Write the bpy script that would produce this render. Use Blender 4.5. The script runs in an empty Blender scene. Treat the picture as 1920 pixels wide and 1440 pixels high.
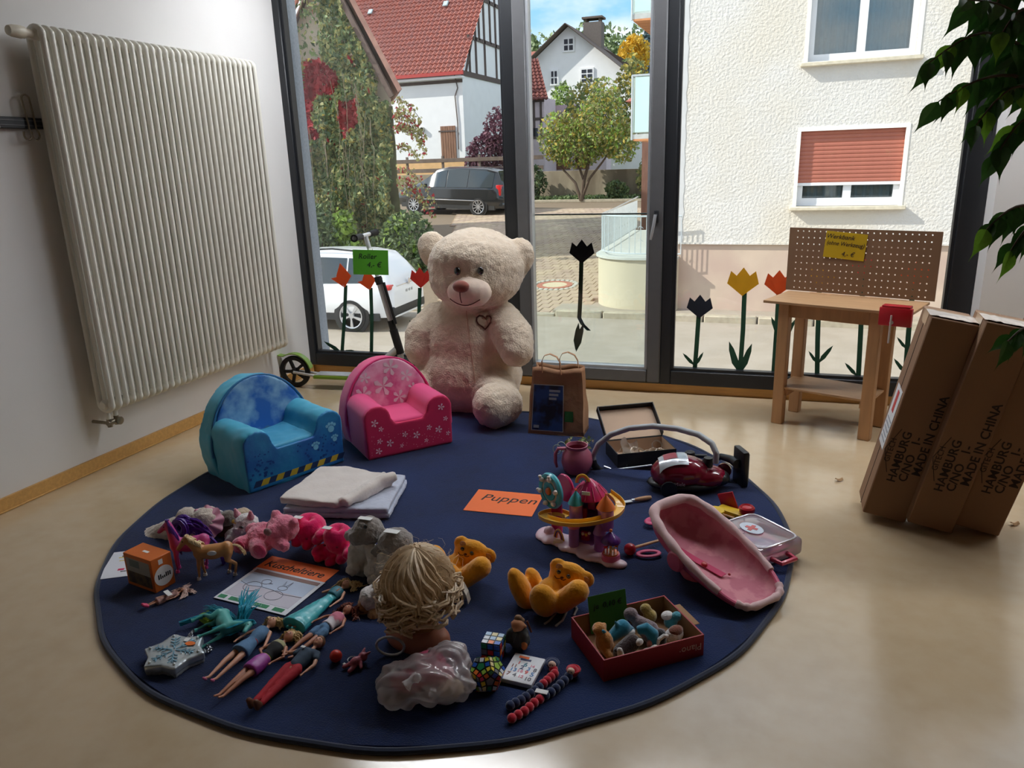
import bpy, bmesh, math, random
from mathutils import Vector, Matrix, noise
random.seed(11)
D = bpy.data
COL = bpy.context.scene.collection
SC = bpy.context.scene
PI = math.pi
R = math.radians

# ------------------------------------------------------------------ camera, sky, sun, exposure
FPX, YAW, PITCH, ROLL, CH = 1417.7, R(-20.369), R(16.285), R(-1.847), 1.38
fw = Vector((math.sin(YAW)*math.cos(PITCH), math.cos(YAW)*math.cos(PITCH), -math.sin(PITCH)))
_r = Vector((math.cos(YAW), -math.sin(YAW), 0)); _u = _r.cross(fw)
rt = _r*math.cos(ROLL) + _u*math.sin(ROLL); up = -_r*math.sin(ROLL) + _u*math.cos(ROLL)
cam = D.cameras.new('camera'); camo = D.objects.new('camera', cam); COL.objects.link(camo)
camo.matrix_world = Matrix(((rt.x, up.x, -fw.x, 0), (rt.y, up.y, -fw.y, 0), (rt.z, up.z, -fw.z, CH), (0, 0, 0, 1)))
cam.sensor_width = 36; cam.lens = FPX/1920*36; cam.clip_end = 1000; cam.clip_start = .05
SC.camera = camo
SC.view_settings.view_transform = 'Standard'; SC.view_settings.look = 'None'
SC.view_settings.gamma = 1; SC.view_settings.use_curve_mapping = False
SC.view_settings.exposure = 0.25
SC.cycles.use_denoising = True
SC.cycles.max_bounces = 9; SC.cycles.diffuse_bounces = 5; SC.cycles.transparent_max_bounces = 16
SC.cycles.sample_clamp_indirect = 6; SC.cycles.caustics_reflective = False; SC.cycles.caustics_refractive = False

w = D.worlds.new('sky'); SC.world = w; w.use_nodes = True
nt = w.node_tree; nt.nodes.clear()
def wn(t, **k):
    n = nt.nodes.new(t)
    for a, b in k.items(): setattr(n, a, b)
    return n
o_ = wn('ShaderNodeOutputWorld'); bg = wn('ShaderNodeBackground'); tc = wn('ShaderNodeTexCoord')
sep = wn('ShaderNodeSeparateXYZ'); ramp = wn('ShaderNodeValToRGB')
ramp.color_ramp.elements[0].position = 0; ramp.color_ramp.elements[0].color = (.62, .80, .95, 1)
ramp.color_ramp.elements[1].position = .75; ramp.color_ramp.elements[1].color = (.16, .40, .82, 1)
e = ramp.color_ramp.elements.new(.2); e.color = (.26, .58, .90, 1)
mp = wn('ShaderNodeMapping'); mp.inputs['Scale'].default_value = (3.2, 3.2, 7.0); mp.inputs['Location'].default_value = (.35, .1, .42)
nz = wn('ShaderNodeTexNoise'); nz.inputs['Scale'].default_value = 1.5; nz.inputs['Detail'].default_value = 7; nz.inputs['Roughness'].default_value = .55
cr = wn('ShaderNodeValToRGB'); cr.color_ramp.elements[0].position = .36; cr.color_ramp.elements[1].position = .56
mx = wn('ShaderNodeMix', data_type='RGBA'); mx.inputs[7].default_value = (.96, .97, 1.0, 1)
L = nt.links.new
L(tc.outputs['Generated'], sep.inputs[0]); L(sep.outputs[2], ramp.inputs[0])
L(tc.outputs['Generated'], mp.inputs[0]); L(mp.outputs[0], nz.inputs[0]); L(nz.outputs[0], cr.inputs[0])
L(cr.outputs[0], mx.inputs[0]); L(ramp.outputs[0], mx.inputs[6]); L(mx.outputs[2], bg.inputs[0]); L(bg.outputs[0], o_.inputs[0])
bg.inputs[1].default_value = 1.15

sun = D.lights.new('sun', 'SUN'); sun.energy = 4.6; sun.angle = R(.6); sun.color = (1.0, .95, .86)
suno = D.objects.new('sun', sun); COL.objects.link(suno)
sd = Vector((1.0, .42, -.80)).normalized()          # direction the sunlight travels
suno.rotation_euler = sd.to_track_quat('-Z', 'Y').to_euler(); suno.location = (-20, -6, 20)

LAMP = 25.0                                          # glow of the added fill lights
FILL_LIGHTS = [(-1.95, 3.92, 'nearest the radiator'), (.0, 3.95, 'over the middle of the window bay'), (1.95, 3.95, 'over the workbench side')]

# ------------------------------------------------------------------ geometry of the photograph: where a sight line meets a plane
def ray(x, y): return fw + rt*((x-960)/FPX) - up*((y-720)/FPX)
EYE = Vector((0, 0, CH))
def P(x, y, z=0.0):
    d = ray(x, y); return EYE + d*((z-CH)/d.z)
def G(x, y, Y):
    d = ray(x, y); return EYE + d*(Y/d.y)
RZ = .014
def RP(x, y, z=RZ): return P(x, y, z)
TH = R(2.3); E1 = Vector((math.cos(TH), math.sin(TH), 0)); N1 = Vector((-math.sin(TH), math.cos(TH), 0)); C0 = Vector((-3.125, 4.385, 0))
MW = Matrix(((E1.x, N1.x, 0, C0.x), (E1.y, N1.y, 0, C0.y), (0, 0, 1, 0), (0, 0, 0, 1)))   # window wall: along, outward, up
def WS(x, y, off=0):
    d = ray(x, y); t = ((C0-EYE).dot(N1)+off)/d.dot(N1); q = EYE+d*t
    return (q-C0).dot(E1), q.z

# ------------------------------------------------------------------ mesh helpers
def T(x, y, z=0): return Matrix.Translation((x, y, z))
def RX(a): return Matrix.Rotation(R(a), 4, 'X')
def RY(a): return Matrix.Rotation(R(a), 4, 'Y')
def RZm(a): return Matrix.Rotation(R(a), 4, 'Z')
def frame_to(p, q):
    """matrix taking +Z to p->q, origin at p"""
    d = (Vector(q)-Vector(p)); return T(*p) @ d.to_track_quat('Z', 'Y').to_matrix().to_4x4()

class MB:
    def __init__(s): s.v = []; s.f = []; s.mi = []; s.cur = 0
    def m(s, i): s.cur = i; return s
    def add(s, vs, fs, M=None):
        b = len(s.v)
        if M is None: s.v += [tuple(p) for p in vs]
        else: s.v += [tuple(M @ Vector(p)) for p in vs]
        s.f += [tuple(i+b for i in f) for f in fs]; s.mi += [s.cur]*len(fs); return s
    def box(s, x0, x1, y0, y1, z0, z1, M=None):
        return s.add([(x0,y0,z0),(x1,y0,z0),(x1,y1,z0),(x0,y1,z0),(x0,y0,z1),(x1,y0,z1),(x1,y1,z1),(x0,y1,z1)],
                     [(0,3,2,1),(4,5,6,7),(0,1,5,4),(1,2,6,5),(2,3,7,6),(3,0,4,7)], M)
    def rbox(s, c, size, r=.01, seg=2, M=None):
        bm = bmesh.new(); bmesh.ops.create_cube(bm, size=1)
        for v in bm.verts: v.co = Vector((v.co.x*size[0], v.co.y*size[1], v.co.z*size[2]))
        bmesh.ops.bevel(bm, geom=bm.edges[:], offset=min(r, min(size)*.49), segments=seg, profile=.5, affect='EDGES')
        bm.verts.index_update(); Mc = T(*c) if M is None else M @ T(*c)
        s.add([v.co[:] for v in bm.verts], [[v.index for v in f.verts] for f in bm.faces], Mc); bm.free(); return s
    def ell(s, c, r, M=None, seg=16, rings=10):
        if isinstance(r, (int, float)): r = (r, r, r)
        vs = [(0, 0, r[2])]; fs = []
        for i in range(1, rings):
            a = PI*i/rings
            for j in range(seg):
                b = 2*PI*j/seg; vs.append((r[0]*math.sin(a)*math.cos(b), r[1]*math.sin(a)*math.sin(b), r[2]*math.cos(a)))
        vs.append((0, 0, -r[2]))
        for j in range(seg): fs.append((0, 1+j, 1+(j+1) % seg))
        for i in range(rings-2):
            for j in range(seg):
                a = 1+i*seg+j; b = 1+i*seg+(j+1) % seg; fs.append((a, a+seg, b+seg, b))
        n = len(vs)-1; k = 1+(rings-2)*seg
        for j in range(seg): fs.append((k+j, n, k+(j+1) % seg))
        Mc = T(*c) if M is None else M @ T(*c)
        return s.add(vs, fs, Mc)
    def tube(s, pts, r, seg=8, closed=False, caps=True, M=None, sx=1.0, upv=None):
        pts = [Vector(p) for p in pts]; n = len(pts); vs = []; fs = []; nrm = None
        rr = r if isinstance(r, (list, tuple)) else [r]*n
        for i in range(n):
            if closed: t = pts[(i+1) % n]-pts[i-1]
            else: t = pts[min(i+1, n-1)]-pts[max(i-1, 0)]
            if t.length < 1e-9: t = Vector((0, 0, 1))
            t.normalize()
            if nrm is None:
                a = Vector(upv) if upv else (Vector((0, 0, 1)) if abs(t.z) < .9 else Vector((1, 0, 0)))
                nrm = (a-t*a.dot(t)).normalized()
            else:
                nrm = nrm-t*nrm.dot(t)
                nrm = nrm.normalized() if nrm.length > 1e-6 else t.orthogonal().normalized()
            b = t.cross(nrm)
            for j in range(seg):
                a = 2*PI*j/seg; vs.append(pts[i]+nrm*(math.cos(a)*rr[i])+b*(math.sin(a)*rr[i]*sx))
        m = n if closed else n-1
        for i in range(m):
            for j in range(seg):
                a = i*seg+j; b = i*seg+(j+1) % seg; c = ((i+1) % n)*seg
                fs.append((a, b, c+(j+1) % seg, c+j))
        if caps and not closed:
            fs.append(tuple(range(seg-1, -1, -1))); fs.append(tuple((n-1)*seg+j for j in range(seg)))
        return s.add(vs, fs, M)
    def cyl(s, p, q, r, r2=None, seg=16, M=None): return s.tube([p, q], [r, r if r2 is None else r2], seg, M=M)
    def cap(s, p, q, r1, r2, seg=14):
        s.tube([p, q], [r1, r2], seg); s.ell(p, r1, seg=seg, rings=8); return s.ell(q, r2, seg=seg, rings=8)
    def lathe(s, prof, seg=24, M=None, arc=2*PI):
        vs = []; fs = []; full = abs(arc-2*PI) < 1e-6; n = seg if full else seg+1
        for (r_, z) in prof:
            for j in range(n):
                a = arc*j/seg; vs.append((r_*math.cos(a), r_*math.sin(a), z))
        for i in range(len(prof)-1):
            for j in range(seg):
                k = (j+1) % n; fs.append((i*n+j, i*n+k, (i+1)*n+k, (i+1)*n+j))
        return s.add(vs, fs, M)
    def prism(s, poly, z0, z1, M=None):
        n = len(poly); vs = [(x, y, z0) for x, y in poly]+[(x, y, z1) for x, y in poly]
        fs = [tuple(range(n-1, -1, -1)), tuple(range(n, 2*n))]+[(i, (i+1) % n, n+(i+1) % n, n+i) for i in range(n)]
        return s.add(vs, fs, M)
    def grid(s, fn, nu, nv, M=None, wrap=False):
        vs = [fn(i/nu, j/nv) for j in range(nv+1) for i in range(nu+1)]; k = nu+1
        return s.add(vs, [(j*k+i, j*k+i+1, (j+1)*k+i+1, (j+1)*k+i) for j in range(nv) for i in range(nu)], M)
    def ribbon(s, pts, wid, M=None, side=(0, 0, 1), thick=.001):
        """flat strip of real thickness along pts, width along side"""
        pts = [Vector(p) for p in pts]; sd_ = Vector(side).normalized(); n = len(pts); vs = []; fs = []
        ww = wid if isinstance(wid, (list, tuple)) else [wid]*n
        for i in range(n):
            t = (pts[min(i+1, n-1)]-pts[max(i-1, 0)]).normalized(); nn = t.cross(sd_).normalized()*thick/2; h_ = sd_*ww[i]/2
            vs += [pts[i]-h_-nn, pts[i]+h_-nn, pts[i]+h_+nn, pts[i]-h_+nn]
        for i in range(n-1):
            for j in range(4):
                fs.append((i*4+j, i*4+(j+1) % 4, i*4+4+(j+1) % 4, i*4+4+j))
        fs.append((3, 2, 1, 0)); k = (n-1)*4; fs.append((k, k+1, k+2, k+3))
        return s.add(vs, fs, M)
    def mesh(s, name, smooth=True, ang=38):
        me = D.meshes.new(name); me.from_pydata(s.v, [], s.f)
        if any(s.mi): me.polygons.foreach_set('material_index', s.mi)
        if smooth:
            me.polygons.foreach_set('use_smooth', [True]*len(me.polygons)); me.set_sharp_from_angle(angle=R(ang))
        me.update(); return me
    def build(s, name, mat, parent=None, smooth=True, ang=38, M=None):
        return link(name, s.mesh(name, smooth, ang), mat, parent, M)

def link(name, me, mat, parent=None, M=None):
    if mat is not None and len(me.materials) == 0:
        for m_ in (mat if isinstance(mat, (list, tuple)) else [mat]): me.materials.append(m_)
    o = D.objects.new(name, me); COL.objects.link(o)
    if parent is not None: o.parent = parent
    if M is not None: o.matrix_basis = M
    return o
TS = D.scenes.new('workshop')                     # empty side scene, used only to evaluate modifiers quickly; removed at the end
def evaluated(o):
    vl = TS.view_layers[0]; vl.update(); dg = vl.depsgraph; dg.update(); return D.meshes.new_from_object(o.evaluated_get(dg), depsgraph=dg)
def blob(name, mb, mat, parent=None, voxel=.008, it=5, fn=None, M=None, fac=.5):
    """weld overlapping forms into one continuous smooth surface"""
    me = mb.mesh('tmp', False); o = D.objects.new('tmp', me); TS.collection.objects.link(o)
    m = o.modifiers.new('r', 'REMESH'); m.mode = 'VOXEL'; m.voxel_size = voxel; m.use_smooth_shade = True
    if it:
        k = o.modifiers.new('s', 'SMOOTH'); k.factor = fac; k.iterations = it
    me2 = evaluated(o); me2.name = name
    D.objects.remove(o); D.meshes.remove(me)
    me2.materials.clear()
    if fn:
        nn = [v.normal.copy() for v in me2.vertices]; cc0 = [v.co.copy() for v in me2.vertices]
        me2.vertices.foreach_set('co', [x for c_, n_ in zip(cc0, nn) for x in fn(c_, n_)])
        me2.update()
    me2.polygons.foreach_set('use_smooth', [True]*len(me2.polygons))
    return link(name, me2, mat, parent, M)
def fuzz(amp, sc, amp2=0, sc2=1):
    def f(c, n):
        d = noise.noise(c*sc)*amp
        if amp2: d += noise.noise(c*sc2)*amp2
        return c+n*d
    return f
from mathutils.bvhtree import BVHTree
def on_surface(o, loc, lift=0.0):
    """where a sight line meets the skin of a built part, in the part's own coordinates"""
    tr_ = BVHTree.FromPolygons([v.co.copy() for v in o.data.vertices], [tuple(p.vertices) for p in o.data.polygons]); loc = Vector(loc)
    def f(px, py):
        h_, n_, i_, d_ = tr_.ray_cast(EYE-loc, ray(px, py).normalized())
        return (h_+n_*lift, n_) if h_ is not None else (G(px, py, loc.y)-loc, Vector((0, -1, 0)))
    return f
def tag(o, label, cat=None, group=None, kind=None):
    o['label'] = label
    if cat: o['category'] = cat
    if group: o['group'] = group
    if kind: o['kind'] = kind
    return o
def thing(name, label, cat, loc=(0, 0, 0), rz=0, group=None, M=None):
    o = D.objects.new(name, None); COL.objects.link(o); o.empty_display_size = .05
    if M is not None: o.matrix_world = M
    else: o.location = loc; o.rotation_euler = (0, 0, R(rz))
    return tag(o, label, cat, group)
def struct(o): o['kind'] = 'structure'; return o
def text(body, size, mat, parent, M, name='lettering', shear=0, ext=.0004, align='CENTER', bold=0, sx=1.0):
    c = D.curves.new('txt', 'FONT'); c.body = body; c.size = size; c.extrude = ext; c.shear = shear; c.align_x = align; c.align_y = 'CENTER'; c.offset = bold
    c.resolution_u = 3
    o = D.objects.new('txt', c); TS.collection.objects.link(o)
    me = evaluated(o); D.objects.remove(o); D.curves.remove(c)
    me.materials.clear(); me.name = name
    if sx != 1:
        for v in me.vertices: v.co.x *= sx
    return link(name, me, mat, parent, M)

# ------------------------------------------------------------------ materials
def lin(c):
    if isinstance(c, str):
        c = c.lstrip('#'); c = tuple(int(c[i:i+2], 16)/255 for i in (0, 2, 4))
    elif max(c) > 1: c = tuple(x/255 for x in c)
    return tuple((x/12.92 if x <= .04045 else ((x+.055)/1.055)**2.4) for x in c)
MATS = {}
def mat(name, c, rough=.6, var=.08, vs=9, bump=0., bs=80, metal=0, sheen=0, coat=0, c2=None, c2s=4, spec=.5, sub=0, bdist=.002, stretch=None, detail=4, trl=0, c2w=.12, emit=None):
    if name in MATS: return MATS[name]
    m = D.materials.new(name); m.use_nodes = True; t = m.node_tree; p = t.nodes['Principled BSDF']; LN = t.links.new
    a = lin(c); co = t.nodes.new('ShaderNodeTexCoord'); vec = co.outputs['Object']
    if stretch:
        mm = t.nodes.new('ShaderNodeMapping'); mm.inputs['Scale'].default_value = stretch; LN(vec, mm.inputs[0]); vec = mm.outputs[0]
    n = t.nodes.new('ShaderNodeTexNoise'); n.inputs['Scale'].default_value = vs; n.inputs['Detail'].default_value = detail; LN(vec, n.inputs[0])
    r = t.nodes.new('ShaderNodeValToRGB'); r.color_ramp.elements[0].position = .3; r.color_ramp.elements[1].position = .7
    r.color_ramp.elements[0].color = tuple(x*(1-var) for x in a)+(1,); r.color_ramp.elements[1].color = tuple(min(1, x*(1+var)) for x in a)+(1,)
    LN(n.outputs[0], r.inputs[0]); out = r.outputs[0]
    if c2 is not None:
        n2 = t.nodes.new('ShaderNodeTexNoise'); n2.inputs['Scale'].default_value = c2s; n2.inputs['Detail'].default_value = 5; LN(vec, n2.inputs[0])
        r2 = t.nodes.new('ShaderNodeValToRGB'); r2.color_ramp.elements[0].position = .5-c2w; r2.color_ramp.elements[1].position = .5+c2w; LN(n2.outputs[0], r2.inputs[0])
        x = t.nodes.new('ShaderNodeMix'); x.data_type = 'RGBA'; LN(r2.outputs[0], x.inputs[0]); LN(out, x.inputs[6]); x.inputs[7].default_value = lin(c2)+(1,); out = x.outputs[2]
    LN(out, p.inputs['Base Color']); p.inputs['Roughness'].default_value = rough; p.inputs['Metallic'].default_value = metal
    p.inputs['Specular IOR Level'].default_value = spec
    if sheen: p.inputs['Sheen Weight'].default_value = sheen; p.inputs['Sheen Roughness'].default_value = .5
    if coat: p.inputs['Coat Weight'].default_value = coat; p.inputs['Coat Roughness'].default_value = .08
    if sub: p.inputs['Subsurface Weight'].default_value = sub; p.inputs['Subsurface Radius'].default_value = (.02, .012, .008); p.inputs['Subsurface Scale'].default_value = .3
    if bump:
        bn = t.nodes.new('ShaderNodeTexNoise'); bn.inputs['Scale'].default_value = bs; bn.inputs['Detail'].default_value = 5; LN(vec, bn.inputs[0])
        b = t.nodes.new('ShaderNodeBump'); b.inputs['Strength'].default_value = bump; b.inputs['Distance'].default_value = bdist; LN(bn.outputs[0], b.inputs['Height']); LN(b.outputs[0], p.inputs['Normal'])
    if trl:
        tb = t.nodes.new('ShaderNodeBsdfTranslucent'); LN(out, tb.inputs[0]); ms = t.nodes.new('ShaderNodeMixShader'); ms.inputs[0].default_value = trl
        LN(p.outputs[0], ms.inputs[1]); LN(tb.outputs[0], ms.inputs[2]); LN(ms.outputs[0], t.nodes['Material Output'].inputs[0])
    if emit:
        p.inputs['Emission Color'].default_value = lin(emit[0])+(1,); p.inputs['Emission Strength'].default_value = emit[1]
    MATS[name] = m; return m
def glass(name, tint=(1, 1, 1), gloss=.06, rough=.02, dif=0, dcol=(1, 1, 1)):
    """thin clear sheet: lets light straight through, reflects a little at grazing angles"""
    if name in MATS: return MATS[name]
    m = D.materials.new(name); m.use_nodes = True; t = m.node_tree; t.nodes.clear(); LN = t.links.new
    o = t.nodes.new('ShaderNodeOutputMaterial'); tr = t.nodes.new('ShaderNodeBsdfTransparent'); gl = t.nodes.new('ShaderNodeBsdfGlossy'); gl.inputs['Roughness'].default_value = rough
    tr.inputs[0].default_value = tuple(tint)+(1,)
    fr = t.nodes.new('ShaderNodeFresnel'); fr.inputs[0].default_value = 1.35; ad = t.nodes.new('ShaderNodeMath'); ad.operation = 'ADD'; ad.inputs[1].default_value = gloss; ad.use_clamp = True
    LN(fr.outputs[0], ad.inputs[0]); ms = t.nodes.new('ShaderNodeMixShader'); LN(ad.outputs[0], ms.inputs[0]); LN(tr.outputs[0], ms.inputs[1]); LN(gl.outputs[0], ms.inputs[2])
    last = ms
    if dif:
        df = t.nodes.new('ShaderNodeBsdfDiffuse'); df.inputs[0].default_value = tuple(dcol)+(1,); tl = t.nodes.new('ShaderNodeBsdfTranslucent'); tl.inputs[0].default_value = tuple(dcol)+(1,)
        m1 = t.nodes.new('ShaderNodeMixShader'); m1.inputs[0].default_value = .5; LN(df.outputs[0], m1.inputs[1]); LN(tl.outputs[0], m1.inputs[2])
        m2 = t.nodes.new('ShaderNodeMixShader'); m2.inputs[0].default_value = dif; LN(ms.outputs[0], m2.inputs[1]); LN(m1.outputs[0], m2.inputs[2]); last = m2
    LN(last.outputs[0], o.inputs[0]); MATS[name] = m; return m
# ------------------------------------------------------------------ the room
M_wall = mat('wall_paint', (226, 224, 222), .85, .02, 3, .12, 220)
M_ceil = mat('ceiling_dimmed_grey', (150, 146, 140), .9, .04, 3)  # unseen ceiling given a grey finish to cut bounced light
M_wall2 = mat('wall_dimmed_brown', (132, 104, 76), .7, .1, 3, stretch=(6, 6, .6))  # dark finish made up for the unseen walls to cut bounced light
M_floor = mat('linoleum', (192, 168, 134), .17, .05, 5, .05, 18, c2=(197, 176, 145), c2s=14, c2w=.25, spec=.9)
M_base = mat('beech_skirting', (205, 158, 92), .4, .1, 6, stretch=(1, 12, 12))
M_black = mat('anthracite_frame', (34, 36, 40), .42, .05, 20)
M_gray = mat('grey_sash', (88, 88, 90), .4, .05, 20)
M_bead = mat('aluminium_bead', (178, 182, 188), .28, .05, 20, metal=.35)
M_pane = glass('window_glass', (.97, .985, .98), .02)
M_ext = mat('pebble_render', (176, 184, 194), .9, .12, 60, .6, 140, bdist=.006)
XL, XR, YBK, ZC = -3.125, 4.1, -7.5, 2.78
def wl(s, n): q = C0+E1*s+N1*n; return q.x, q.y
fl = MB(); a = wl(-.3, .12); b = wl(7.3, .12)
fl.prism([(XL-.2, YBK-.2), (XR+.2, YBK-.2), b, a], -.12, 0)
struct(fl.build('floor', M_floor, smooth=False))
c = MB(); c.prism([(XL-.2, YBK-.2), (XR+.2, YBK-.2), b, a], ZC, ZC+.14); struct(c.build('ceiling', M_ceil, smooth=False))
struct(MB().box(XL-.2, XL, YBK-.2, 4.42, 0, ZC).build('wall_left', M_wall, smooth=False))
struct(MB().box(XL-.2, XR+.2, YBK-.2, YBK, 0, ZC).build('wall_back', M_wall2, smooth=False))
struct(MB().box(XR, XR+.2, YBK, 4.6, 0, ZC).build('wall_right', M_wall2, smooth=False))
gy = MB(); gy.box(XR+.3, 60, -40, 4.7, -1.9, -1.7); struct(gy.build('forecourt', mat('forecourt_paving', (178, 172, 162), .9, .1, 3), smooth=False))
wf = MB(); wf.box(-.2, 7.3, -.02, .14, 2.62, ZC, MW); wf.box(-.2, 7.3, .02, .14, -.12, .055, MW)
struct(wf.build('wall_front', M_wall, smooth=False))
struct(MB().box(4.045, 4.37, -.17, .16, 0, ZC, MW).build('trim_1', M_wall, smooth=False))
struct(MB().box(-.45, .0, .13, .235, -1.7, 2.9, MW).build('wall_outside', M_ext, smooth=False))
bb = MB(); bb.box(XL, XL+.014, YBK, 4.37, 0, .062); bb.tube([(XL+.016, YBK, .004), (XL+.016, 4.36, .004)], .004, 6)
struct(bb.build('baseboard_left', M_base))
bb = MB(); bb.box(.0, 4.05, -.002, .03, 0, .058, MW); struct(bb.build('baseboard_front', M_base))
bb = MB(); bb.box(4.37, 7.2, -.002, .03, 0, .058, MW); struct(bb.build('baseboard_right', M_base))

def window(name, s0, s1, posts, z0=.06, z1=2.62):
    """posts: frame members (s0, s1); rails top and bottom; a pane between"""
    t = D.objects.new(name, None); COL.objects.link(t); t.matrix_world = MW; t['kind'] = 'structure'
    for a, b in posts: MB().rbox(((a+b)/2, .02, (z0+z1)/2), (b-a, .10, z1-z0), .004, 1).build('frame_post', M_black, t)
    for za, zb in ((z0, z0+.085), (z1-.09, z1)):
        a = posts[0][1]; b = posts[-1][0]; MB().rbox(((a+b)/2, .02, (za+zb)/2), (b-a, .098, zb-za), .004, 1).build('frame_rail', M_black, t)
    return t
def beads(t, a, b, z0, z1, m=M_black, n=-.012):
    k = MB(); k.box(a, a+.016, n, .03, z0, z1); k.box(b-.016, b, n, .03, z0, z1); k.box(a, b, n, .03, z0, z0+.016); k.box(a, b, n, .03, z1-.016, z1)
    return k.build('glazing_bead', m, t, smooth=False)
w1 = window('window_1', -.03, 1.55, [(-.04, .045), (1.485, 1.555)])
MB().box(.045, 1.485, .026, .034, .145, 2.53).build('pane', M_pane, w1, smooth=False); beads(w1, .045, 1.485, .145, 2.53)
w2 = window('window_2', 1.555, 2.43, [(1.548, 1.556), (2.43, 2.492)])
sash = MB()
for a, b in ((1.556, 1.632), (2.352, 2.43)): sash.rbox(((a+b)/2, -.01, 1.34), (b-a, .07, 2.54), .006, 1)
sash.rbox((1.99, -.01, .108), (.722, .07, .075), .006, 1); sash.rbox((1.99, -.01, 2.575), (.722, .07, .07), .006, 1)
sash.build('sash', M_gray, w2)
MB().box(1.632, 2.352, .012, .02, .145, 2.54).build('pane', M_pane, w2, smooth=False); beads(w2, 1.632, 2.352, .145, 2.54, M_bead, -.03)
MB().box(1.60, 2.40, .15, .162, .05, 1.06).build('balustrade_pane', glass('balustrade_glass', (.93, .97, .96), .03), w2, smooth=False)
MB().box(1.60, 2.40, .148, .164, 1.06, 1.068).build('balustrade_edge', mat('glass_edge', (120, 135, 130), .3), w2, smooth=False)
hd = MB(); hd.rbox((2.392, -.05, 1.06), (.028, .012, .07), .005); hd.cyl((2.392, -.05, 1.07), (2.392, -.095, 1.07), .009); hd.build('handle_plate', M_black, w2)
hd = MB(); hd.tube([(2.392, -.092, 1.075), (2.386, -.098, 1.03), (2.372, -.098, .955), (2.368, -.096, .935)], [.009, .0095, .0085, .007], 10); hd.build('window_handle', M_bead, w2)
w3 = window('window_3', 2.49, 4.04, [(2.488, 2.494), (3.93, 4.046)])
MB().box(2.494, 3.93, .026, .034, .145, 2.53).build('pane', M_pane, w3, smooth=False); beads(w3, 2.494, 3.93, .145, 2.53)
for i in range(2):
    a = 4.37+i*1.36; wx = window('window_%d' % (4+i), a, a+1.36, [(a, a+.09), (a+1.29, a+1.36)])
    MB().box(a+.09, a+1.29, .026, .034, .145, 2.53).build('pane', M_pane, wx, smooth=False)

# ------------------------------------------------------------------ radiator, coat rail, hook
M_rad = mat('radiator_enamel', (226, 223, 212), .32, .02, 6, coat=.2)
M_shaft = mat('brushed_nickel', (150, 140, 122), .35, .1, 30, metal=.9)
RY0, RDY, RN = 2.566, .0425, 33
xf, xb, zt, zb = -2.985, -3.062, 1.985, .305
rad = thing('radiator', 'tall white tubular radiator mounted on the side wall', 'radiator', (0, 0, 0))
cm = MB(); xm = (xf+xb)/2; hr = (xf-xb)/2
loop = [(xf, 0, zb+.03+(zt-zb-.06)*i/6) for i in range(7)]
loop += [(xm+hr*math.cos(a), 0, zt-.03+.032*math.sin(a)) for a in [PI*k/8 for k in range(1, 8)]]
loop += [(xb, 0, zt-.03-(zt-zb-.06)*i/6) for i in range(7)]
loop += [(xm-hr*math.cos(a), 0, zb+.03-.032*math.sin(a)) for a in [PI*k/8 for k in range(1, 8)]]
cm.tube(loop, .0128, 10, closed=True, upv=(0, 1, 0))
cm.tube([(xm, 0, zb+.04), (xm, 0, zt-.04)], .0115, 8)
for z in (zt-.028, zb+.028):
    cm.lathe([(.001, -RDY/2), (.017, -RDY/2), (.024, -RDY*.3), (.030, 0), (.024, RDY*.3), (.017, RDY/2), (.001, RDY/2)], 14, T(xm, 0, z) @ RX(90))
    cm.ell((xf-.004, 0, z), (.017, .0165, .026), seg=10, rings=8); cm.ell((xb+.004, 0, z), (.017, .0165, .026), seg=10, rings=8)
cme = cm.mesh('radiator_column')
for i in range(RN):
    o = link('radiator_column', cme, M_rad, rad); o.location = (0, RY0+i*RDY, 0)
for y_ in (2.75, 3.75):
    for z_ in (.6, 1.7): MB().rbox((-3.095, y_, z_), (.06, .03, .05), .004).build('wall_bracket', M_rad, rad)
tv = MB(); tv.lathe([(.0, -.105), (.019, -.103), (.024, -.085), (.026, -.05), (.024, -.045), (.024, -.035), (.017, -.03), (.017, 0), (0, 0)], 16, T(xm, RY0-.02, zt-.028) @ RX(-90) @ RX(180) @ RX(180))
tv.build('thermostat_head', mat('ivory_plastic', (214, 206, 188), .45), rad)
vv = MB(); vv.cyl((xm, RY0, zb), (xm, RY0, zb-.05), .011); vv.cyl((xm, RY0+RDY, zb), (xm, RY0+RDY, zb-.045), .011)
vv.build('connector', M_rad, rad)
vv = MB(); vv.cyl((xm, RY0-.012, zb-.065), (xm, RY0+RDY+.012, zb-.065), .0135, seg=12); vv.cyl((xm, RY0, zb-.045), (xm, RY0, zb-.085), .012); vv.cyl((xm, RY0+RDY, zb-.04), (xm, RY0+RDY, zb-.085), .012)
vv.cyl((xm, RY0-.005, zb-.065), (XL+.002, RY0-.005, zb-.065), .008); vv.lathe([(0, 0), (.02, 0), (.02, .012), (0, .014)], 12, T(xm+.012, RY0+RDY, zb-.065) @ RY(90))
vv.build('valve_block', M_shaft, rad)
cr_ = thing('coat_rail', 'black wall rail end to the side of the radiator', 'rail', (0, 0, 0))
MB().rbox((XL+.018, 2.17, 1.607), (.034, .83, .046), .003, 1).build('rail_body', M_black, cr_)
k = MB(); k.box(XL+.034, XL+.038, 1.76, 2.585, 1.615, 1.619); k.box(XL+.034, XL+.038, 1.76, 2.585, 1.595, 1.599); k.build('rail_groove', M_gray, cr_)
MB().rbox((XL+.018, 2.36, 1.607), (.04, .03, .05), .003, 1).build('rail_joint', M_bead, cr_)
hk = MB(); X = XL+.044
pts = [(X, 2.497, 1.60), (X, 2.492, 1.66), (X, 2.488, 1.700)]
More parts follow.
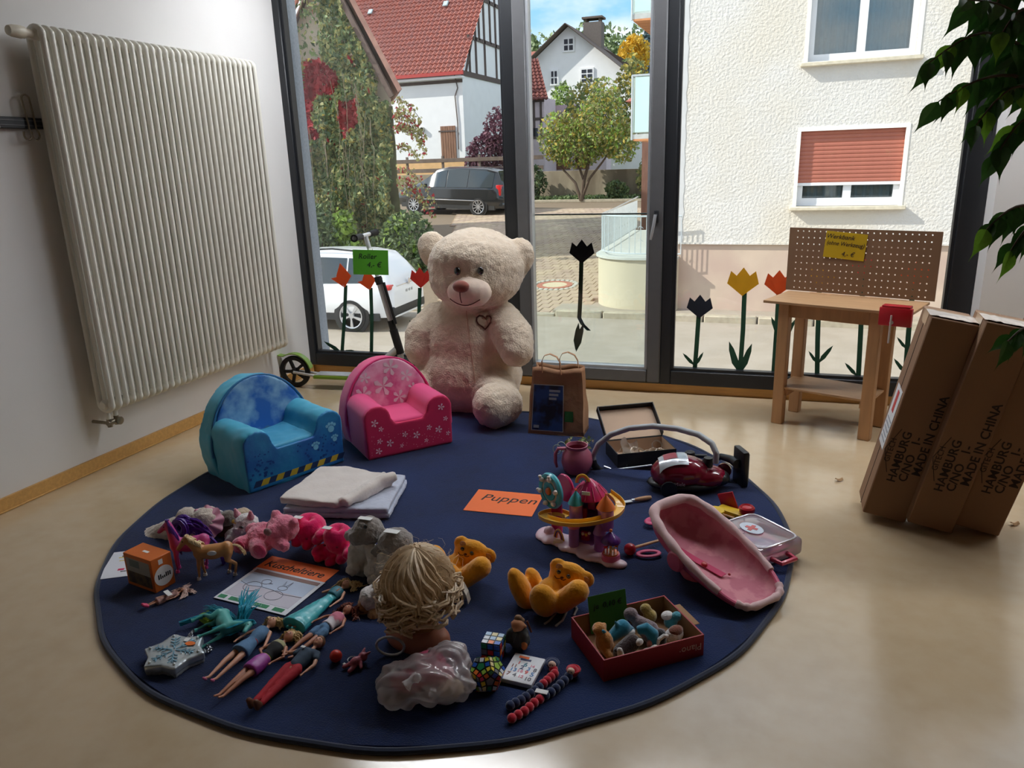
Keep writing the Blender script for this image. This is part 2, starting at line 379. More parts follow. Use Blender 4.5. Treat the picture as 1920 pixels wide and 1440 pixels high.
pts += [(X, 2.506-.018*math.cos(a), 1.703+.018*math.sin(a)) for a in [PI*k/7 for k in range(8)]] + [(X, 2.527, 1.66), (X, 2.530, 1.60)]
hk.tube(pts, .0042, 6)
for s_, yc in ((1, 2.478), (-1, 2.515)):
    yy = 2.497 if s_ == 1 else 2.530
    hk.tube([(X, yy, 1.60), (X+.004, yy-.004, 1.585)]+[(X+.008, yc+.016*math.sin(a)*s_*-1 if False else yc+.018*math.cos(a), 1.558-.020*math.sin(a)) for a in [-.4+(PI+.2)*k/8 for k in range(9)]]+[(X+.01, yc-.018, 1.572)], .0042, 6)
tag(hk.build('wire_hook', M_shaft), 'bent wire double hook hung over the black wall rail', 'hook')

# ------------------------------------------------------------------ paper tulips stuck on the panes
M_stem = mat('green_card', (22, 68, 46), .8, .1, 20, trl=.06)
def tulip(lbl, cols, px, py, wd, stem, leaves, style=0, n=.02):
    """px,py head centre, wd head width in m; stem: list of pixels; leaves: list of pixel lists"""
    s, z = WS(px, py, n); t = thing('paper_tulip', lbl, 'paper flower', M=MW @ T(s, n, z), group='paper tulips on the window panes'); h_ = wd*.5
    cm_ = mat('card_'+cols, {'orange': (226, 84, 22), 'red': (206, 44, 32), 'dark': (30, 36, 52), 'yellow': (226, 170, 18)}[cols], .75, .05, 10, trl=.25)
    S = Matrix(((1, 0, 0, 0), (0, 0, -1, 0), (0, 1, 0, 0), (0, 0, 0, 1)))
    if style == 1:
        MB().prism([(-h_*.95, -.12*wd), (-h_*.35, -.04*wd), (0, -.42*wd), (.1*wd, -.46*wd)], 0, .0016, S).build('petal', cm_, t)
        MB().prism([(0, .5*wd), (h_*.9, 0), (.12*wd, -.46*wd), (-h_*.45, -.02*wd)], .0014, .003, S).build('petal', cm_, t)
    else:
        MB().prism([(-h_*.78, .38*wd), (-h_*.30, .18*wd), (0, -.44*wd), (-h_, -.03*wd)], 0, .0016, S).build('petal', cm_, t)
        MB().prism([(h_*.78, .38*wd), (h_, -.03*wd), (0, -.44*wd), (h_*.30, .18*wd)], 0, .0016, S).build('petal', cm_, t)
        MB().prism([(0, .5*wd), (-h_*.55, .14*wd), (0, -.44*wd), (h_*.55, .14*wd)], .0014, .003, S).build('petal', cm_, t)
    def loc(p): a, b = WS(p[0], p[1], n); return (a-s, .002, b-z)
    MB().ribbon([loc(p) for p in stem], .026, side=(1, 0, 0), thick=.0014).build('stem', M_stem, t)
    for lf in leaves:
        q = [Vector(loc(p)) for p in lf]; m_ = (q[0]+q[1])/2; d = (q[1]-q[0]); pr = Vector((-d.z, 0, d.x)).normalized()*d.length*.11
        w_ = [q[0], q[0]+d*.35+pr, q[0]+d*.75+pr*.7, q[1], q[0]+d*.75-pr*.6, q[0]+d*.35-pr*.8]
        vs = [(v.x, 0, v.z) for v in w_]+[(v.x, .0014, v.z) for v in w_]
        MB().add(vs, [(5, 4, 3, 2, 1, 0), tuple(range(6, 12))]+[(i, (i+1) % 6, 6+(i+1) % 6, 6+i) for i in range(6)]).build('leaf', M_stem, t, smooth=False)
tulip('orange paper tulip tilted on the pane, nearest the radiator', 'orange', 640, 517, .17, [(648, 535), (646, 590), (641, 662)], [[(640, 660), (607, 640)], [(642, 660), (664, 657)]], 1)
tulip('orange paper tulip half hidden by the green scooter price card', 'orange', 688, 524, .15, [(695, 540), (697, 600), (696, 668)], [], 1)
tulip('bright red paper tulip beside the big bear', 'red', 788, 522, .145, [(787, 540), (785, 600), (783, 664)], [[(782, 640), (768, 600)]])
tulip('black paper tulip with curled stem on the door pane', 'dark', 1091, 473, .155, [(1090, 490), (1088, 560), (1086, 596), (1092, 608), (1104, 620)], [[(1079, 657), (1085, 605)], [(1080, 660), (1094, 606)]])
tulip('short black paper tulip on the pane past the door', 'dark', 1312, 576, .15, [(1310, 592), (1306, 650), (1302, 700)], [[(1303, 686), (1280, 662)], [(1304, 686), (1319, 660)]])
tulip('yellow paper tulip on the pane past the door', 'yellow', 1393, 530, .175, [(1396, 548), (1393, 620), (1387, 703)], [[(1386, 700), (1367, 640)], [(1389, 700), (1410, 644)]])
tulip('orange paper tulip peeking past the workbench pegboard edge', 'orange', 1460, 532, .155, [(1460, 552), (1456, 620), (1450, 708)], [[(1462, 632), (1446, 594)], [(1474, 632), (1492, 598)]])
tulip('paper tulip whose stem stands between the workbench legs', 'yellow', 1540, 520, .14, [(1536, 545), (1533, 640), (1532, 712)], [[(1533, 682), (1516, 658)], [(1534, 682), (1562, 648)]])
tulip('paper tulip with a stem behind the front workbench leg', 'red', 1618, 500, .14, [(1618, 520), (1614, 620), (1609, 716)], [[(1608, 706), (1584, 680)]])
tulip('orange paper tulip hidden behind the workbench beside the vice', 'orange', 1716, 516, .15, [(1712, 540), (1704, 620), (1696, 722)], [[(1700, 655), (1682, 632)], [(1698, 700), (1676, 672)]])
# ------------------------------------------------------------------ outside: street, driveway
ZR = -1.7
M_asph = mat('asphalt', (160, 150, 135), .9, .08, 40, .3, 300, c2=(168, 158, 144), c2s=2)
M_kerb = mat('kerb_stone', (176, 166, 146), .9, .15, 8, .4, 60)
M_pave = mat('paver_stone', (186, 166, 140), .9, .14, 3, .3, 50, c2=(172, 150, 132), c2s=1.2)
M_joint = mat('paver_joint', (128, 112, 92), .95, .1, 10)
M_dirt = mat('soil_grass', (98, 108, 62), .95, .2, 4, .5, 20)
st = MB(); st.box(-60, 40, 4.7, 14.8, ZR-.3, ZR); struct(st.build('street', M_asph, smooth=False))
sw = MB(); sw.box(-4.6, 40, 14.98, 16, ZR-.3, ZR+.10); struct(sw.build('pavement', M_asph, smooth=False))
ke = D.objects.new('kerb', None); COL.objects.link(ke); ke['kind'] = 'structure'
kme = MB().rbox((0, 0, 0), (.97, .2, .30), .02, 1).mesh('kerb_stone')
for i in range(30):
    o = link('kerb_stone', kme, M_kerb, ke); x = -24+i; o.location = (x, 14.88, ZR-.02 if x > -4.8 else ZR-.10)
# driveway slopes up from the street
YD0, YD1, ZD0, ZD1 = 14.98, 36.0, -1.66, -.46
def zd(y): return ZD0+(ZD1-ZD0)*(y-YD0)/(YD1-YD0)
dr = MB(); dr.add([(-40, YD0, ZD0-.02), (-2, YD0, ZD0-.02), (-2, YD1, ZD1-.02), (-40, YD1, ZD1-.02), (-40, YD0, ZD0-.5), (-2, YD0, ZD0-.5), (-2, YD1, ZD1-.5), (-40, YD1, ZD1-.5)],
           [(0, 1, 2, 3), (7, 6, 5, 4), (0, 4, 5, 1), (1, 5, 6, 2), (2, 6, 7, 3), (3, 7, 4, 0)])
dro = struct(dr.build('driveway', M_joint, smooth=False))
pm = MB().rbox((0, 0, 0), (.235, .33, .06), .012, 1).mesh('paver')
rest = MB(); cnt = 0; yy = YD0+.17; row = 0; tiltx = math.degrees(math.atan((ZD1-ZD0)/(YD1-YD0)))
while yy < 33:
    x = -4.05 + (row % 2)*.12 - (0 if yy < 17 else 0)
    x1 = -4.05 if yy < 22 else -2.2
    x0 = -7.2-(yy-15)*.42
    x = x1-(row % 2)*.12
    while x > x0:
        seen = yy < 17.4 and x > -6.6
        if seen and cnt < 290:
            o = link('paver', pm, M_pave, dro); o.location = (x, yy, zd(yy)-.012+random.uniform(-.004, .004)); o.rotation_euler = (R(tiltx), 0, random.uniform(-.01, .01)); cnt += 1
        else:
            zz = zd(yy)+.016; d = .34*math.tan(R(tiltx))/2; a = .115; b = .16; j = random.uniform(-.004, .004)
            rest.add([(x-a, yy-b, zz-d+j), (x+a, yy-b, zz-d+j), (x+a, yy+b, zz+d+j), (x-a, yy+b, zz+d+j), (x-a, yy-b, zz-d-.03), (x+a, yy-b, zz-d-.03), (x+a, yy+b, zz+d-.03), (x-a, yy+b, zz+d-.03)],
                     [(0, 1, 2, 3), (0, 4, 5, 1), (1, 5, 6, 2), (2, 6, 7, 3), (3, 7, 4, 0)])
        x -= .245
    yy += .345; row += 1
ro = rest.build('paver_field', M_pave, dro, smooth=False); ro['kind'] = 'stuff'
# manhole
mh = P(1040, 535, -1.5); mz = zd(mh.y)+.03
t = thing('manhole_cover', 'round manhole cover with brick ring in the driveway', 'manhole', (mh.x, mh.y, mz)); t.rotation_euler = (R(tiltx), 0, 0)
MB().lathe([(0, .0), (.30, .0), (.30, -.06), (0, -.06)], 32).build('lid', mat('concrete_lid', (205, 190, 160), .9, .1, 10, .3, 60), t)
MB().lathe([(.30, -.06), (.30, .004), (.43, .004), (.43, -.06)], 32).build('ring', mat('brick_ring', (176, 112, 92), .9, .15, 12), t)
k = MB()
for i in range(26):
    a = i/26*2*PI; rr = .50+.05*abs(math.sin(2*a)); k.rbox((rr*math.cos(a), rr*math.sin(a), -.02), (.1, .1, .07), .015, 1, M=None)
o = k.build('sett_ring', mat('granite_sett', (190, 186, 176), .9, .15, 10), t); o['kind'] = 'stuff'
g = MB(); g.add([(-80, 36, -.45), (20, 36, -.45), (40, 160, 4), (-140, 160, 4)], [(0, 1, 2, 3)]); struct(g.build('ground', M_dirt, smooth=False))

# ------------------------------------------------------------------ leaves
def leafcloud(pts, size, nm=1, flat=.6, rnd=random, weights=None):
    mb = MB()
    for p in pts:
        s = size*rnd.uniform(.6, 1.3); a = rnd.uniform(0, 2*PI); b = rnd.uniform(-flat, flat)*1.6; c_ = rnd.uniform(0, 2*PI)
        d = Vector((math.cos(a)*math.cos(b), math.sin(a)*math.cos(b), math.sin(b))); e_ = d.orthogonal(); e_.rotate(Matrix.Rotation(c_, 3, d)); n_ = d.cross(e_)
        p = Vector(p); q = [p-d*s, p+e_*s*.45-n_*s*.1, p+d*s, p-e_*s*.45-n_*s*.1]
        mb.cur = rnd.choices(range(nm), weights)[0] if nm > 1 else 0
        mb.add(q, [(0, 1, 2), (0, 2, 3)])
    return mb
def ball(c, r, n, rnd=random, shell=.55):
    o = []
    while len(o) < n:
        v = Vector((rnd.uniform(-1, 1), rnd.uniform(-1, 1), rnd.uniform(-1, 1)))
        if shell < v.length < 1 or (v.length <= shell and rnd.random() < .15): o.append(Vector(c)+Vector((v.x*r[0], v.y*r[1], v.z*r[2])))
    return o
L_grn = mat('leaf_green', (118, 136, 90), .7, .25, 3, trl=.25); L_olv = mat('leaf_olive', (158, 156, 100), .7, .25, 3, trl=.25); L_yel = mat('leaf_yellow', (192, 172, 84), .7, .2, 3, trl=.3)
L_red = mat('leaf_red', (160, 44, 52), .7, .2, 3, trl=.25); L_drk = mat('leaf_dark', (78, 98, 66), .7, .25, 3, trl=.15); L_lim = mat('leaf_lime', (150, 178, 84), .7, .2, 3, trl=.35)
L_pur = mat('leaf_purple', (98, 58, 74), .7, .25, 3, trl=.25); M_bark = mat('bark', (92, 78, 66), .9, .2, 10, .5, 30)
M_white = mat('white_render', (236, 236, 238), .9, .03, 2, .2, 20)

# ------------------------------------------------------------------ ivy clad house beside the driveway
YI = 20.0
ih = thing('ivy_house', 'gabled house front overgrown with green and red ivy', 'house', (0, 0, 0))
M_irend = mat('aged_plaster', (205, 188, 168), .95, .1, 2, .3, 20)
eR, eL, apex = G(741, 168, YI), Vector((-15.2, YI, 3.0)), Vector((-12.5, YI, 7.0))
wp = [(eL.x, -1.9), (-10.75, -1.9), (-10.75, 3.35), (apex.x, apex.z-.15), (eL.x, 3.0)]
SY = Matrix(((1, 0, 0, 0), (0, 0, 1, 0), (0, 1, 0, 0), (0, 0, 0, 1)))
SH = Matrix(((1, -.62, 0, .62*YI), (0, 1, 0, 0), (0, 0, 1, 0), (0, 0, 0, 1)))
MB().prism(wp, YI, YI+6, SH @ SY).build('wall', M_irend, ih, smooth=False)
M_vg = mat('verge_board', (96, 78, 70), .8, .15, 8); M_tile_d = mat('grey_red_tiles', (150, 112, 100), .8, .2, 5)
def slab(a, b, y0, y1, th, shr=0):
    d = (b-a).normalized(); n = Vector((-d.z, 0, d.x)); n = n if n.z > 0 else -n
    q = [a, b, b+n*th, a+n*th]; return MB().add([(p.x-shr*(y0-YI), y0, p.z) for p in q]+[(p.x-shr*(y1-YI), y1, p.z) for p in q], [(0, 1, 2, 3), (7, 6, 5, 4), (0, 4, 5, 1), (1, 5, 6, 2), (2, 6, 7, 3), (3, 7, 4, 0)])
slab(apex, eR+Vector((.05, 0, -.1)), YI-.35, YI+6, .14, .62).build('roof_slope', M_tile_d, ih, smooth=False)
slab(apex, Vector((-15.6, 0, 2.4)), YI-.35, YI+6, .14, .62).build('roof_slope', M_tile_d, ih, smooth=False)
slab(apex-Vector((0, 0, .12)), eR+Vector((.02, 0, -.25)), YI-.42, YI-.33, .14).build('verge', M_vg, ih, smooth=False)
slab(apex-Vector((0, 0, .12)), Vector((-15.6, 0, 2.3)), YI-.42, YI-.33, .26).build('verge', mat('verge_red', (190, 120, 100), .8), ih, smooth=False)
rn = random.Random(5)
ivp = []; redp = []
def in_gable(x, z): return z < apex.z-.35-abs(x-apex.x)*((apex.z-3.2)/(apex.x+10.75 if False else 1.75)) if x > apex.x else z < apex.z-.3-abs(x-apex.x)*1.48
while len(ivp) < 19000:
    x = rn.uniform(-15, -10.1); z = rn.uniform(-1.7, 6.8)
    dens = 1.0 if x > -13.0-.22*(z-2) else .8
    if z > 4.3 and x < -12.6: dens = .12
    if z > 3.1 and x > -10.95: dens = 0
    if z > 3 and x > -12.45 and (x+12.5) > (7.1-z)*.47: dens = 0
    if x > -10.7+.5*noise.noise(Vector((0, 0, z*1.4))): dens = 0
    if x > -10.3 and z > 1.6: dens = 0
    if rn.random() < dens:
        b = .30+.30*noise.noise(Vector((x*.9, 0, z*.7)))+.18*noise.noise(Vector((x*3, 3, z*2.2)))
        p = Vector((x, YI-max(.05, b)-rn.uniform(0, .15), z))
        k = noise.noise(Vector((x*1.1+4, 7, z*.9)))
        (redp if (2.2 < z < 4.3 and k > .12 and x < -11.6) or (rn.random() < .006) else ivp).append(p)
lf = leafcloud(ivp, .082, 4, .9, rn, [5, 4, 2, .3]); 
o = lf.build('ivy', [L_grn, L_olv, L_drk, L_yel], ih, smooth=False); o['kind'] = 'stuff'
o = leafcloud(redp, .10, 1, .9, rn).build('red_creeper', L_red, ih, smooth=False); o['kind'] = 'stuff'
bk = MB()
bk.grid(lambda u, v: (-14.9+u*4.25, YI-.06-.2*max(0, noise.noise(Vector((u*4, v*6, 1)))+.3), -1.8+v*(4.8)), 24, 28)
o = bk.build('ivy_mat', mat('ivy_base', (112, 114, 82), .95, .3, 2), ih)  # green base sheet behind the leaves
vn = MB()
for i in range(16):
    x = rn.uniform(-13.6, -10.9); z0 = rn.uniform(-1.5, 1); q = []
    for j in range(9): q.append((x+.25*noise.noise(Vector((i*3.1, j*.5, 0))), YI-.55-.1*noise.noise(Vector((i, j*.7, 4))), z0+j*rn.uniform(.25, .45)))
    vn.tube(q, .009, 4)
vn.build('vine_stem', mat('vine_bark', (128, 116, 96), .9, .2, 10), ih)

def shrub(name, lbl, c, r, n, size, mats, weights, trunk=None, seed=1, parts=None, group=None, cat='shrub'):
    rr = random.Random(seed); t = thing(name, lbl, cat, (c[0], c[1], c[2]), group=group); pts = []
    for (bc, br, k) in (parts or [((0, 0, r[2]), r, 1)]): pts += ball(bc, br, int(n*k), rr)
    lc = leafcloud(pts, size, len(mats), .8, rr, weights).build('foliage', mats, t, smooth=False); lc['kind'] = 'stuff'
    tb = MB()
    if trunk:
        for q, ra in trunk: tb.tube(q, ra, 7)
    else:
        for i in range(5): tb.tube([(0, 0, 0), (rr.uniform(-.3, .3)*r[0], rr.uniform(-.3, .3)*r[1], r[2]*1.2)], [.04, .015], 5)
    tb.build('trunk', M_bark, t); return t
p = G(770, 470, 18.6)
shrub('shrub', 'dense green shrub at the foot of the ivy wall', (p.x-.1, 18.7, zd(18.7)-.05), (.95, .7, 1.0), 2600, .085, [L_grn, L_drk, L_lim], [3, 3, 1], seed=3, parts=[((0, 0, .8), (.85, .6, .95), .6), ((.25, 0, .4), (.75, .6, .5), .3), ((-.6, 0, .6), (.7, .5, .7), .3)])
p = G(645, 430, 18.2)
shrub('lime_shrub', 'sunlit lime green bush in front of the ivy', (p.x, 18.2, zd(18.2)-.05), (.5, .5, 1.0), 1100, .085, [L_lim, L_grn], [3, 1], seed=4, parts=[((-.1, 0, .9), (.28, .3, 1.0), .6), ((.1, 0, 1.4), (.25, .25, .45), .2), ((.2, 0, .6), (.5, .3, .5), .3)])
p = G(590, 440, 18.0)
shrub('dark_shrub', 'dark green bush behind the white car', (p.x, 18.0, zd(18)-.05), (.8, .6, 1.0), 1500, .085, [L_drk, L_grn], [3, 2], seed=9)
p = G(760, 290, 19.3); t = thing('creeper', 'trailing creeper sprays hanging off the ivy wall', 'plant', (p.x, 19.4, p.z)); rr = random.Random(8)
pts = []; vb = MB()
for i in range(12):
    a0 = Vector((-.25, 0, rr.uniform(-1.0, 1.9))); q = []
    ln = rr.uniform(.5, 1.0); ud = rr.uniform(-.1, .7)
    for j in range(10):
        u = j/9; w_ = a0+Vector((ln*u, rr.uniform(-.03, .03), ln*(ud*u-1.0*u*u))); q.append(w_)
        for k in range(9): pts.append(w_+Vector((rr.uniform(-.09, .09), rr.uniform(-.1, .1), rr.uniform(-.12, .07))))
    vb.tube(q, .008, 4)
o = leafcloud(pts, .055, 2, .9, rr, [3, 1]).build('foliage', [L_olv, L_red], t, smooth=False); o['kind'] = 'stuff'; vb.build('stem', M_bark, t)

# ------------------------------------------------------------------ barn
M_tile = mat('red_tiles', (170, 104, 90), .85, .18, 6, c2=(158, 106, 98), c2s=3); M_beam = mat('timber', (92, 80, 76), .9, .15, 6)
def tile_roof(parent, a, b, c_, d_, rows, cols, m, name='tile_field', amp=.05):
    """a,b lower edge; d_,c_ upper edge; overlapping rows of pantiles"""
    mb = MB(); a, b, c_, d_ = map(Vector, (a, b, c_, d_)); n = (b-a).cross(d_-a).normalized(); n = n if n.z > 0 else -n; k = cols*4
    for r_ in range(rows):
        v0, v1 = r_/rows, (r_+1.12)/rows; vs = []
        for v, lift in ((v0, .07), (v1, .0)):
            l, h_ = a.lerp(d_, v), b.lerp(c_, v)
            for i in range(k+1): vs.append(l.lerp(h_, i/k)+n*(lift+amp*math.cos(2*PI*i/4)))
        l, h_ = a.lerp(d_, v0), b.lerp(c_, v0)
        for i in range(k+1): vs.append(l.lerp(h_, i/k)+n*(amp*math.cos(2*PI*i/4)-.03))
        mb.add(vs, [(i, i+1, k+2+i, k+1+i) for i in range(k)]+[(2*k+2+i, 2*k+3+i, i+1, i) for i in range(k)])
    o = mb.build(name, m, parent, ang=60); o['kind'] = 'stuff'; return o
bn = thing('barn', 'white barn with big red tiled roof and half timbered gable', 'barn', (0, 0, 0))
BX, BY, BZ = -18.0, 42.0, 6.45; BXL = -27
MB().box(BXL, BX, BY, BY+11, -.5, BZ).build('wall', M_white, bn, smooth=False)
gb = MB(); gb.add([(BX-.02, BY, BZ), (BX-.02, BY+11, BZ), (BX-.02, BY+5.5, BZ+6.6), (BX-.3, BY, BZ), (BX-.3, BY+11, BZ), (BX-.3, BY+5.5, BZ+6.6)], [(0, 1, 2), (5, 4, 3), (0, 3, 4, 1), (1, 4, 5, 2), (2, 5, 3, 0)])
gb.build('gable', M_white, bn, smooth=False)
tile_roof(bn, (BXL, BY-.45, BZ-.1), (BX+.3, BY-.45, BZ-.1), (BX+.3, BY+5.5, BZ+6.75), (BXL, BY+5.5, BZ+6.75), 26, 34, M_tile)
MB().box(BXL, BX+.3, BY-.55, BY-.42, BZ-.26, BZ-.08).build('gutter', mat('red_gutter', (176, 62, 58), .6), bn)
MB().box(BXL, BX+.15, BY-.4, BY+.0, BZ-.42, BZ-.3).build('eaves_board', M_white, bn)
MB().box(BXL, BX+.02, BY-.03, BY+.01, BZ-.62, BZ-.45).build('beam', M_beam, bn)
def gbeam(y0, z0, y1, z1, wd=.2):
    d = Vector((0, y1-y0, z1-z0)); n = Vector((0, -d.z, d.y)).normalized()*wd/2; q = [Vector((BX, y0, z0))-n, Vector((BX, y1, z1))-n, Vector((BX, y1, z1))+n, Vector((BX, y0, z0))+n]
    MB().add([p-Vector((.05, 0, 0)) for p in q]+[p+Vector((.05, 0, 0)) for p in q], [(3, 2, 1, 0), (4, 5, 6, 7), (0, 1, 5, 4), (1, 2, 6, 5), (2, 3, 7, 6), (3, 0, 4, 7)]).build('beam', M_beam, bn, smooth=False)
gbeam(BY, BZ-.12, BY+11, BZ-.12, .28)
gbeam(BY+1.1, BZ+1.9, BY+9.9, BZ+1.9); gbeam(BY+2.9, BZ+4.2, BY+8, BZ+4.2); gbeam(BY+4.1, BZ+5.6, BY+6.9, BZ+5.6)
for y_, za, zb_ in ((1.2, 0, 1.4), (2.2, 0, 2.6), (3.6, 0, 4.2), (5.5, 0, 5.6), (4.6, 1.9, 5.5), (7.4, 0, 4.2), (9, 0, 1.9), (2.8, 1.9, 3.2)): gbeam(BY+y_, BZ+za, BY+y_, BZ+zb_, .17)
gbeam(BY+.6, BZ, BY+1.7, BZ+1.9, .16)
a, b = G(826, 237, BY), G(857, 291, BY); bx0, bx1, bz0, bz1 = a.x, b.x, 1.55, a.z; nb = 6
M_old = mat('weathered_boards', (140, 104, 84), .9, .25, 3, .4, 12, stretch=(6, 6, .8))
for i in range(nb):
    w_ = (bx1-bx0)/nb; MB().rbox((bx0+w_*(i+.5), BY-.05, (bz0+bz1)/2), (w_*.92, .05, bz1-bz0), .01, 1).build('door_board', M_old, bn)
MB().box(bx0-.1, bx1, BY-.1, BY-.06, bz1-.32, bz1-.24).build('door_hinge', M_beam, bn)
p = G(793, 243, BY); MB().lathe([(0, -.02), (.11, -.02), (.14, 0), (.14, .18), (.11, .18), (.11, 0), (0, 0)], 16, T(p.x, BY, p.z) @ RX(90)).build('vent_pipe', mat('vent_grey', (170, 168, 160), .6), bn)
MB().box(BXL, BX+.03, BY-.06, BY, -.4, 1.55).build('plinth', mat('ochre_plinth', (222, 178, 128), .9, .08, 4), bn)
cb = MB(); q = [G(852, 140, BY-.05), G(858, 165, BY-.05), G(853, 180, BY-.05), G(858, 230, BY-.05), G(860, 280, BY-.05)]; cb.tube(q, .03, 5); cb.build('downpipe', M_beam, bn)
q = thing('barn_skylight', 'small pale skylight high on the barn roof', 'skylight', (0, 0, 0))
for i, (px, py) in enumerate([(837, 10)]):
    d = ray(px, py); n_ = Vector((0, -6.85, 5.95)).normalized(); p0 = Vector((BX, BY-.45, BZ-.1)); t_ = (p0-EYE).dot(n_)/d.dot(n_); h_ = EYE+d*t_
    Mk = T(*(h_+n_*.12)) @ RX(49); MB().rbox((0, 0, 0), (.34, .42, .08), .02, 1).build('frame', mat('zinc', (150, 158, 160), .5), q, M=Mk); MB().rbox((0, 0, .045), (.24, .32, .01), .004, 1).build('pane', mat('sky_glass', (190, 215, 230), .1), q, M=Mk)
d = ray(696, 25); t_ = (p0-EYE).dot(n_)/d.dot(n_); h_ = EYE+d*t_; Mk = T(*(h_+n_*.12)) @ RX(49)
q = thing('roof_hatch', 'second pale roof light low on the barn roof near the ivy', 'skylight', (0, 0, 0))
MB().rbox((0, 0, 0), (.32, .38, .08), .02, 1).build('frame', MATS['zinc'], q, M=Mk); MB().rbox((0, 0, .045), (.22, .28, .01), .004, 1).build('pane', MATS['sky_glass'], q, M=Mk)

# retaining wall and rail fence
M_ret = mat('stained_concrete', (168, 156, 136), .95, .2, 1.5, .3, 20, c2=(126, 114, 98), c2s=1.3, stretch=(1, 1, .35))
rw = MB(); rw.box(-30, -3.5, 37.2, 37.7, -.8, .93); tag(rw.build('retaining_wall', M_ret, smooth=False), 'stained concrete retaining wall behind the parked vehicles', 'wall', kind='structure')
fc = thing('rail_fence', 'wooden two rail fence on top of the retaining wall', 'fence', (0, 0, 0)); M_rail = mat('fence_timber', (108, 94, 84), .9, .2, 5)
for z_ in (1.12, 1.62): MB().rbox((-19.5, 37.9, z_), (15, .06, .2), .01, 1).build('rail', M_rail, fc)
for i in range(7): MB().rbox((-26+i*2.1, 37.98, 1.2), (.12, .1, 1.3), .01, 1).build('post', M_rail, fc)
t = thing('planting_bed', 'strip of low green ground cover along the retaining wall', 'plants', (-9, 36.4, -.42)); rr = random.Random(2)
pts = [Vector((rr.uniform(-6, 6), rr.uniform(-.5, .5), rr.uniform(0, .16+.1*abs(noise.noise(Vector((i*.01, 0, 0))))))) for i in range(2600)]
o = leafcloud(pts, .09, 2, .6, rr, [3, 1]).build('ground_cover', [L_grn, L_drk], t, smooth=False); o['kind'] = 'stuff'
MB().rbox((0, -.75, -.02), (13, .18, .14), .02, 1).build('edging', M_kerb, t)
# pear tree
p = P(1108, 373, -.42); tr = [([(0, 0, 0), (.1, 0, .9), (.35, .1, 1.8), (.3, .1, 3)], [.10, .085, .06, .03]), ([(-.05, 0, 0), (-.3, 0, .8), (-1.0, .1, 1.5), (-1.5, .1, 2.2)], [.08, .06, .045, .02]), ([(.02, 0, .1), (.4, -.1, 1), (1.0, -.1, 1.7), (1.5, 0, 2.4)], [.07, .06, .045, .02]), ([(.1, 0, .9), (-.4, .2, 2.2), (-.6, .2, 3.6)], [.06, .045, .02])]
shrub('pear_tree', 'yellowing fruit tree in front of the retaining wall', (p.x-.1, 35.6, -.42), (2.2, 1.4, 2.2), 5600, .095, [L_olv, L_grn, L_yel, L_lim], [4, 2, 2, 3], trunk=tr, seed=12, cat='tree',
      parts=[((-.3, 0, 2.6), (1.5, 1.0, 1.15), .35), ((.9, 0, 3.3), (1.3, 1.0, 1.5), .3), ((-1.1, 0, 2.9), (1.0, .9, 1.2), .16), ((1.9, 0, 2.5), (.8, .8, .9), .12), ((1.0, .2, 4.5), (.8, .7, .9), .08)])
p = G(1003, 350, 36.2); shrub('bush', 'dark bush against the retaining wall by the door frame', (p.x-.2, 36.4, -.4), (.75, .5, .85), 700, .11, [L_drk, L_grn], [2, 1], seed=13)
p = G(1155, 355, 36.2); shrub('bush', 'small bush on the bed under the fruit tree', (p.x, 36.4, -.4), (.6, .4, .42), 420, .1, [L_grn, L_drk], [2, 1], seed=14)
p = G(1205, 330, 35.5); shrub('bush', 'climbing green bush at the far end of the retaining wall', (p.x+.2, 36.6, -.4), (.7, .5, 1.0), 700, .11, [L_olv, L_grn], [2, 1], seed=15)
p = G(918, 300, 40.5); shrub('smoke_bush', 'purple leaved smoke bush beside the barn', (p.x+.3, 40.4, .9), (1.5, 1.0, 1.7), 2200, .12, [L_pur, mat('leaf_mauve', (132, 92, 104), .7, .2, 3, trl=.2)], [2, 1], seed=16, parts=[((-.4, 0, 1.0), (1.2, .8, 1.1), .5), ((.4, 0, 2.1), (1.0, .8, 1.3), .4), ((-1.1, 0, .5), (.7, .6, .5), .15)])

# ------------------------------------------------------------------ houses further back
M_broof = mat('brown_tiles', (112, 62, 56), .85, .15, 6); M_pink = mat('faded_pink_plaster', (206, 190, 196), .95, .06, 3)
h2 = thing('timber_house', 'half timbered pinkish house with brown tiled roof', 'house', (0, 0, 0)); Y2 = 53.6
rx = G(1020, 200, Y2).x; MB().box(rx-6, rx, Y2, Y2+2.8, -.5, 5.7).build('wall', M_pink, h2, smooth=False)
tile_roof(h2, (rx-6.2, Y2-.4, 5.55), (rx+.45, Y2-.4, 5.55), (rx-1.3, Y2+2.9, 8.6), (rx-6.2, Y2+2.9, 8.6), 12, 20, M_broof)
for px in (988, 1001, 1014):
    x = G(px, 200, Y2).x; MB().box(x-.08, x+.08, Y2-.04, Y2+.02, 3.0, 5.6).build('beam', M_beam, h2)
for z_ in (3.05, 4.3, 5.5): MB().box(rx-6, rx+.02, Y2-.05, Y2+.02, z_-.09, z_+.09).build('beam', M_beam, h2)
q = G(1003, 250, Y2); MB().box(q.x-.22, q.x+.22, Y2-.04, Y2+.02, q.z-.35, q.z+.35).build('window', mat('dark_window', (60, 64, 72), .2), h2)
q = G(988, 160, Y2); MB().box(q.x-.3, q.x+.22, Y2-.04, Y2+.02, q.z-1.1, q.z+.5).build('shutter', M_beam, h2)
gr = thing('garage', 'low pinkish garage with two brown doors behind the fruit tree', 'garage', (0, 0, 0)); a, b = G(1024, 205, 57), G(1112, 285, 57)
MB().box(a.x, b.x+1, 57, 58.6, -.5, G(1060, 210, 57).z).build('wall', M_pink, gr, smooth=False)
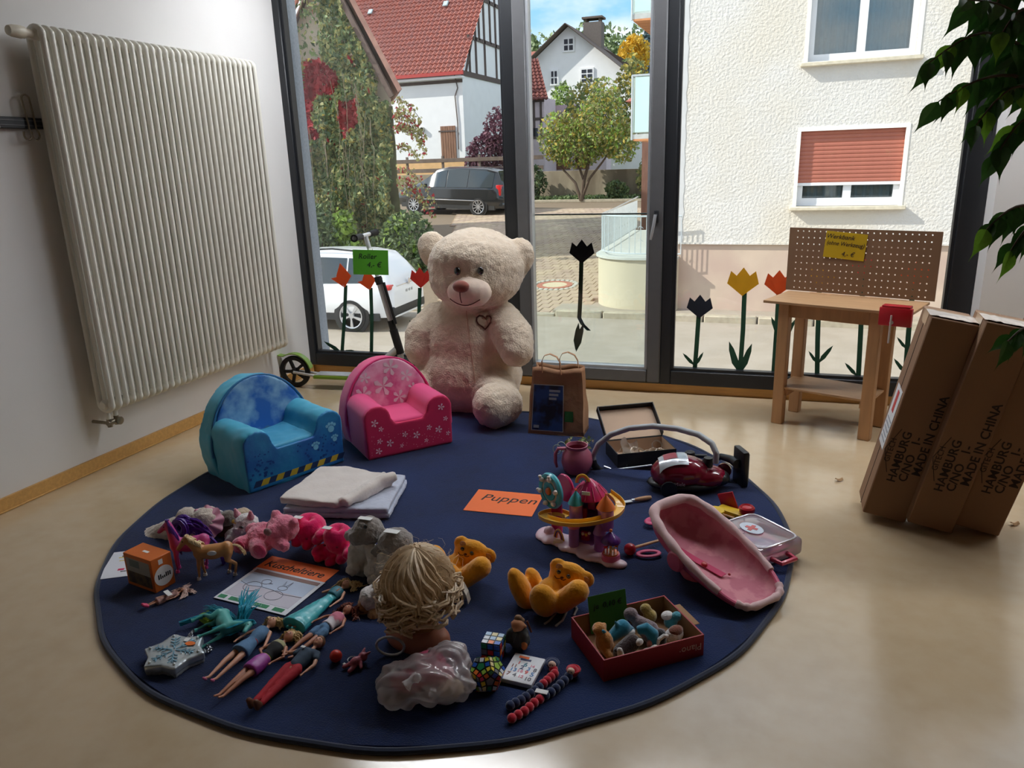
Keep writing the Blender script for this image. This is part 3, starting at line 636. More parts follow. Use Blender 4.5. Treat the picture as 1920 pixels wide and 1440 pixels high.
MB().box(a.x-.1, b.x+1.2, 56.8, 58.8, G(1060, 210, 57).z, G(1060, 197, 57).z).build('roof_edge', mat('mauve_fascia', (200, 176, 184), .9), gr, smooth=False)
for px in (1055, 1090):
    q = G(px, 240, 57); MB().box(q.x-.5, q.x+.6, 56.94, 57, .8, q.z+.8).build('garage_door', mat('brown_door', (120, 84, 66), .8), gr)
wh = thing('gable_house', 'white gabled house with brown roof and chimney under the hill', 'house', (0, 0, 0)); Y3 = 62
pk = G(1065, 47, Y3); sl = .79; hw = 6.2
MB().prism([(pk.x-hw, 0), (pk.x+hw, 0), (pk.x+hw, pk.z-hw*sl), (pk.x, pk.z-.1), (pk.x-hw, pk.z-hw*sl)], Y3, Y3+10, SY).build('wall', M_white, wh, smooth=False)
M_dk = mat('dark_roof', (98, 84, 76), .85, .12, 5)
slab(pk, Vector((pk.x+hw+.8, 0, pk.z-(hw+.8)*sl)), Y3-.9, Y3+10, .3).build('roof_slope', M_dk, wh, smooth=False)
slab(pk, Vector((pk.x-hw-.8, 0, pk.z-(hw+.8)*sl)), Y3-.9, Y3+10, .3).build('roof_slope', M_dk, wh, smooth=False)
q = G(1113, 60, Y3+4); ch = MB(); ch.box(q.x-.75, q.x+.75, Y3+3.5, Y3+4.6, q.z-3, q.z+.7); ch.build('chimney', mat('slate_chimney', (104, 96, 92), .9), wh, smooth=False)
ch = MB(); ch.box(q.x-.85, q.x+.85, Y3+3.4, Y3+4.7, q.z+.95, q.z+1.1); ch.box(q.x-.6, q.x-.5, Y3+3.6, Y3+4.5, q.z+.7, q.z+.95); ch.box(q.x+.5, q.x+.6, Y3+3.6, Y3+4.5, q.z+.7, q.z+.95); ch.build('chimney_cap', M_dk, wh, smooth=False)
def hwin(par, x0, y0, x1, y1, Y, cols, rows):
    a, b = G(x0, y0, Y), G(x1, y1, Y); fr_ = MB(); fr_.box(a.x-.08, b.x+.08, Y-.1, Y, b.z-.08, a.z+.08); o = fr_.build('window', M_white, par, smooth=False)
    for i in range(cols):
        for j in range(rows):
            w_, h_ = (b.x-a.x)/cols, (a.z-b.z)/rows; MB().box(a.x+w_*i+.05, a.x+w_*(i+1)-.05, Y-.12, Y-.1, b.z+h_*j+.05, b.z+h_*(j+1)-.05).build('pane', MATS['dark_window'], o, smooth=False)
hwin(wh, 1057, 73, 1076, 95, Y3, 2, 2); hwin(wh, 1090, 130, 1112, 155, Y3, 2, 3); hwin(wh, 1033, 133, 1046, 158, Y3, 2, 2)
ah = thing('dormer_roof', 'dark roof sloping down past the white gabled house', 'roof', (0, 0, 0)); a = G(1118, 84, Y3+6); b = G(1205, 128, Y3+6)
MB().add([(a.x, Y3+5, a.z), (b.x, Y3+5, b.z), (b.x-1, Y3+5, b.z-1.5), (a.x, Y3+5, b.z-1.5), (a.x, Y3+9, a.z), (b.x, Y3+9, b.z), (b.x-1, Y3+9, b.z-1.5), (a.x, Y3+9, b.z-1.5)], [(3, 2, 1, 0), (4, 5, 6, 7), (0, 1, 5, 4), (1, 2, 6, 5), (2, 3, 7, 6), (3, 0, 4, 7)]).build('roof_slope', M_dk, ah, smooth=False)
rh = thing('red_roof_house', 'red tiled roof showing at the edge of the white gable', 'house', (0, 0, 0)); a = G(984, 98, 75); b = G(1003, 108, 75)
MB().add([(a.x-8, 75, a.z), (b.x+.6, 75, a.z), (b.x+1.2, 74, b.z-1), (a.x-8, 74, b.z-1), (a.x-8, 79, a.z-.2), (b.x+.6, 79, a.z-.2), (b.x+1.2, 79, b.z-6), (a.x-8, 79, b.z-6)], [(3, 2, 1, 0), (4, 5, 6, 7), (0, 1, 5, 4), (1, 2, 6, 5), (2, 3, 7, 6), (3, 0, 4, 7)]).build('roof_slope', M_tile, rh, smooth=False)
p = G(1052, 175, 56); shrub('garden_tree', 'bright green tree before the white gabled house', (p.x-.2, 60.2, 2.5), (2.0, 1.0, 2.2), 1800, .17, [L_lim, L_grn], [3, 2], seed=21, cat='tree', parts=[((-.9, 0, 2.6), (1.2, 1, 2.2), .5), ((1.0, 0, 1.8), (1.6, 1, 1.4), .5)])
p = G(1165, 200, 50); shrub('orange_tree', 'orange and olive autumn tree near the glass balcony', (p.x-.5, 50, 1.5), (2.6, 1.5, 2.8), 2600, .16, [L_yel, L_olv, L_grn], [2, 3, 2], seed=22, cat='tree', parts=[((-1.6, 0, 2.8), (1.6, 1, 2.2), .4), ((1.2, 0, 3.6), (1.1, 1, 2.6), .4), ((-.2, 0, 1.2), (2.2, 1, 1.2), .3)])
# wooded hill
hl = thing('wooded_hill', 'wooded hillside under the sky far behind the houses', 'hill', (0, 0, 0)); rr = random.Random(31)
MB().add([(-120, 118, 0), (40, 118, 0), (40, 150, 17), (-120, 150, 19), (40, 220, 20), (-120, 220, 22)], [(0, 1, 2, 3), (3, 2, 4, 5)]).build('slope', mat('forest_floor', (96, 112, 70), .95, .2, .3), hl)
pts = []
for i in range(520):
    x = rr.uniform(-62, -8); y = rr.uniform(122, 156); z = (y-118)*.56+rr.uniform(0, 1); r_ = rr.uniform(1.6, 3.0)
    pts += ball((x, y, z+r_*.8), (r_, r_, r_*1.15), 34, rr, .75)
o = leafcloud(pts, .62, 3, .8, rr, [3, 3, 1]).build('forest', [L_grn, mat('leaf_sage', (136, 150, 110), .8, .2, 1), L_drk], hl, smooth=False); o['kind'] = 'stuff'
cf = G(1212, 105, 95); t = thing('spruce', 'blue grey spruce tree behind the balcony', 'tree', (cf.x+.5, 95, 4)); pts = []; rr = random.Random(41)
for i in range(1800):
    u = rr.random()**.7; a = rr.uniform(0, 2*PI); r_ = 3.4*(u)*rr.uniform(.5, 1); pts.append((r_*math.cos(a), r_*math.sin(a), 14.5-u*13))
o = leafcloud(pts, .42, 1, .5, rr).build('foliage', mat('spruce_needles', (96, 116, 122), .8, .2, 1), t, smooth=False); o['kind'] = 'stuff'; MB().cyl((0, 0, -4), (0, 0, 14), .25, .05).build('trunk', M_bark, t)
p = G(1190, 104, 80); shrub('golden_tree', 'golden yellow tree top beyond the dark roof', (p.x, 80, 1.2), (1.6, 1.2, 2.0), 900, .25, [mat('leaf_gold', (214, 176, 60), .7, .2, 3, trl=.3)], [1], seed=44, cat='tree', parts=[((0, 0, p.z-1.2), (1.6, 1.2, 2.0), 1)], trunk=[([(0, 0, -1), (0, 0, p.z-1.5)], [.2, .1])])

# ------------------------------------------------------------------ rendered building across the street
YB = 15.55
M_stu = mat('rough_stucco', (222, 219, 214), .95, .03, 3, .65, 20, bdist=.035, c2=(220, 213, 200), c2s=.5)
M_pln = mat('plinth_render', (206, 186, 168), .95, .06, 2, .25, 30, c2=(196, 172, 158), c2s=1.5)
M_pvc = mat('white_pvc', (240, 242, 246), .35, .02, 5); M_sill = mat('stone_sill', (216, 206, 184), .8, .12, 14)
sb = thing('stucco_building', 'cream stucco apartment building across the street', 'building', (0, 0, 0))
xl = G(1277, 0, YB).x; zpl = G(1400, 455, YB).z
W1 = (G(1502, 246, YB).x, G(1700, 242, YB).x, G(1497, 387, YB).z, G(1507, 246, YB).z)
W2 = (W1[0]+.02, W1[1]+.02, G(1515, 118, YB).z, G(1515, 118, YB).z+1.35)
mb = MB(); xs = [xl, W1[0], W1[1], 12]; zs = [zpl, W1[2], W1[3], W2[2], W2[3], 9]
for i in range(3):
    for j in range(5):
        if i == 1 and j in (1, 3): continue
        mb.box(xs[i], xs[i+1], YB, YB+.3, zs[j], zs[j+1])
mb.box(xl, 12, YB+.3, YB+9, zpl, 9); mb.build('wall', M_stu, sb, smooth=False)
mb = MB(); mb.box(xl-.01, 12, YB+.04, YB+.5, ZR, zpl-.03); mb.build('plinth', M_pln, sb, smooth=False)
MB().box(xl-.03, 12, YB-.02, YB+.3, zpl-.035, zpl).build('plinth_lip', M_stu, sb, smooth=False)
cs = MB(); rq = random.Random(8); ed_ = [(xl+.16+.012*math.sin(i*1.3)+rq.uniform(-.008, .008), zpl+i*.1) for i in range(95)]
cs.prism([(xl-.004, zpl)]+ed_+[(xl-.004, zpl+9.4)], YB-.008, YB+.05, SY)
cs.build('corner_strip', mat('smooth_quoin', (212, 212, 212), .9, .05, 5), sb, smooth=False)
def bwin(W, shutter):
    x0, x1, z0, z1 = W; t = 'window'; fr_ = MB()
    for a in ((x0, x0+.1), ((x0+x1)/2-.07, (x0+x1)/2+.07), (x1-.1, x1)): fr_.box(a[0], a[1], YB+.14, YB+.22, z0, z1)
    fr_.box(x0, x1, YB+.138, YB+.218, z0, z0+.14); fr_.box(x0, x1, YB+.138, YB+.218, z1-.1, z1)
    wo = fr_.build('window', M_pvc, sb, smooth=False)
    ed = MB(); e_ = .06
    for a in ((x0-e_, x0+.005, z0, z1+e_), (x1-.005, x1+e_, z0, z1+e_), (x0-e_, x1+e_, z1-.005, z1+e_)): ed.box(a[0], a[1], YB-.012-(.003 if a[2] > z0 else 0), YB+.05, a[2], a[3]+(.003 if a[2] > z0 else 0))
    ed.build('surround', mat('smooth_surround', (244, 242, 236), .9), wo, smooth=False)
    for a, b in ((x0+.1, (x0+x1)/2-.07), ((x0+x1)/2+.07, x1-.1)):
        MB().box(a, b, YB+.20, YB+.21, z0+.14, z1-.1).build('pane', glass('house_glass', (.72, .78, .8), .12), wo, smooth=False)
    cu = MB(); cu.grid(lambda u, v: (x0+.1+(x1-x0-.2)*u, YB+.30+.03*math.sin(u*70)+.015*math.sin(u*31+1), z0+.1+(z1-z0-.15)*v), 160, 2); cu.build('net_curtain', mat('net_curtain', (226, 230, 228), .9), wo)
    MB().box(x0, x1, YB+.36, YB+.4, z0, z1).build('dark_interior', mat('room_dark', (70, 78, 84), .9), wo, smooth=False)
    sl_ = MB(); sl_.rbox(((x0+x1)/2, YB-.02, z0-.035), (x1-x0+.22, .26, .07), .012, 1); sl_.build('window_sill', M_sill, wo)
    if shutter:
        ns = 13; zb_ = z0+.42; hh = (z1-zb_)/ns; M_sh = mat('terracotta_slats', (176, 106, 88), .5, .05, 5)
        sm = MB().tube([(x0, 0, 0), (x1, 0, 0)], hh*.52, 10, sx=.35, upv=(0, 0, 1)).mesh('shutter_slat')
        for i in range(ns):
            o = link('shutter_slat', sm, M_sh, wo); o.location = (0, YB+.10, zb_+hh*(i+.5))
        MB().rbox(((x0+x1)/2, YB+.10, zb_-.025), (x1-x0, .03, .055), .006, 1).build('shutter_foot', M_pvc, wo)
bwin(W1, True); bwin(W2, False)
M_bg = mat('pale_glass_panel', (196, 226, 224), .15, .03, 2); M_wd = mat('larch_soffit', (196, 136, 92), .7, .15, 3, stretch=(1, 12, 1)); M_galv = mat('galvanised', (190, 198, 202), .4, .05, 10, metal=.5)
for lbl, (xa, ya), (xb, yb) in (('glass fronted balcony with wooden soffit beside the door frame', (1186, 145), (1235, 250)), ('upper balcony with wooden underside against the sky', (1186, -60), (1235, 22))):
    a, b = G(xa, ya, 17.5), G(xb, yb, 17.5); q = thing('balcony', lbl, 'balcony', (0, 0, 0))
    MB().box(a.x, xl+.2, 17.5, 20.6, b.z-.10, b.z).build('slab', mat('balcony_slab', (188, 192, 192), .8), q, smooth=False)
    for i in range(8): MB().box(a.x+.03, xl, 17.5+i*.39, 17.5+i*.39+.36, b.z-.14, b.z-.1).build('soffit_board', M_wd, q, smooth=False)
    MB().box(a.x+.06, xl-.05, 17.5, 17.52, b.z+.04, a.z).build('panel', M_bg, q, smooth=False); MB().box(a.x, a.x+.02, 17.6, 20.5, b.z+.04, a.z).build('panel', M_bg, q, smooth=False)
    MB().tube([(xl, 17.5, a.z+.03), (a.x, 17.5, a.z+.03), (a.x, 20.6, a.z+.03)], .025, 8).build('handrail', M_galv, q)
    for x_, y_ in ((a.x, 17.5), (a.x, 19), (a.x, 20.6)): MB().cyl((x_, y_, b.z-.12), (x_, y_, a.z+.03), .025, seg=8).build('post', M_galv, q)
q = thing('carport', 'brown clad outbuilding with red roof under the balcony', 'outbuilding', (0, 0, 0)); a, b = G(1190, 168, 24), G(1222, 300, 24)
MB().box(a.x+.25, xl, 24, 27, -1.2, a.z-.3).build('wall', mat('brown_cladding', (120, 88, 76), .85, .2, 3, stretch=(8, 1, 1)), q, smooth=False)
MB().add([(a.x-.2, 23.6, a.z-.35), (xl, 23.6, a.z-.35), (xl, 26, a.z+.9), (a.x+1.2, 26, a.z+.9), (a.x-.2, 27, a.z-.4), (xl, 27, a.z-.4)], [(0, 1, 2, 3), (0, 3, 4), (1, 5, 2), (3, 2, 5, 4), (0, 4, 5, 1)]).build('roof', M_tile, q, smooth=False)

# curved garden wall with iron railing
M_cream = mat('cream_render', (212, 200, 174), .95, .05, 2, .25, 25, c2=(204, 194, 172), c2s=1)
cw = thing('curved_wall', 'cream curved garden wall with iron railing beside the driveway', 'wall', (0, 0, 0)); zt_ = -.58
path = [(xl+.1, 15.32), (-2.9, 15.28)]+[(-2.95-.95*math.sin(a), 16.25-.97*math.cos(a)) for a in [PI/2*k/8 for k in range(1, 9)]]+[(-3.95, 17.5), (-4.05, 19.5), (-4.15, 21.5)]
poly = path+[(xl+.1, 21.5)]
MB().prism(poly, ZR, zt_).build('wall', M_cream, cw, ang=30)
cp = MB(); cpo = [(x+(-.04 if x < -2.5 else 0), y-.04) for x, y in path]+[(xl+.1, 21.5)]; cp.prism(cpo, zt_, zt_+.05); cp.build('coping', mat('grey_coping', (200, 202, 196), .8, .06, 4), cw, ang=30)
M_iron = mat('white_iron', (206, 214, 218), .5, .05, 10, metal=.2)
pp = [Vector((x+.06, y+.06, 0)) for x, y in path]
MB().tube([p+Vector((0, 0, zt_+.86+.02*max(0, p.y-17))) for p in pp], .018, 6).build('handrail', M_iron, cw); MB().tube([p+Vector((0, 0, zt_+.12)) for p in pp], .013, 6).build('bottom_rail', M_iron, cw)
tot = []; 
for i in range(len(pp)-1):
    d = pp[i+1]-pp[i]; n_ = max(1, int(d.length/.105))
    for j in range(n_): tot.append(pp[i]+d*(j/n_))
bm_ = MB().cyl((0, 0, .12), (0, 0, .86), .008, seg=6).mesh('baluster')
for i, p in enumerate(tot):
    o = link('baluster', bm_, M_iron, cw); o.location = (p.x, p.y, zt_)
sc_ = MB()
for i in range(3, len(tot)-1, 4):
    p = tot[i]; d = (tot[i+1]-tot[i-1]).normalized()
    for zc in (.36, .62): sc_.tube([p+d*(.05*math.cos(a))+Vector((0, 0, zt_+zc+.06*math.sin(a)*math.cos(a*.5))) for a in [2*PI*k/10 for k in range(10)]], .005, 4, closed=True)
sc_.build('scrollwork', M_iron, cw)

# ------------------------------------------------------------------ vehicles
M_tyre = mat('tyre', (34, 34, 36), .85, .1, 20); M_rim = mat('alloy', (206, 208, 212), .25, .03, 10, metal=.7); M_cg = mat('car_glass', (52, 62, 68), .06, .05, 2, coat=.6); M_trim = mat('black_trim', (36, 38, 40), .6)
def car(name, lbl, paint, S, M, wheel_r, axles, belt, sill, hw, spokes, lights, rear_plate=None):
    """S: stations (x, z_top, half width at top); x runs from tail to nose"""
    t = thing(name, lbl, 'car', M=M); n = len(S); body = MB(); vs = []
    for (x, zt_, wt) in S:
        zb_ = min(belt(x), zt_-.02); end = min(1, .80+.20*min((x-S[0][0])/.35, (S[-1][0]-x)/.5, 1)); w_ = hw*end
        z0 = sill
        ring = [(w_*.92, z0), (w_*.99, z0+.18), (w_, (z0+zb_)/2), (w_*.97, zb_-.04), (w_*.93, zb_), (min(wt, w_*.93), zt_-.05*(zt_-zb_ > .15)), (min(wt, w_)*.8, zt_)]
        vs.append([(x, a, b) for a, b in ring]+[(x, -a, b) for a, b in ring[::-1]])
    k = len(vs[0]); flat = [p for r_ in vs for p in r_]; fs = []
    for i in range(n-1):
        for j in range(k): a = i*k+j; b = i*k+(j+1) % k; fs.append((a, a+k, b+k, b))
    fs.append(tuple(range(k))); fs.append(tuple((n-1)*k+j for j in range(k-1, -1, -1)))
    body.add(flat, fs); body.build('body', paint, t, ang=35)
    for s_ in (1, -1):
        for (xa, xb) in lights['side_windows']:
            q = []
            for u in range(7):
                x = xa+(xb-xa)*u/6
                i = max(j for j in range(n-1) if S[j][0] <= x+1e-6); f_ = (x-S[i][0])/(S[i+1][0]-S[i][0]); zt_ = S[i][1]+(S[i+1][1]-S[i][1])*f_; wt = S[i][2]+(S[i+1][2]-S[i][2])*f_
                zb_ = belt(x); zl = zb_+.03; zh = max(zl+.01, zt_-.11); wl_ = hw*.93; y0 = wl_-(wl_-wt)*((zl-zb_)/max(.05, zt_-.05-zb_)); y1 = wl_-(wl_-wt)*((zh-zb_)/max(.05, zt_-.05-zb_))
                q.append(((x, s_*(y0+.012), zl), (x, s_*(y1+.012), zh)))
            v_ = [p for a in q for p in a]; MB().add(v_, [(2*i, 2*i+2, 2*i+3, 2*i+1) if s_ < 0 else (2*i+1, 2*i+3, 2*i+2, 2*i) for i in range(6)]).build('side_window', M_cg, t)
        for ax in axles:
            MB().lathe([(wheel_r*1.20, -.02), (wheel_r*1.20, .03), (wheel_r*.98, .035), (wheel_r*.98, -.02)], 28, T(ax, s_*(hw*.955), wheel_r) @ RX(90 if s_ < 0 else -90)).build('wheel_arch', M_trim, t)
            ww = MB().lathe([(wheel_r*.76, .0), (wheel_r*.79, .05), (wheel_r*.97, .04), (wheel_r, 0), (wheel_r, -.17), (0, -.17)], 28).build('wheel', M_tyre, t, M=T(ax, s_*(hw*.97), wheel_r) @ RX(90 if s_ < 0 else -90))
            rm = MB(); rm.lathe([(wheel_r*.71, .0), (wheel_r*.71, .04), (wheel_r*.78, .045), (wheel_r*.78, 0)], 28); rm.lathe([(0, .03), (.06, .03), (.07, .0)], 12)
            for i in range(spokes): rm.prism([(-.014, .04), (.014, .04), (.036, wheel_r*.73), (-.036, wheel_r*.73)], .005, .036, RZm(360/spokes*i)) if spokes < 8 else rm.box(-.016, .016, .04, wheel_r*.72, .005, .035, RZm(360/spokes*i))
            rm.build('rim', M_rim, ww)
        MB().box(S[0][0]+.3, S[-1][0]-.3, s_*hw*.90 if s_ < 0 else hw*.90-.0, s_*hw*.90+s_*.05, sill-.06, sill+.10).build('sill_trim', M_trim, t)
        tl = lights['tail']; MB().rbox((S[0][0]+tl[0], s_*(hw*.80-.05), tl[1]), tl[2:], .03, 2).build('tail_light', mat('tail_lamp', (200, 34, 36), .2, .03, 5, coat=.5), t)
        if 'mirror' in lights: MB().rbox((lights['mirror'], s_*(hw+.07), belt(0)+.06), (.1, .18, .13), .03).build('mirror', M_trim, t)
    rg = lights['rear_glass']; MB().add([(rg[0]-.02, -hw*.68, rg[1]), (rg[0]-.02, hw*.68, rg[1]), (rg[2]-.02, hw*.58, rg[3]), (rg[2]-.02, -hw*.58, rg[3])], [(3, 2, 1, 0)]).build('rear_window', M_cg, t)
    MB().rbox((S[0][0]+.14, 0, sill+.12), (.3, hw*1.72, .22), .05).build('bumper', M_trim if lights.get('dark_bumper') else paint, t)
    if rear_plate:
        MB().rbox((S[0][0]-.012+rear_plate[1], 0, rear_plate[0]), (.015, .50, .11), .004, 1).build('plate', mat('plate_white', (232, 234, 238), .4), t)
        k = MB()
        for y_, h_ in ((-.15, .06), (-.10, .05), (-.03, .06), (.02, .045), (.10, .06), (.15, .05)): k.box(S[0][0]-.022+rear_plate[1], S[0][0]-.019+rear_plate[1], y_-.012, y_+.012, rear_plate[0]-h_/2, rear_plate[0]+h_/2)
        k.build('plate_marks', M_trim, t)
    return t
white = mat('white_car_paint', (238, 240, 242), .25, .01, 3, coat=.5)
Sx = [(-.02, .88, .6), (.03, .98, .62), (.12, 1.12, .64), (.28, 1.35, .62), (.48, 1.55, .60), (.9, 1.62, .60), (1.6, 1.64, .60), (2.3, 1.62, .59), (2.75, 1.5, .58), (3.3, 1.08, .62), (3.8, 1.02, .66), (4.2, .92, .66), (4.35, .7, .6)]
ax = P(662, 621, ZR); kx = .93
Mc = T(ax.x+.92*kx, ax.y+.86*kx, ZR) @ RZm(182) @ Matrix.Scale(kx, 4)
car('white_car', 'white compact crossover parked on the street', white, Sx, Mc, .34, (.92, 3.5), lambda x: 1.02 if x < .3 else 1.0-.02*(x-.3), .30, .90, 5,
    dict(side_windows=[(.55, 1.0), (1.04, 1.75), (1.82, 2.75)], tail=(.10, .93, .12, .30, .11), rear_glass=(.20, 1.10, .47, 1.46), mirror=2.85, dark_bumper=True), (.78, .02))
vt = D.objects['white_car']; MB().rbox((.02, 0, .93), (.05, 1.1, .03), .01).build('tailgate_bar', M_rim, vt); MB().lathe([(0, 0), (.06, 0), (.06, .02), (0, .02)], 16, T(-.02, 0, .97) @ RY(-90)).build('round_badge', M_rim, vt)
MB().tube([(.6, .58, 1.63), (1.4, .6, 1.70), (2.3, .58, 1.66)], .018, 6).build('roof_rail', M_trim, vt)
black = mat('black_car_paint', (26, 32, 36), .15, .05, 3, coat=.8)
Sv = [(0, .95, .62), (.04, 1.05, .66), (.15, 1.35, .66), (.32, 1.66, .64), (.8, 1.76, .64), (1.6, 1.79, .64), (2.6, 1.78, .63), (3.1, 1.68, .62), (3.9, 1.2, .66), (4.3, 1.06, .72), (4.75, .92, .72), (4.98, .72, .62)]
pr, pf = P(898, 400, -.66), P(797, 397, -.60); dv = (pf-pr); yaw = math.degrees(math.atan2(dv.y, dv.x)); kv = 1.12
zz = zd(pr.y); Mc = T(pr.x, pr.y, zz+.0) @ RZm(yaw) @ RY(-2.0) @ Matrix.Scale(kv, 4) @ T(-1.0, -.95+.04, 0)
car('black_van', 'black people carrier parked on the driveway', black, Sv, Mc, .33, (1.0, 4.05), lambda x: 1.02-.03*x/3, .28, .97, 10,
    dict(side_windows=[(.42, 1.5), (1.55, 2.5), (2.55, 3.55)], tail=(.18, .95, .22, .24, .40), rear_glass=(.10, 1.15, .30, 1.6), mirror=3.4), None)
vt = D.objects['black_van']
for s_ in (1, -1): MB().rbox((2.3, s_*.98, .55), (2.6, .02, .035), .008, 1).build('side_strip', M_rim, vt)
Sg = [(0, .85, .6), (.1, 1.1, .62), (.35, 1.4, .58), (1.4, 1.45, .58), (2.2, 1.35, .58), (2.9, .95, .62), (3.7, .85, .66), (3.95, .6, .6)]
pg = P(752, 388, -.9); Mc = T(pg.x-.3, pg.y+3, zd(pg.y+3)) @ RZm(100) 
car('grey_car', 'dark hatchback half hidden by the ivy shrub', mat('anthracite_paint', (96, 98, 110), .25, .05, 3, coat=.5), Sg, Mc, .31, (.7, 3.1), lambda x: .9, .25, .85, 5, dict(side_windows=[(.5, 1.4), (1.45, 2.3)], tail=(.05, .8, .2, .3, .2), rear_glass=(.06, .98, .3, 1.32)), None)
# ------------------------------------------------------------------ fill lights added above the view along the windows to brighten the room
M_fillglow = mat('fill_diffuser', (255, 255, 250), .5, 0, 1, emit=((246, 250, 255), LAMP))
M_fillhouse = mat('fill_housing', (238, 238, 236), .5)
for i, (lx, ly, nm) in enumerate(FILL_LIGHTS):
    t = thing('ceiling_fill_light', 'long unseen fill light added on the ceiling '+nm, 'fill light', (lx, ly, ZC-.005), group='added fill lights along the windows')
    MB().rbox((0, 0, -.03), (1.56, .30, .055), .008, 1).build('fill_housing', M_fillhouse, t)
    MB().rbox((0, 0, -.064), (1.48, .24, .012), .004, 1).build('diffuser', M_fillglow, t)

# ------------------------------------------------------------------ rug
M_rug = mat('navy_pile', (13, 29, 65), .95, .28, 26, .6, 240, sheen=.16, c2=(19, 40, 84), c2s=2.6, c2w=.16, spec=.2, bdist=.004)
M_rugb = mat('navy_binding', (16, 30, 58), .85, .15, 60, .3, 300, sheen=.3)
RCX, RCY, RR = -1.226, 2.568, 1.305
rug = thing('round_rug', 'large round navy blue rug covering the floor', 'rug', (RCX, RCY, 0))
rp = [(0, .0135)]+[(RR*.994*k/24, .0135) for k in range(1, 25)]+[(RR*.996, .002), (0, .002)]
MB().lathe(rp, 128).build('pile', M_rug, rug)
rg_ = MB(); rg_.tube([((RR)*math.cos(a)*(1+.003*math.sin(9*a)+.002*math.sin(23*a)), (RR)*math.sin(a)*(1+.003*math.sin(9*a)+.002*math.sin(23*a)), .0085) for a in [2*PI*k/160 for k in range(160)]], .0095, 8, closed=True); rg_.build('binding', M_rugb, rug)

# ------------------------------------------------------------------ giant bear
BYc = 4.0; bl = Vector((-1.70, BYc, 0))
def bp(px, py, dy=0): return G(px, py, BYc+dy)-bl
M_fur = mat('cream_plush', (226, 209, 188), .95, .10, 40, .6, 120, sheen=.5, c2=(212, 192, 168), c2s=18, c2w=.2, spec=.15, bdist=.012)
M_fur2 = mat('short_cream_plush', (238, 216, 198), .95, .05, 40, .3, 260, sheen=.6, spec=.15)
M_brn = mat('brown_thread', (92, 48, 36), .9, .1, 30); M_nose = mat('brown_velour', (134, 66, 52), .8, .1, 60, .3, 300, sheen=.5); M_eye = mat('black_eye', (14, 12, 12), .12, 0, 5, coat=.8)
bear = thing('giant_teddy_bear', 'giant cream teddy bear sitting on the floor in front of the windows', 'teddy bear', bl)
m = MB(); hc = bp(893, 502, -.05)
m.ell(hc, (.285, .235, .225)); m.ell(hc+Vector((0, -.02, -.06)), (.27, .23, .17)); m.ell(hc+Vector((-.02, -.06, .06)), (.22, .19, .15))
for px, py, an in ((814, 470, 25), (970, 484, -28)):
    c_ = bp(px, py, .02); m.ell((0, 0, 0), (.098, .06, .118), M=T(*c_) @ RY(-an))
m.cap(bp(880, 575, -.02), bp(880, 545, 0), .15, .17)
m.ell(bp(880, 655, 0), (.31, .26, .33)); m.ell(bp(878, 700, -.02), (.33, .29, .27)); m.ell(bp(880, 605, 0), (.25, .2, .14))
for pts_ in ([(822, 600, -.02), (795, 630, -.12), (790, 655, -.16)], [(940, 600, -.02), (962, 630, -.14), (968, 655, -.18)]):
    q = [bp(*p_) for p_ in pts_]; m.cap(q[0], q[1], .11, .115); m.cap(q[1], q[2], .115, .10)
m.cap(bp(915, 722, -.10), bp(935, 757, -.34)+Vector((.02, 0, 0)), .15, .115); m.cap(bp(935, 757, -.34)+Vector((.02, 0, 0)), Vector((.26, -.40, .13)), .115, .125)
m.cap(bp(830, 722, -.10), Vector((-.34, -.36, .13)), .15, .12)
bbody = blob('body', m, M_fur, bear, .0105, 6, fuzz(.005, 55, .004, 22)); sk = on_surface(bbody, bl, .004)
mz = bp(880, 545, -.245); m = MB(); m.ell(mz, (.132, .085, .092)); m.ell(mz+Vector((-.055, -.008, -.022)), (.06, .06, .06)); m.ell(mz+Vector((.055, -.008, -.022)), (.06, .06, .06))
blob('muzzle', m, M_fur2, bear, .009, 5)
m = MB(); m.ell(mz+Vector((-.012, -.082, .035)), (.05, .028, .034)); blob('nose', m, M_nose, bear, .006, 3)
for px, py in ((858, 508), (901, 508)):
    c_ = sk(px, py)[0]; MB().ell(c_, (.019, .012, .022), seg=14, rings=10).build('eye', M_eye, bear)
def onmuz(dx, dz):
    k = max(.0, 1-(dx/.128)**2-(dz/.09)**2); return mz+Vector((dx, -.093*math.sqrt(k)-.008, dz))
MB().tube([onmuz(-.012, .008-.012*i) for i in range(6)], .0028, 5).build('mouth_stitch', M_brn, bear); MB().tube([onmuz(-.088+.0176*i, -.035-.034*math.sin(PI*i/10)) for i in range(11)], .0028, 5).build('smile_stitch', M_brn, bear)
def onbody(px, py, dy):
    return bp(px, py, dy)
hp = [(911, 599), (905, 593), (899, 592), (894, 596), (893, 602), (897, 608), (905, 613), (910, 618), (915, 612), (921, 604), (922, 597), (919, 593), (914, 593)]
HEARTY = -.268
MB().tube([sk(x, y)[0] for x, y in hp], .0045, 6, closed=True).build('heart_stitch', M_brn, bear)
MB().tube([sk(874+i*.8, 582+i*6.5)[0]-Vector((0, -.0035, 0)) for i in range(22)], .0028, 4).build('belly_seam', mat('seam', (196, 160, 136), .9), bear)

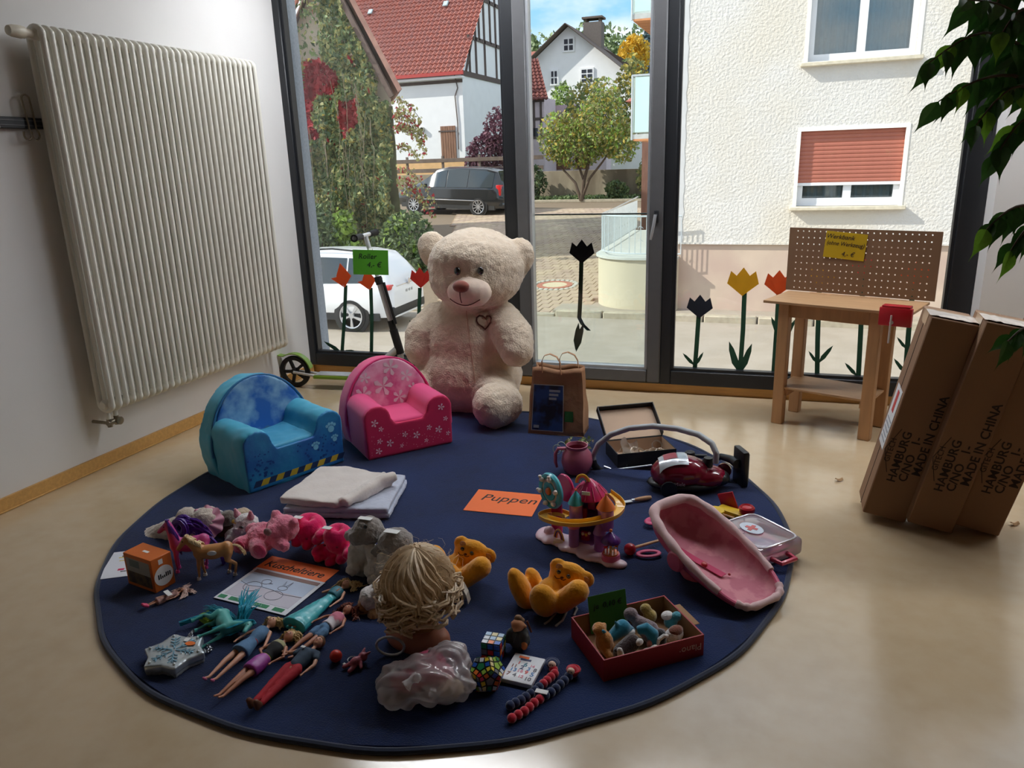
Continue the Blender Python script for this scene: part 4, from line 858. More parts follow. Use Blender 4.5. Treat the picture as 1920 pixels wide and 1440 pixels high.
# ------------------------------------------------------------------ foam armchairs
def foam_chair(name, lbl, loc, rz, W_, Dp, H_, mats, seed, wr):
    """mats: side, back print, front print, seat, piping"""
    t = thing(name, lbl, 'armchair', (loc[0], loc[1], RZ), rz); hw = W_/2; aw = .135; ah = H_*.62; sh = H_*.39; nz_ = fuzz(wr, 9, wr*.5, 22)
    prof = [(-hw, 0), (hw, 0), (hw+.005, ah-.05)]+[(hw-aw/2+aw/2*math.cos(a)+.005, ah-.055+.06*math.sin(a)) for a in [PI*k/8 for k in range(1, 8)]]+[(hw-aw, ah-.07), (hw-aw-.02, sh)]
    prof += [(-x, z) for x, z in prof[::-1][:2]]+[(-hw+aw/2+aw/2*math.cos(a)-.005, ah-.055+.06*math.sin(a)) for a in [PI*k/8 for k in range(1, 8)]]+[(-hw-.005, ah-.05)]
    SYm = Matrix(((1, 0, 0, 0), (0, 0, 1, 0), (0, 1, 0, 0), (0, 0, 0, 1)))
    m = MB(); m.prism(prof, -Dp/2, Dp/2-.06, SYm); blob('base', m, mats[0], t, .010, 4, nz_)
    fp = MB(); fp.prism([(x*.985, .004+z*.985) for x, z in prof], -Dp/2-.006, -Dp/2+.01, SYm); blob('front_panel', fp, mats[2], t, .0065, 2)
    arch = [(-hw, 0), (hw, 0)]+[((hw+.02)*math.cos(a), .10+ (H_-.10)*math.sin(a)) for a in [PI*k/22 for k in range(0, 23)]]
    Mb = T(0, Dp/2-.10, 0) @ RX(-7)
    m = MB(); m.prism(arch, -.055, .075, Mb @ SYm); blob('backrest', m, mats[0], t, .010, 4, nz_)
    ins = [(x*.93, .012+z*.965) for x, z in arch]; m = MB(); m.prism(ins, -.066, -.04, Mb @ SYm); blob('back_print', m, mats[1], t, .007, 3)
    pp_ = [Mb @ Vector(((hw+.02)*.985*math.cos(a), -.058, .10+(H_-.10)*.99*math.sin(a))) for a in [PI*k/30 for k in range(0, 31)]]
    MB().tube(pp_, .006, 6).build('piping', mats[4], t)
    m = MB(); m.rbox((0, -.05, sh-.005), (W_-2*aw+.03, Dp-.12, .035), .012); blob('seat', m, mats[3], t, .007, 3, nz_)
    return t, hw, ah, sh, Mb
def printmat(name, base, c_b, sc, low=None, lowz=.2, rough=.7, w=.1):
    m_ = mat(name, base, rough, .05, 6, .15, 90, c2=c_b, c2s=sc, c2w=w, sheen=.2)
    if low:
        t_ = m_.node_tree; p_ = t_.nodes['Principled BSDF']; src = p_.inputs['Base Color'].links[0].from_socket
        tcn = t_.nodes.new('ShaderNodeTexCoord'); sp = t_.nodes.new('ShaderNodeSeparateXYZ'); t_.links.new(tcn.outputs['Object'], sp.inputs[0])
        no = t_.nodes.new('ShaderNodeTexNoise'); no.inputs['Scale'].default_value = 9; t_.links.new(tcn.outputs['Object'], no.inputs[0])
        ad = t_.nodes.new('ShaderNodeMath'); ad.operation = 'MULTIPLY_ADD'; ad.inputs[1].default_value = .12; t_.links.new(no.outputs[0], ad.inputs[0]); t_.links.new(sp.outputs[2], ad.inputs[2])
        rr_ = t_.nodes.new('ShaderNodeMapRange'); rr_.inputs[1].default_value = lowz+.07; rr_.inputs[2].default_value = lowz+.03; t_.links.new(ad.outputs[0], rr_.inputs[0])
        mxn = t_.nodes.new('ShaderNodeMix'); mxn.data_type = 'RGBA'; t_.links.new(rr_.outputs[0], mxn.inputs[0]); t_.links.new(src, mxn.inputs[6]); mxn.inputs[7].default_value = lin(low)+(1,); t_.links.new(mxn.outputs[2], p_.inputs['Base Color'])
    return m_
M_tq = mat('turquoise_fabric', (52, 152, 190), .6, .06, 5, .2, 70, sheen=.15)
bc = (mat('turquoise_side', (62, 168, 200), .6, .05, 5, .15, 60, sheen=.15), printmat('sky_print', (24, 104, 190), (150, 200, 226), 7, (120, 170, 60), .16), mat('blue_front', (40, 140, 192), .55, .05, 5, .35, 26, c2=(24, 96, 168), c2s=6, bdist=.006), M_tq, mat('blue_piping', (38, 110, 160), .6))
t, hw, ah, sh, Mb = foam_chair('blue_armchair', 'turquoise and blue foam kids armchair with sky print', (-2.262, 2.785), 66.5, .50, .42, .435, bc, 1, .007)
k = MB(); ks = MB(); nst = 13
for i in range(nst):
    x0 = -hw+.02+i*.036; (k if i % 2 else ks).add([(x0, -.2165, .022), (x0+.036, -.2165, .022), (x0+.052, -.2165, .05), (x0+.016, -.2165, .05), (x0, -.214, .022), (x0+.036, -.214, .022), (x0+.052, -.214, .05), (x0+.016, -.214, .05)], [(0, 1, 2, 3), (7, 6, 5, 4), (0, 4, 5, 1), (1, 5, 6, 2), (2, 6, 7, 3), (3, 7, 4, 0)])
k.build('yellow_stripe_print', mat('stripe_yellow', (206, 176, 50), .7), t); ks.build('navy_stripe_print', mat('stripe_navy', (24, 50, 92), .7), t)
SF = Matrix(((1, 0, 0, 0), (0, 0, 1, 0), (0, 1, 0, 0), (0, 0, 0, 1)))
dt = MB(); rr = random.Random(3)
for i in range(70):
    a = rr.uniform(-.24, -.12) if i % 2 else rr.uniform(.0, .22); z_ = rr.uniform(.06, .17); s_ = .0045*(1.3-abs(z_-.06)*6); dt.box(a-s_, a+s_, -.2165, -.214, z_-s_, z_+s_)
dt.build('dot_print', mat('dot_navy', (20, 72, 140), .7), t)
for cx, cz, s_ in ((.19, .185, 1), (.10, .12, .8), (.205, .13, .7)):
    pw = MB()
    pw.lathe([(0, 0), (.017*s_, 0), (.017*s_, .002), (0, .002)], 12, T(cx, -.215, cz) @ RX(90))
    for a in (-50, -17, 17, 50): pw.lathe([(0, 0), (.008*s_, 0), (.008*s_, .002), (0, .002)], 8, T(cx+.027*s_*math.sin(R(a)), -.215, cz+.027*s_*math.cos(R(a))) @ RX(90))
    pw.build('paw_print', mat('paw_pale', (120, 190, 220), .7), t)
MB().rbox((-.06, .066, .39), (.028, .004, .03), .001, 1, M=RX(-7)).build('price_sticker', mat('paper_white', (236, 236, 232), .8), t)
pc = (mat('pink_foam', (224, 58, 124), .75, .05, 5, .1, 80, sheen=.3), printmat('pink_print', (212, 92, 148), (236, 176, 204), 9, None), mat('magenta_front', (206, 22, 84), .75, .06, 5, .1, 80, sheen=.2), mat('pink_seat', (226, 66, 126), .75, .05, 5, sheen=.3), mat('pink_piping', (216, 50, 118), .7))
t, hw, ah, sh, Mb = foam_chair('pink_armchair', 'hot pink foam kids armchair with white flower print', (-1.86, 3.265), 48.8, .455, .40, .42, pc, 2, .0)
fl_ = MB(); rr = random.Random(9)
def flower(mb, x, z, s_, M):
    for a in range(5):
        an = R(72*a+rr.uniform(-8, 8)); mb.add([(x, 0, z), (x+s_*math.cos(an-.32)*.8, 0, z+s_*math.sin(an-.32)*.8), (x+s_*math.cos(an), 0, z+s_*math.sin(an)), (x+s_*math.cos(an+.32)*.8, 0, z+s_*math.sin(an+.32)*.8)], [(0, 1, 2, 3)], M)
for x, z, s_ in ((-.18, .185, .020), (-.15, .15, .014), (.17, .205, .019), (.19, .14, .014), (-.11, .07, .02), (-.03, .10, .016), (.03, .085, .02), (.10, .11, .015), (.15, .09, .02), (-.16, .09, .015), (-.17, .04, .018), (.20, .06, .013), (-.05, .045, .011), (.08, .045, .012)): fq = MB(); flower(fq, x, z, s_, T(0, -.2075, 0)); fq.build('flower_print', mat('flower_white', (246, 196, 216), .8), t, smooth=False)
for i in range(60): x, z = rr.uniform(-.21, .21), rr.uniform(.02, .12); fl_.add([(x-.002, -.2075, z), (x+.002, -.2075, z), (x, -.2075, z+.003)], [(0, 1, 2)])
o = fl_.build('speckle_print', mat('flower_white', (246, 196, 216), .8), t, smooth=False); o['kind'] = 'stuff'
fb = MB()
for x, z, s_ in ((-.12, .33, .03), (.02, .365, .045), (.10, .31, .035), (-.03, .275, .055), (.13, .24, .03), (-.14, .25, .045), (.05, .205, .04)): fb = MB(); flower(fb, x, z, s_, Mb @ T(0, -.0675, 0)); fb.build('flower_print', mat('flower_grey', (222, 206, 214), .8), t, smooth=False)

# ------------------------------------------------------------------ scooter with price card
sct = thing('kick_scooter', 'green and silver kick scooter leaning by the window', 'scooter', (0, 0, 0)); M_gr = mat('lime_enamel', (120, 160, 40), .35, .05, 5, coat=.3); M_sil = mat('polished_aluminium', (206, 208, 210), .3, .04, 20, metal=.35); M_rub = mat('black_rubber', (20, 20, 22), .7, .1, 30)
rwc = Vector((-3.02, 4.03, .105)); fwc = Vector((-2.27, 4.12, .105)); dd = (fwc-rwc).normalized(); sd2 = Vector((0, 0, 1)).cross(dd)
Mwh = Matrix.Identity(4)
def wheel(c, yaw):
    M_ = T(*c) @ RZm(yaw) @ RX(90); w_ = MB().lathe([(.078, -.012), (.078, .012), (.1, .014), (.106, .008), (.106, -.008), (.1, -.014), (.078, -.012)], 36).build('wheel', M_rub, sct, M=M_)
    h_ = MB(); h_.lathe([(0, -.018), (.022, -.018), (.022, .018), (0, .018)], 16)
    for i in range(5): h_.box(-.009, .009, .018, .08, -.008, .008, RZm(72*i+20))
    h_.build('spokes', M_rub, w_)
yw = math.degrees(math.atan2(dd.y, dd.x)); wheel(rwc, yw); wheel(fwc, yw+18)
dk = MB(); c_ = rwc+dd*.36; dk.rbox((0, 0, 0), (.42, .10, .024), .006, M=T(c_.x, c_.y, .082) @ RZm(yw)); dk.build('deck', M_gr, sct)
dk = MB(); dk.rbox((0, 0, 0), (.40, .085, .006), .002, 1, M=T(c_.x, c_.y, .097) @ RZm(yw)); dk.build('grip_tape', M_sil, sct)
fk = MB()
for s_ in (1, -1): fk.tube([rwc+sd2*(.022*s_), rwc+dd*.17+sd2*(.03*s_)+Vector((0, 0, -.02))], .009, 6)
fk.build('rear_fork', M_sil, sct)
fd = MB(); fa = [rwc+dd*(.122*math.cos(a))+Vector((0, 0, .122*math.sin(a))) for a in [R(12+i*11) for i in range(11)]]; fa.append(fa[-1]-dd*.04+Vector((0, 0, .006))); fd.ribbon(fa, .045, side=sd2, thick=.006); fd.build('fender', M_gr, sct)
htop, hbot = G(685, 441, 4.10), Vector((-2.295, 4.13, .30)); ax_ = (htop-hbot).normalized(); hl = (htop-hbot).length
st_ = MB(); st_.tube([hbot-ax_*.06, hbot+ax_*.10], .026, 12); st_.tube([hbot+ax_*.1, hbot+ax_*.16], .022, 12); st_.build('head_tube', M_rub, sct)
st_ = MB(); st_.tube([hbot+ax_*.12, hbot+ax_*hl*.62], .018, 12); st_.tube([hbot+ax_*hl*.58, htop], .014, 12); st_.build('steering_column', M_sil, sct)
st_ = MB(); st_.tube([hbot+ax_*hl*.56, hbot+ax_*hl*.63], .023, 12); st_.rbox((0, 0, 0), (.03, .05, .03), .005, M=T(*(hbot+ax_*hl*.60))); st_.build('clamp', M_rub, sct)
st_ = MB(); q0 = hbot+ax_*.14+Vector((.035, -.01, 0)); st_.tube([q0, hbot+ax_*hl*.58+Vector((.035, -.01, 0))], .010, 8); st_.build('brake_rod', M_rub, sct)
fkk = MB(); fkk.tube([hbot-ax_*.05, fwc+sd2*.03, ], [.02, .012], 8); fkk.tube([hbot-ax_*.05, fwc-sd2*.03], [.02, .012], 8); fkk.build('front_fork', M_sil, sct)
nk = MB(); nk.tube([hbot-ax_*.02, rwc+dd*.52+Vector((0, 0, .0)), rwc+dd*.50+Vector((0, 0, -.02))], [.022, .02, .02], 10); nk.build('neck', M_sil, sct)
hb = Vector((-.2, .98, 0)).normalized()
MB().tube([htop-hb*.20, htop+hb*.20], .013, 10).build('handlebar', M_sil, sct)
for s_ in (1, -1): MB().tube([htop+hb*(.075*s_), htop+hb*(.08*s_), htop+hb*(.19*s_), htop+hb*(.20*s_)], [.016, .019, .019, .023], 12).build('hand_grip', M_rub, sct)
M_gcard = mat('green_card_tag', (86, 172, 40), .75, .03, 6, trl=.15); M_ink = mat('black_ink', (22, 22, 24), .7)
cc = G(695, 492, 4.05); t = thing('price_card', 'bright green handwritten price card hung on the scooter', 'card', M=T(*cc) @ RZm(20) @ RY(3))
MB().rbox((0, 0, 0), (.215, .0016, .15), .0005, 1).build('card', M_gcard, t); MT = T(0, -.0012, 0) @ RX(90)
text('Roller', .045, M_ink, t, MT @ T(-.02, .035, 0), shear=.2); text('4,- \u20ac', .045, M_ink, t, MT @ T(.02, -.015, 0), shear=.2)
MB().ribbon([(0, .03, .07), (0, .012, .085), (0, .002, .072)], .02, side=(1, 0, 0), thick=.0008).build('tape', mat('clear_tape', (220, 224, 214), .3), t)

# ------------------------------------------------------------------ blankets
M_b1 = mat('grey_blue_fleece', (188, 194, 212), .95, .05, 20, .4, 90, sheen=.5, bdist=.004); M_b2 = mat('cream_fleece', (222, 212, 204), .95, .04, 20, .4, 80, sheen=.5, bdist=.004)
ca, cb_, cc_, cd_ = Vector((-1.885, 2.30, 0)), Vector((-1.435, 2.425, 0)), Vector((-1.53, 2.77, 0)), Vector((-1.97, 2.70, 0))
def quadmat(u, v): return ca.lerp(cb_, u).lerp(cd_.lerp(cc_, u), v)
t = thing('folded_blanket', 'grey blue folded fleece blanket at the bottom of the pile', 'blanket', (0, 0, RZ)); 
for i in range(2):
    m = MB(); z0 = .002+i*.024; sh_ = i*.012
    def fn(u, v, z0=z0, i=i): p = quadmat(min(1, max(0, .0+u)), v); return p
    n_ = 14; top = MB()
    for j in range(8):
        a, b = j/8, (j+1)/8
        pa, pb, pc_, pd = quadmat(.02+.01*i, a*.97+.015), quadmat(.98-.015*i, a*.97+.015), quadmat(.98-.015*i, b*.97+.018), quadmat(.02+.01*i, b*.97+.018)
        m.add([(p.x, p.y, z0) for p in (pa, pb, pc_, pd)]+[(p.x, p.y, z0+.024) for p in (pa, pb, pc_, pd)], [(3, 2, 1, 0), (4, 5, 6, 7), (0, 1, 5, 4), (1, 2, 6, 5), (2, 3, 7, 6), (3, 0, 4, 7)])
    blob('blanket_layer', m, M_b1, t, .0065, 7, fuzz(.004, 14, .002, 40))
t = thing('cream_blanket', 'cream fleece blanket folded on top of the blanket pile', 'blanket', (0, 0, RZ+.052))
m = MB(); poly2 = [quadmat(-.02, .10), quadmat(.52, -.02), quadmat(.72, .18), quadmat(.90, .62), quadmat(.80, .78), quadmat(.35, .96), quadmat(.08, .92)]
m.prism([(p.x, p.y) for p in poly2], 0, .030); q = [quadmat(.60, .0), quadmat(.70, .25), quadmat(.80, .5), quadmat(.92, .66)]
m.tube([(p.x, p.y, .022+.006*i) for i, p in enumerate(q)], [.020, .022, .026, .022], 8); q = [quadmat(.56, .03), quadmat(.66, .30), quadmat(.76, .58), quadmat(.80, .75)]; m.tube([(p.x, p.y, .034) for p in q], [.010, .012, .014, .010], 8)
def sag(c, n):
    c = c+n*(noise.noise(c*16)*.005+noise.noise(c*5)*.006); return c
blob('blanket_fold', m, M_b2, t, .0065, 7, sag)

# ------------------------------------------------------------------ paper bag
M_kraft = mat('kraft_paper', (166, 122, 88), .75, .08, 8, .5, 14, bdist=.01)
A_, B_ = RP(990, 812), RP(1096, 820); xd = (B_-A_).normalized(); bagM = Matrix(((xd.x, -xd.y, 0, A_.x), (xd.y, xd.x, 0, A_.y), (0, 0, 1, RZ), (0, 0, 0, 1)))
t = thing('paper_bag', 'brown paper carrier bag with dark blue printed panel', 'paper bag', M=bagM); BWd, BDp, BHt = .295, .15, .345
m = MB(); n_ = 10; rows = 10; ring = []
def bagpt(u, z):
    s_ = z/BHt; per = u*2*(BWd+BDp); x0 = .012*s_; crease = .012*s_
    if per < BWd: x, y = per, 0
    elif per < BWd+BDp: x, y = BWd, per-BWd
    elif per < 2*BWd+BDp: x, y = 2*BWd+BDp-per, BDp
    else: x, y = 0, 2*(BWd+BDp)-per
    if x in (0, BWd): y2 = abs(y-BDp/2)/(BDp/2); x += (1 if x == 0 else -1)*crease*2.2*(1-y2)
    y = BDp/2+(y-BDp/2)*(1-.45*s_); x = BWd/2+(x-BWd/2)*(1-.10*s_)
    w_ = .006*noise.noise(Vector((x*12, y*12, z*10))); return (x+w_, y+w_+(.02*s_), z)
m.grid(lambda u, v: bagpt(u, v*BHt*(1+.02*math.sin(u*25)*v)), 60, 14); m.add([(0, 0, .002), (BWd, 0, .002), (BWd, BDp, .002), (0, BDp, .002)], [(0, 1, 2, 3)])
o = m.build('bag_body', M_kraft, t, ang=50); sm = o.modifiers.new('t', 'SOLIDIFY'); sm.thickness = .0015
def onbag(x, z):
    s_ = z/BHt; y = BDp/2+(0-BDp/2)*(1-.45*s_)+.02*s_; return Vector((BWd/2+(x-BWd/2)*(1-.10*s_), y-.0075, z))
def bagpanel(x0, x1, z0, z1, name, m_, off=0):
    k = MB(); k.grid(lambda u, v: onbag(x0+(x1-x0)*u, z0+(z1-z0)*v)+Vector((0, -off, 0)), 6, 8); return k.build(name, m_, t)
bagpanel(.018, .192, .02, .262, 'panel_border', mat('off_white_print', (206, 204, 198), .7)); bagpanel(.022, .188, .024, .258, 'printed_panel', mat('navy_photo_print', (18, 28, 52), .5, .3, 14, c2=(40, 78, 140), c2s=12, c2w=.08), .0008)
bagpanel(.198, .245, .075, .13, 'green_print', mat('green_print', (44, 110, 50), .7), .0008)
for i in range(3): bagpanel(.11, .172-.01*i, .225-.02*i, .237-.02*i, 'caption_print', mat('caption_white', (176, 186, 196), .7), .0016)
bagpanel(.03, .06, .035, .05, 'small_logo_print', MATS['caption_white'], .0016)
k = MB(); k.tube([onbag(.205+.0016*i, .175+.0009*i+.010*math.sin(i*.9))+Vector((0, -.001, 0)) for i in range(24)], .0011, 4); k.build('script_print', mat('brown_print', (104, 62, 44), .7), t)
for yo, dx in ((.045, -.03), (.10, .05)):
    hdl = MB(); hdl.ribbon([(BWd/2+dx-.045, yo, .32), (BWd/2+dx-.045, yo-.004, .385), (BWd/2+dx-.03, yo-.006, .415), (BWd/2+dx, yo-.008, .425), (BWd/2+dx+.035, yo-.006, .41), (BWd/2+dx+.05, yo, .38), (BWd/2+dx+.055, yo, .315)], .016, side=(0, 1, .1), thick=.002); hdl.build('handle', M_kraft, t)

# ------------------------------------------------------------------ workbench
M_ply = mat('beech_ply', (176, 138, 100), .55, .08, 3, .1, 20, stretch=(2, 14, 14)); M_leg = mat('pine', (180, 138, 98), .55, .12, 3, .1, 20, stretch=(14, 14, 1.4)); M_hb = mat('hardboard', (122, 92, 68), .6, .06, 8)
wbM = T(.265, 4.11, 0) @ RZm(-20.5); wb = thing('toy_workbench', 'wooden toy workbench with pegboard back by the window', 'workbench', M=wbM); ZT = .655
MB().rbox((.01, 0, ZT), (.70, .345, .014), .002, 1).build('bench_top', M_ply, wb)
for x, y in ((-.24, -.12), (.20, -.12), (-.24, .12), (.20, .12)): MB().rbox((x, y, (ZT-.008)/2), (.055, .05, ZT-.008), .003, 1).build('leg', M_leg, wb)
for y in (-.12, .12): MB().rbox((-.02, y, ZT-.045), (.44, .022, .065), .002, 1).build('apron', M_leg, wb)
for x in (-.24, .20): MB().rbox((x, 0, ZT-.045), (.022, .24, .065), .002, 1).build('apron', M_leg, wb)
MB().rbox((-.02, 0, .20), (.47, .27, .012), .002, 1).build('shelf', M_ply, wb)
for x in (-.24, .20): MB().rbox((x+(.03 if x < 0 else -.03), 0, .175), (.02, .24, .04), .002, 1).build('shelf_rail', M_leg, wb)
pg_ = MB(); NX, NZ, PW, PH = 25, 10, .735, .335; cx_, cz_ = PW/NX, PH/NZ; y0, y1 = .165, .172
for i in range(NX):
    for j in range(NZ):
        x0, z0 = -.355+i*cx_, ZT+.012+j*cz_; hole = 1 <= i < NX-1
        if not hole: pg_.box(x0, x0+cx_, y0, y1, z0, z0+cz_); continue
        c_ = (x0+cx_/2, z0+cz_/2); r_ = .0042; sq = [(x0, z0), (x0+cx_/2, z0), (x0+cx_, z0), (x0+cx_, z0+cz_/2), (x0+cx_, z0+cz_), (x0+cx_/2, z0+cz_), (x0, z0+cz_), (x0, z0+cz_/2)]
        ci = [(c_[0]+r_*math.cos(R(225+45*k_)), c_[1]+r_*math.sin(R(225+45*k_))) for k_ in range(8)]
        vs = [(a, y0, b) for a, b in sq]+[(a, y0, b) for a, b in ci]+[(a, y1, b) for a, b in sq]+[(a, y1, b) for a, b in ci]
        fs = [(k_, (k_+1) % 8, 8+(k_+1) % 8, 8+k_) for k_ in range(8)]+[(16+k_, 24+k_, 24+(k_+1) % 8, 16+(k_+1) % 8) for k_ in range(8)]+[(8+k_, 8+(k_+1) % 8, 24+(k_+1) % 8, 24+k_) for k_ in range(8)]
        pg_.add(vs, fs)
pg_.build('pegboard', M_hb, wb, smooth=False)
MB().rbox((-.02, .155, ZT-.02), (.4, .02, .06), .002, 1).build('pegboard_batten', M_leg, wb)
M_red = mat('red_lacquer', (178, 22, 36), .35, .05, 6, coat=.3); vc = thing('toy_vice', 'red toy vice clamped on the workbench corner', 'vice', M=wbM @ T(.30, -.185, ZT-.03))
MB().rbox((0, -.012, .02), (.14, .03, .085), .004).build('jaw', M_red, vc); MB().rbox((0, .0, .066), (.12, .05, .012), .003).build('top_plate', M_red, vc)
k = MB(); k.cyl((-.01, -.04, -.005), (-.01, .02, -.005), .008, seg=10); k.cyl((-.012, -.038, .03), (-.012, -.042, -.10), .0045, seg=8); k.build('screw_handle', M_sil, vc)
t = thing('yellow_note', 'yellow handwritten price note taped to the pegboard', 'note', M=wbM @ T(-.062, .162, ZT+.262)); MB().rbox((0, 0, 0), (.205, .0014, .135), .0004, 1, M=RY(4)).build('note_paper', mat('yellow_paper', (206, 172, 20), .8, .03, 6, trl=.25), t)
MT = RY(4) @ T(0, -.0012, 0) @ RX(90); text('Werkbank', .033, M_ink, t, MT @ T(-.03, .042, 0), shear=.25); text('(ohne Werkzeug)', .031, M_ink, t, MT @ T(.0, .008, 0), shear=.25, sx=.85); text('4,- \u20ac', .033, M_ink, t, MT @ T(.02, -.042, 0), shear=.25)

# ------------------------------------------------------------------ cardboard boxes
M_card = mat('cardboard', (142, 108, 80), .8, .06, 4, .15, 40, c2=(132, 98, 74), c2s=2); M_tape = mat('brown_tape', (196, 172, 146), .18, .05, 10); M_prt = mat('box_print', (44, 30, 24), .8)
def carton(lbl, px, py, dz, lean, back, yaw, sz, sticker=False):
    A0 = P(px, py, dz); t = thing('cardboard_box', lbl, 'cardboard box', M=T(*A0) @ RZm(yaw) @ RY(lean) @ RX(-back), group='long cardboard boxes leaning together'); w_, d_, l_ = sz
    m = MB(); m.rbox((w_/2, d_/2, l_/2), (w_, d_, l_), .004, 1); m.build('carton', M_card, t)
    MB().box(-.0012, w_+.0012, d_*.46, d_*.46+.003, .0, l_+.0012).build('flap_seam', M_prt, t) 
    k = MB(); k.box(-.0016, w_+.0016, d_*.25, d_*.72, l_-.045, l_+.0016); k.build('packing_tape', M_tape, t)
    k = MB(); k.grid(lambda u, v: (-.004+(w_+.008)*u, d_*(.05+.5*v), l_+.004+.008*abs(noise.noise(Vector((u*9, v*6, px))))), 14, 6); k.build('loose_tape', mat('clear_film', (226, 216, 206), .12, .05, 10), t)
    MT = T(w_*.5, -.0008, l_*.35) @ RX(90) @ RZm(90)
    text('HAMBURG', .042, M_prt, t, MT @ T(-.02, .02, 0), 'lettering', bold=.0006, sx=1.05); text('C/NO   1-', .042, M_prt, t, MT @ T(-.02, -.017, 0), 'lettering', bold=.0006, sx=1.05); text('MADE IN CHINA', .042, M_prt, t, MT @ T(.085, -.054, 0), 'lettering', bold=.0006, sx=1.05)
    text('GITECH', .028, M_prt, t, MT @ T(.0, .058, 0), 'lettering'); k = MB(); k.tube([MT @ Vector((-.09, .045, 0)), MT @ Vector((.0, .078, 0)), MT @ Vector((.09, .045, 0))], .0012, 4); k.build('logo_outline', M_prt, t)
    if sticker:
        MB().box(-.0012, 0, d_*.16, d_*.80, .26, .50).build('shipping_label', mat('label_white', (226, 228, 232), .5, .02, 5), t); MB().box(-.002, -.0008, d_*.38, d_*.58, .40, .485).build('red_print', mat('label_red', (196, 60, 60), .6), t)
        k = MB()
        for i in range(5): k.box(-.002, -.0008, d_*.24, d_*.72, .285+i*.02, .292+i*.02)
        k.build('label_print', mat('label_grey', (150, 156, 166), .6), t)
    return t
carton('long cardboard box with a white shipping label, nearest the workbench', 1617, 960, .035, 10.5, -3, 1, (.155, .175, .80), True)
carton('middle one of the long cardboard boxes leaning together', 1701, 979, .035, 11, -3, 1, (.155, .175, .80))
carton('long cardboard box half hidden behind the ficus leaves', 1787, 983, .035, 11.5, -3, 1, (.155, .175, .80))
t = thing('cardboard_box', 'pale carton corner on the floor beyond the leaning boxes', 'cardboard box', (1.16, 3.12, 0), -12); MB().rbox((0, .1, .11), (.30, .3, .22), .004, 1).build('carton', M_card, t); MB().box(-.151, .151, -.0512, -.05, .10, .16).build('packing_tape', M_tape, t)

# ------------------------------------------------------------------ ficus
M_lf = mat('ficus_leaf', (44, 84, 30), .38, .2, 6, coat=.25, trl=.22); M_lf2 = mat('young_ficus_leaf', (104, 150, 44), .4, .15, 6, coat=.2, trl=.35)
fx = thing('ficus_tree', 'indoor ficus tree with drooping glossy leaves', 'plant', (1.18, 2.35, 0)); rr = random.Random(17)
MB().lathe([(0, 0), (.13, 0), (.17, .28), (.175, .30), (.16, .30), (.155, .26), (0, .26)], 28).build('pot', mat('terracotta', (170, 96, 66), .8), fx)
tk = MB(); tk.tube([(0, 0, .2), (.01, .01, .7), (-.02, .02, 1.2), (.0, 0, 1.75), (-.03, 0, 2.2)], [.02, .018, .016, .012, .008], 8); tk.build('trunk', M_bark, fx)
def leafmesh(nm):
    mb = MB(); prof = [0, .30, .42, .44, .38, .27, .14, .05, .012, 0]; n_ = len(prof)-1
    def f_(u, v):
        i = v*n_; j = min(int(i), n_-1); w_ = prof[j]+(prof[j+1]-prof[j])*(i-j); x = (u-.5)*w_; return (x, v, -.18*v*v+abs(x)*.35)
    mb.grid(f_, 4, n_); return mb.mesh(nm)
lm, lm2 = leafmesh('leaf'), leafmesh('leaf'); lm.materials.append(M_lf); lm2.materials.append(M_lf2)
fo = Vector((1.18, 2.35, 0))
def spray(px0, py0, px1, py1, Y0, Y1, n_, L_, droop=.06, spread=1.0):
    a, b = G(px0, py0, Y0)-fo, G(px1, py1, Y1)-fo; q = []
    for i in range(9):
        u = i/8; p = a.lerp(b, u)+Vector((0, 0, droop*math.sin(PI*u)*1.0)); q.append(p)
    MB().tube(q, [.005-.0035*i/8 for i in range(9)], 6).build('twig', M_bark, fx)
    d0 = (b-a).normalized()
    for k_ in range(n_):
        u = .12+.88*k_/(n_-1); i = min(7, int(u*8)); p = q[i].lerp(q[i+1], u*8-i); sgn = 1 if k_ % 2 else -1
        d = (d0*rr.uniform(.25, .8)+Vector((0, 0, -rr.uniform(.5, 1.1)))+Vector((d0.y, -d0.x, 0))*sgn*rr.uniform(.1, .6)*spread).normalized()
        o = link('leaf', lm2 if rr.random() < .08 else lm, None, fx); s_ = L_*rr.uniform(.8, 1.2)
        zax = Vector((rr.uniform(-.7, .7), -1, rr.uniform(.0, .9))); zax = (zax-d*zax.dot(d)).normalized(); xax = d.cross(zax)
        o.matrix_basis = Matrix(((xax.x, d.x, zax.x, p.x), (xax.y, d.y, zax.y, p.y), (xax.z, d.z, zax.z, p.z), (0, 0, 0, 1))) @ Matrix.Scale(s_, 4)
for args in ((1925, 95, 1742, 118, 2.3, 2.0, 13, .085, .05), (1940, 150, 1760, 190, 2.3, 2.1, 12, .085, .03), (1945, 60, 1815, 0, 2.3, 2.1, 11, .085, .02), (1940, -20, 1835, 60, 2.3, 2.2, 12, .085, .05), (1950, 180, 1830, 235, 2.3, 2.15, 13, .085, .05),
             (1950, 140, 1862, 120, 2.25, 2.3, 12, .085, .04), (1950, 230, 1870, 290, 2.3, 2.2, 10, .085, .04), (1935, 20, 1880, 60, 2.2, 2.1, 9, .085, .02), (1960, 80, 1875, 170, 2.4, 2.35, 12, .09, .05), (1950, 395, 1850, 430, 2.2, 2.05, 9, .085, .03), (1950, 420, 1895, 470, 2.2, 2.1, 7, .08, .02), (1950, 620, 1890, 640, 2.1, 2.0, 7, .08, .02)):
    spray(*args)
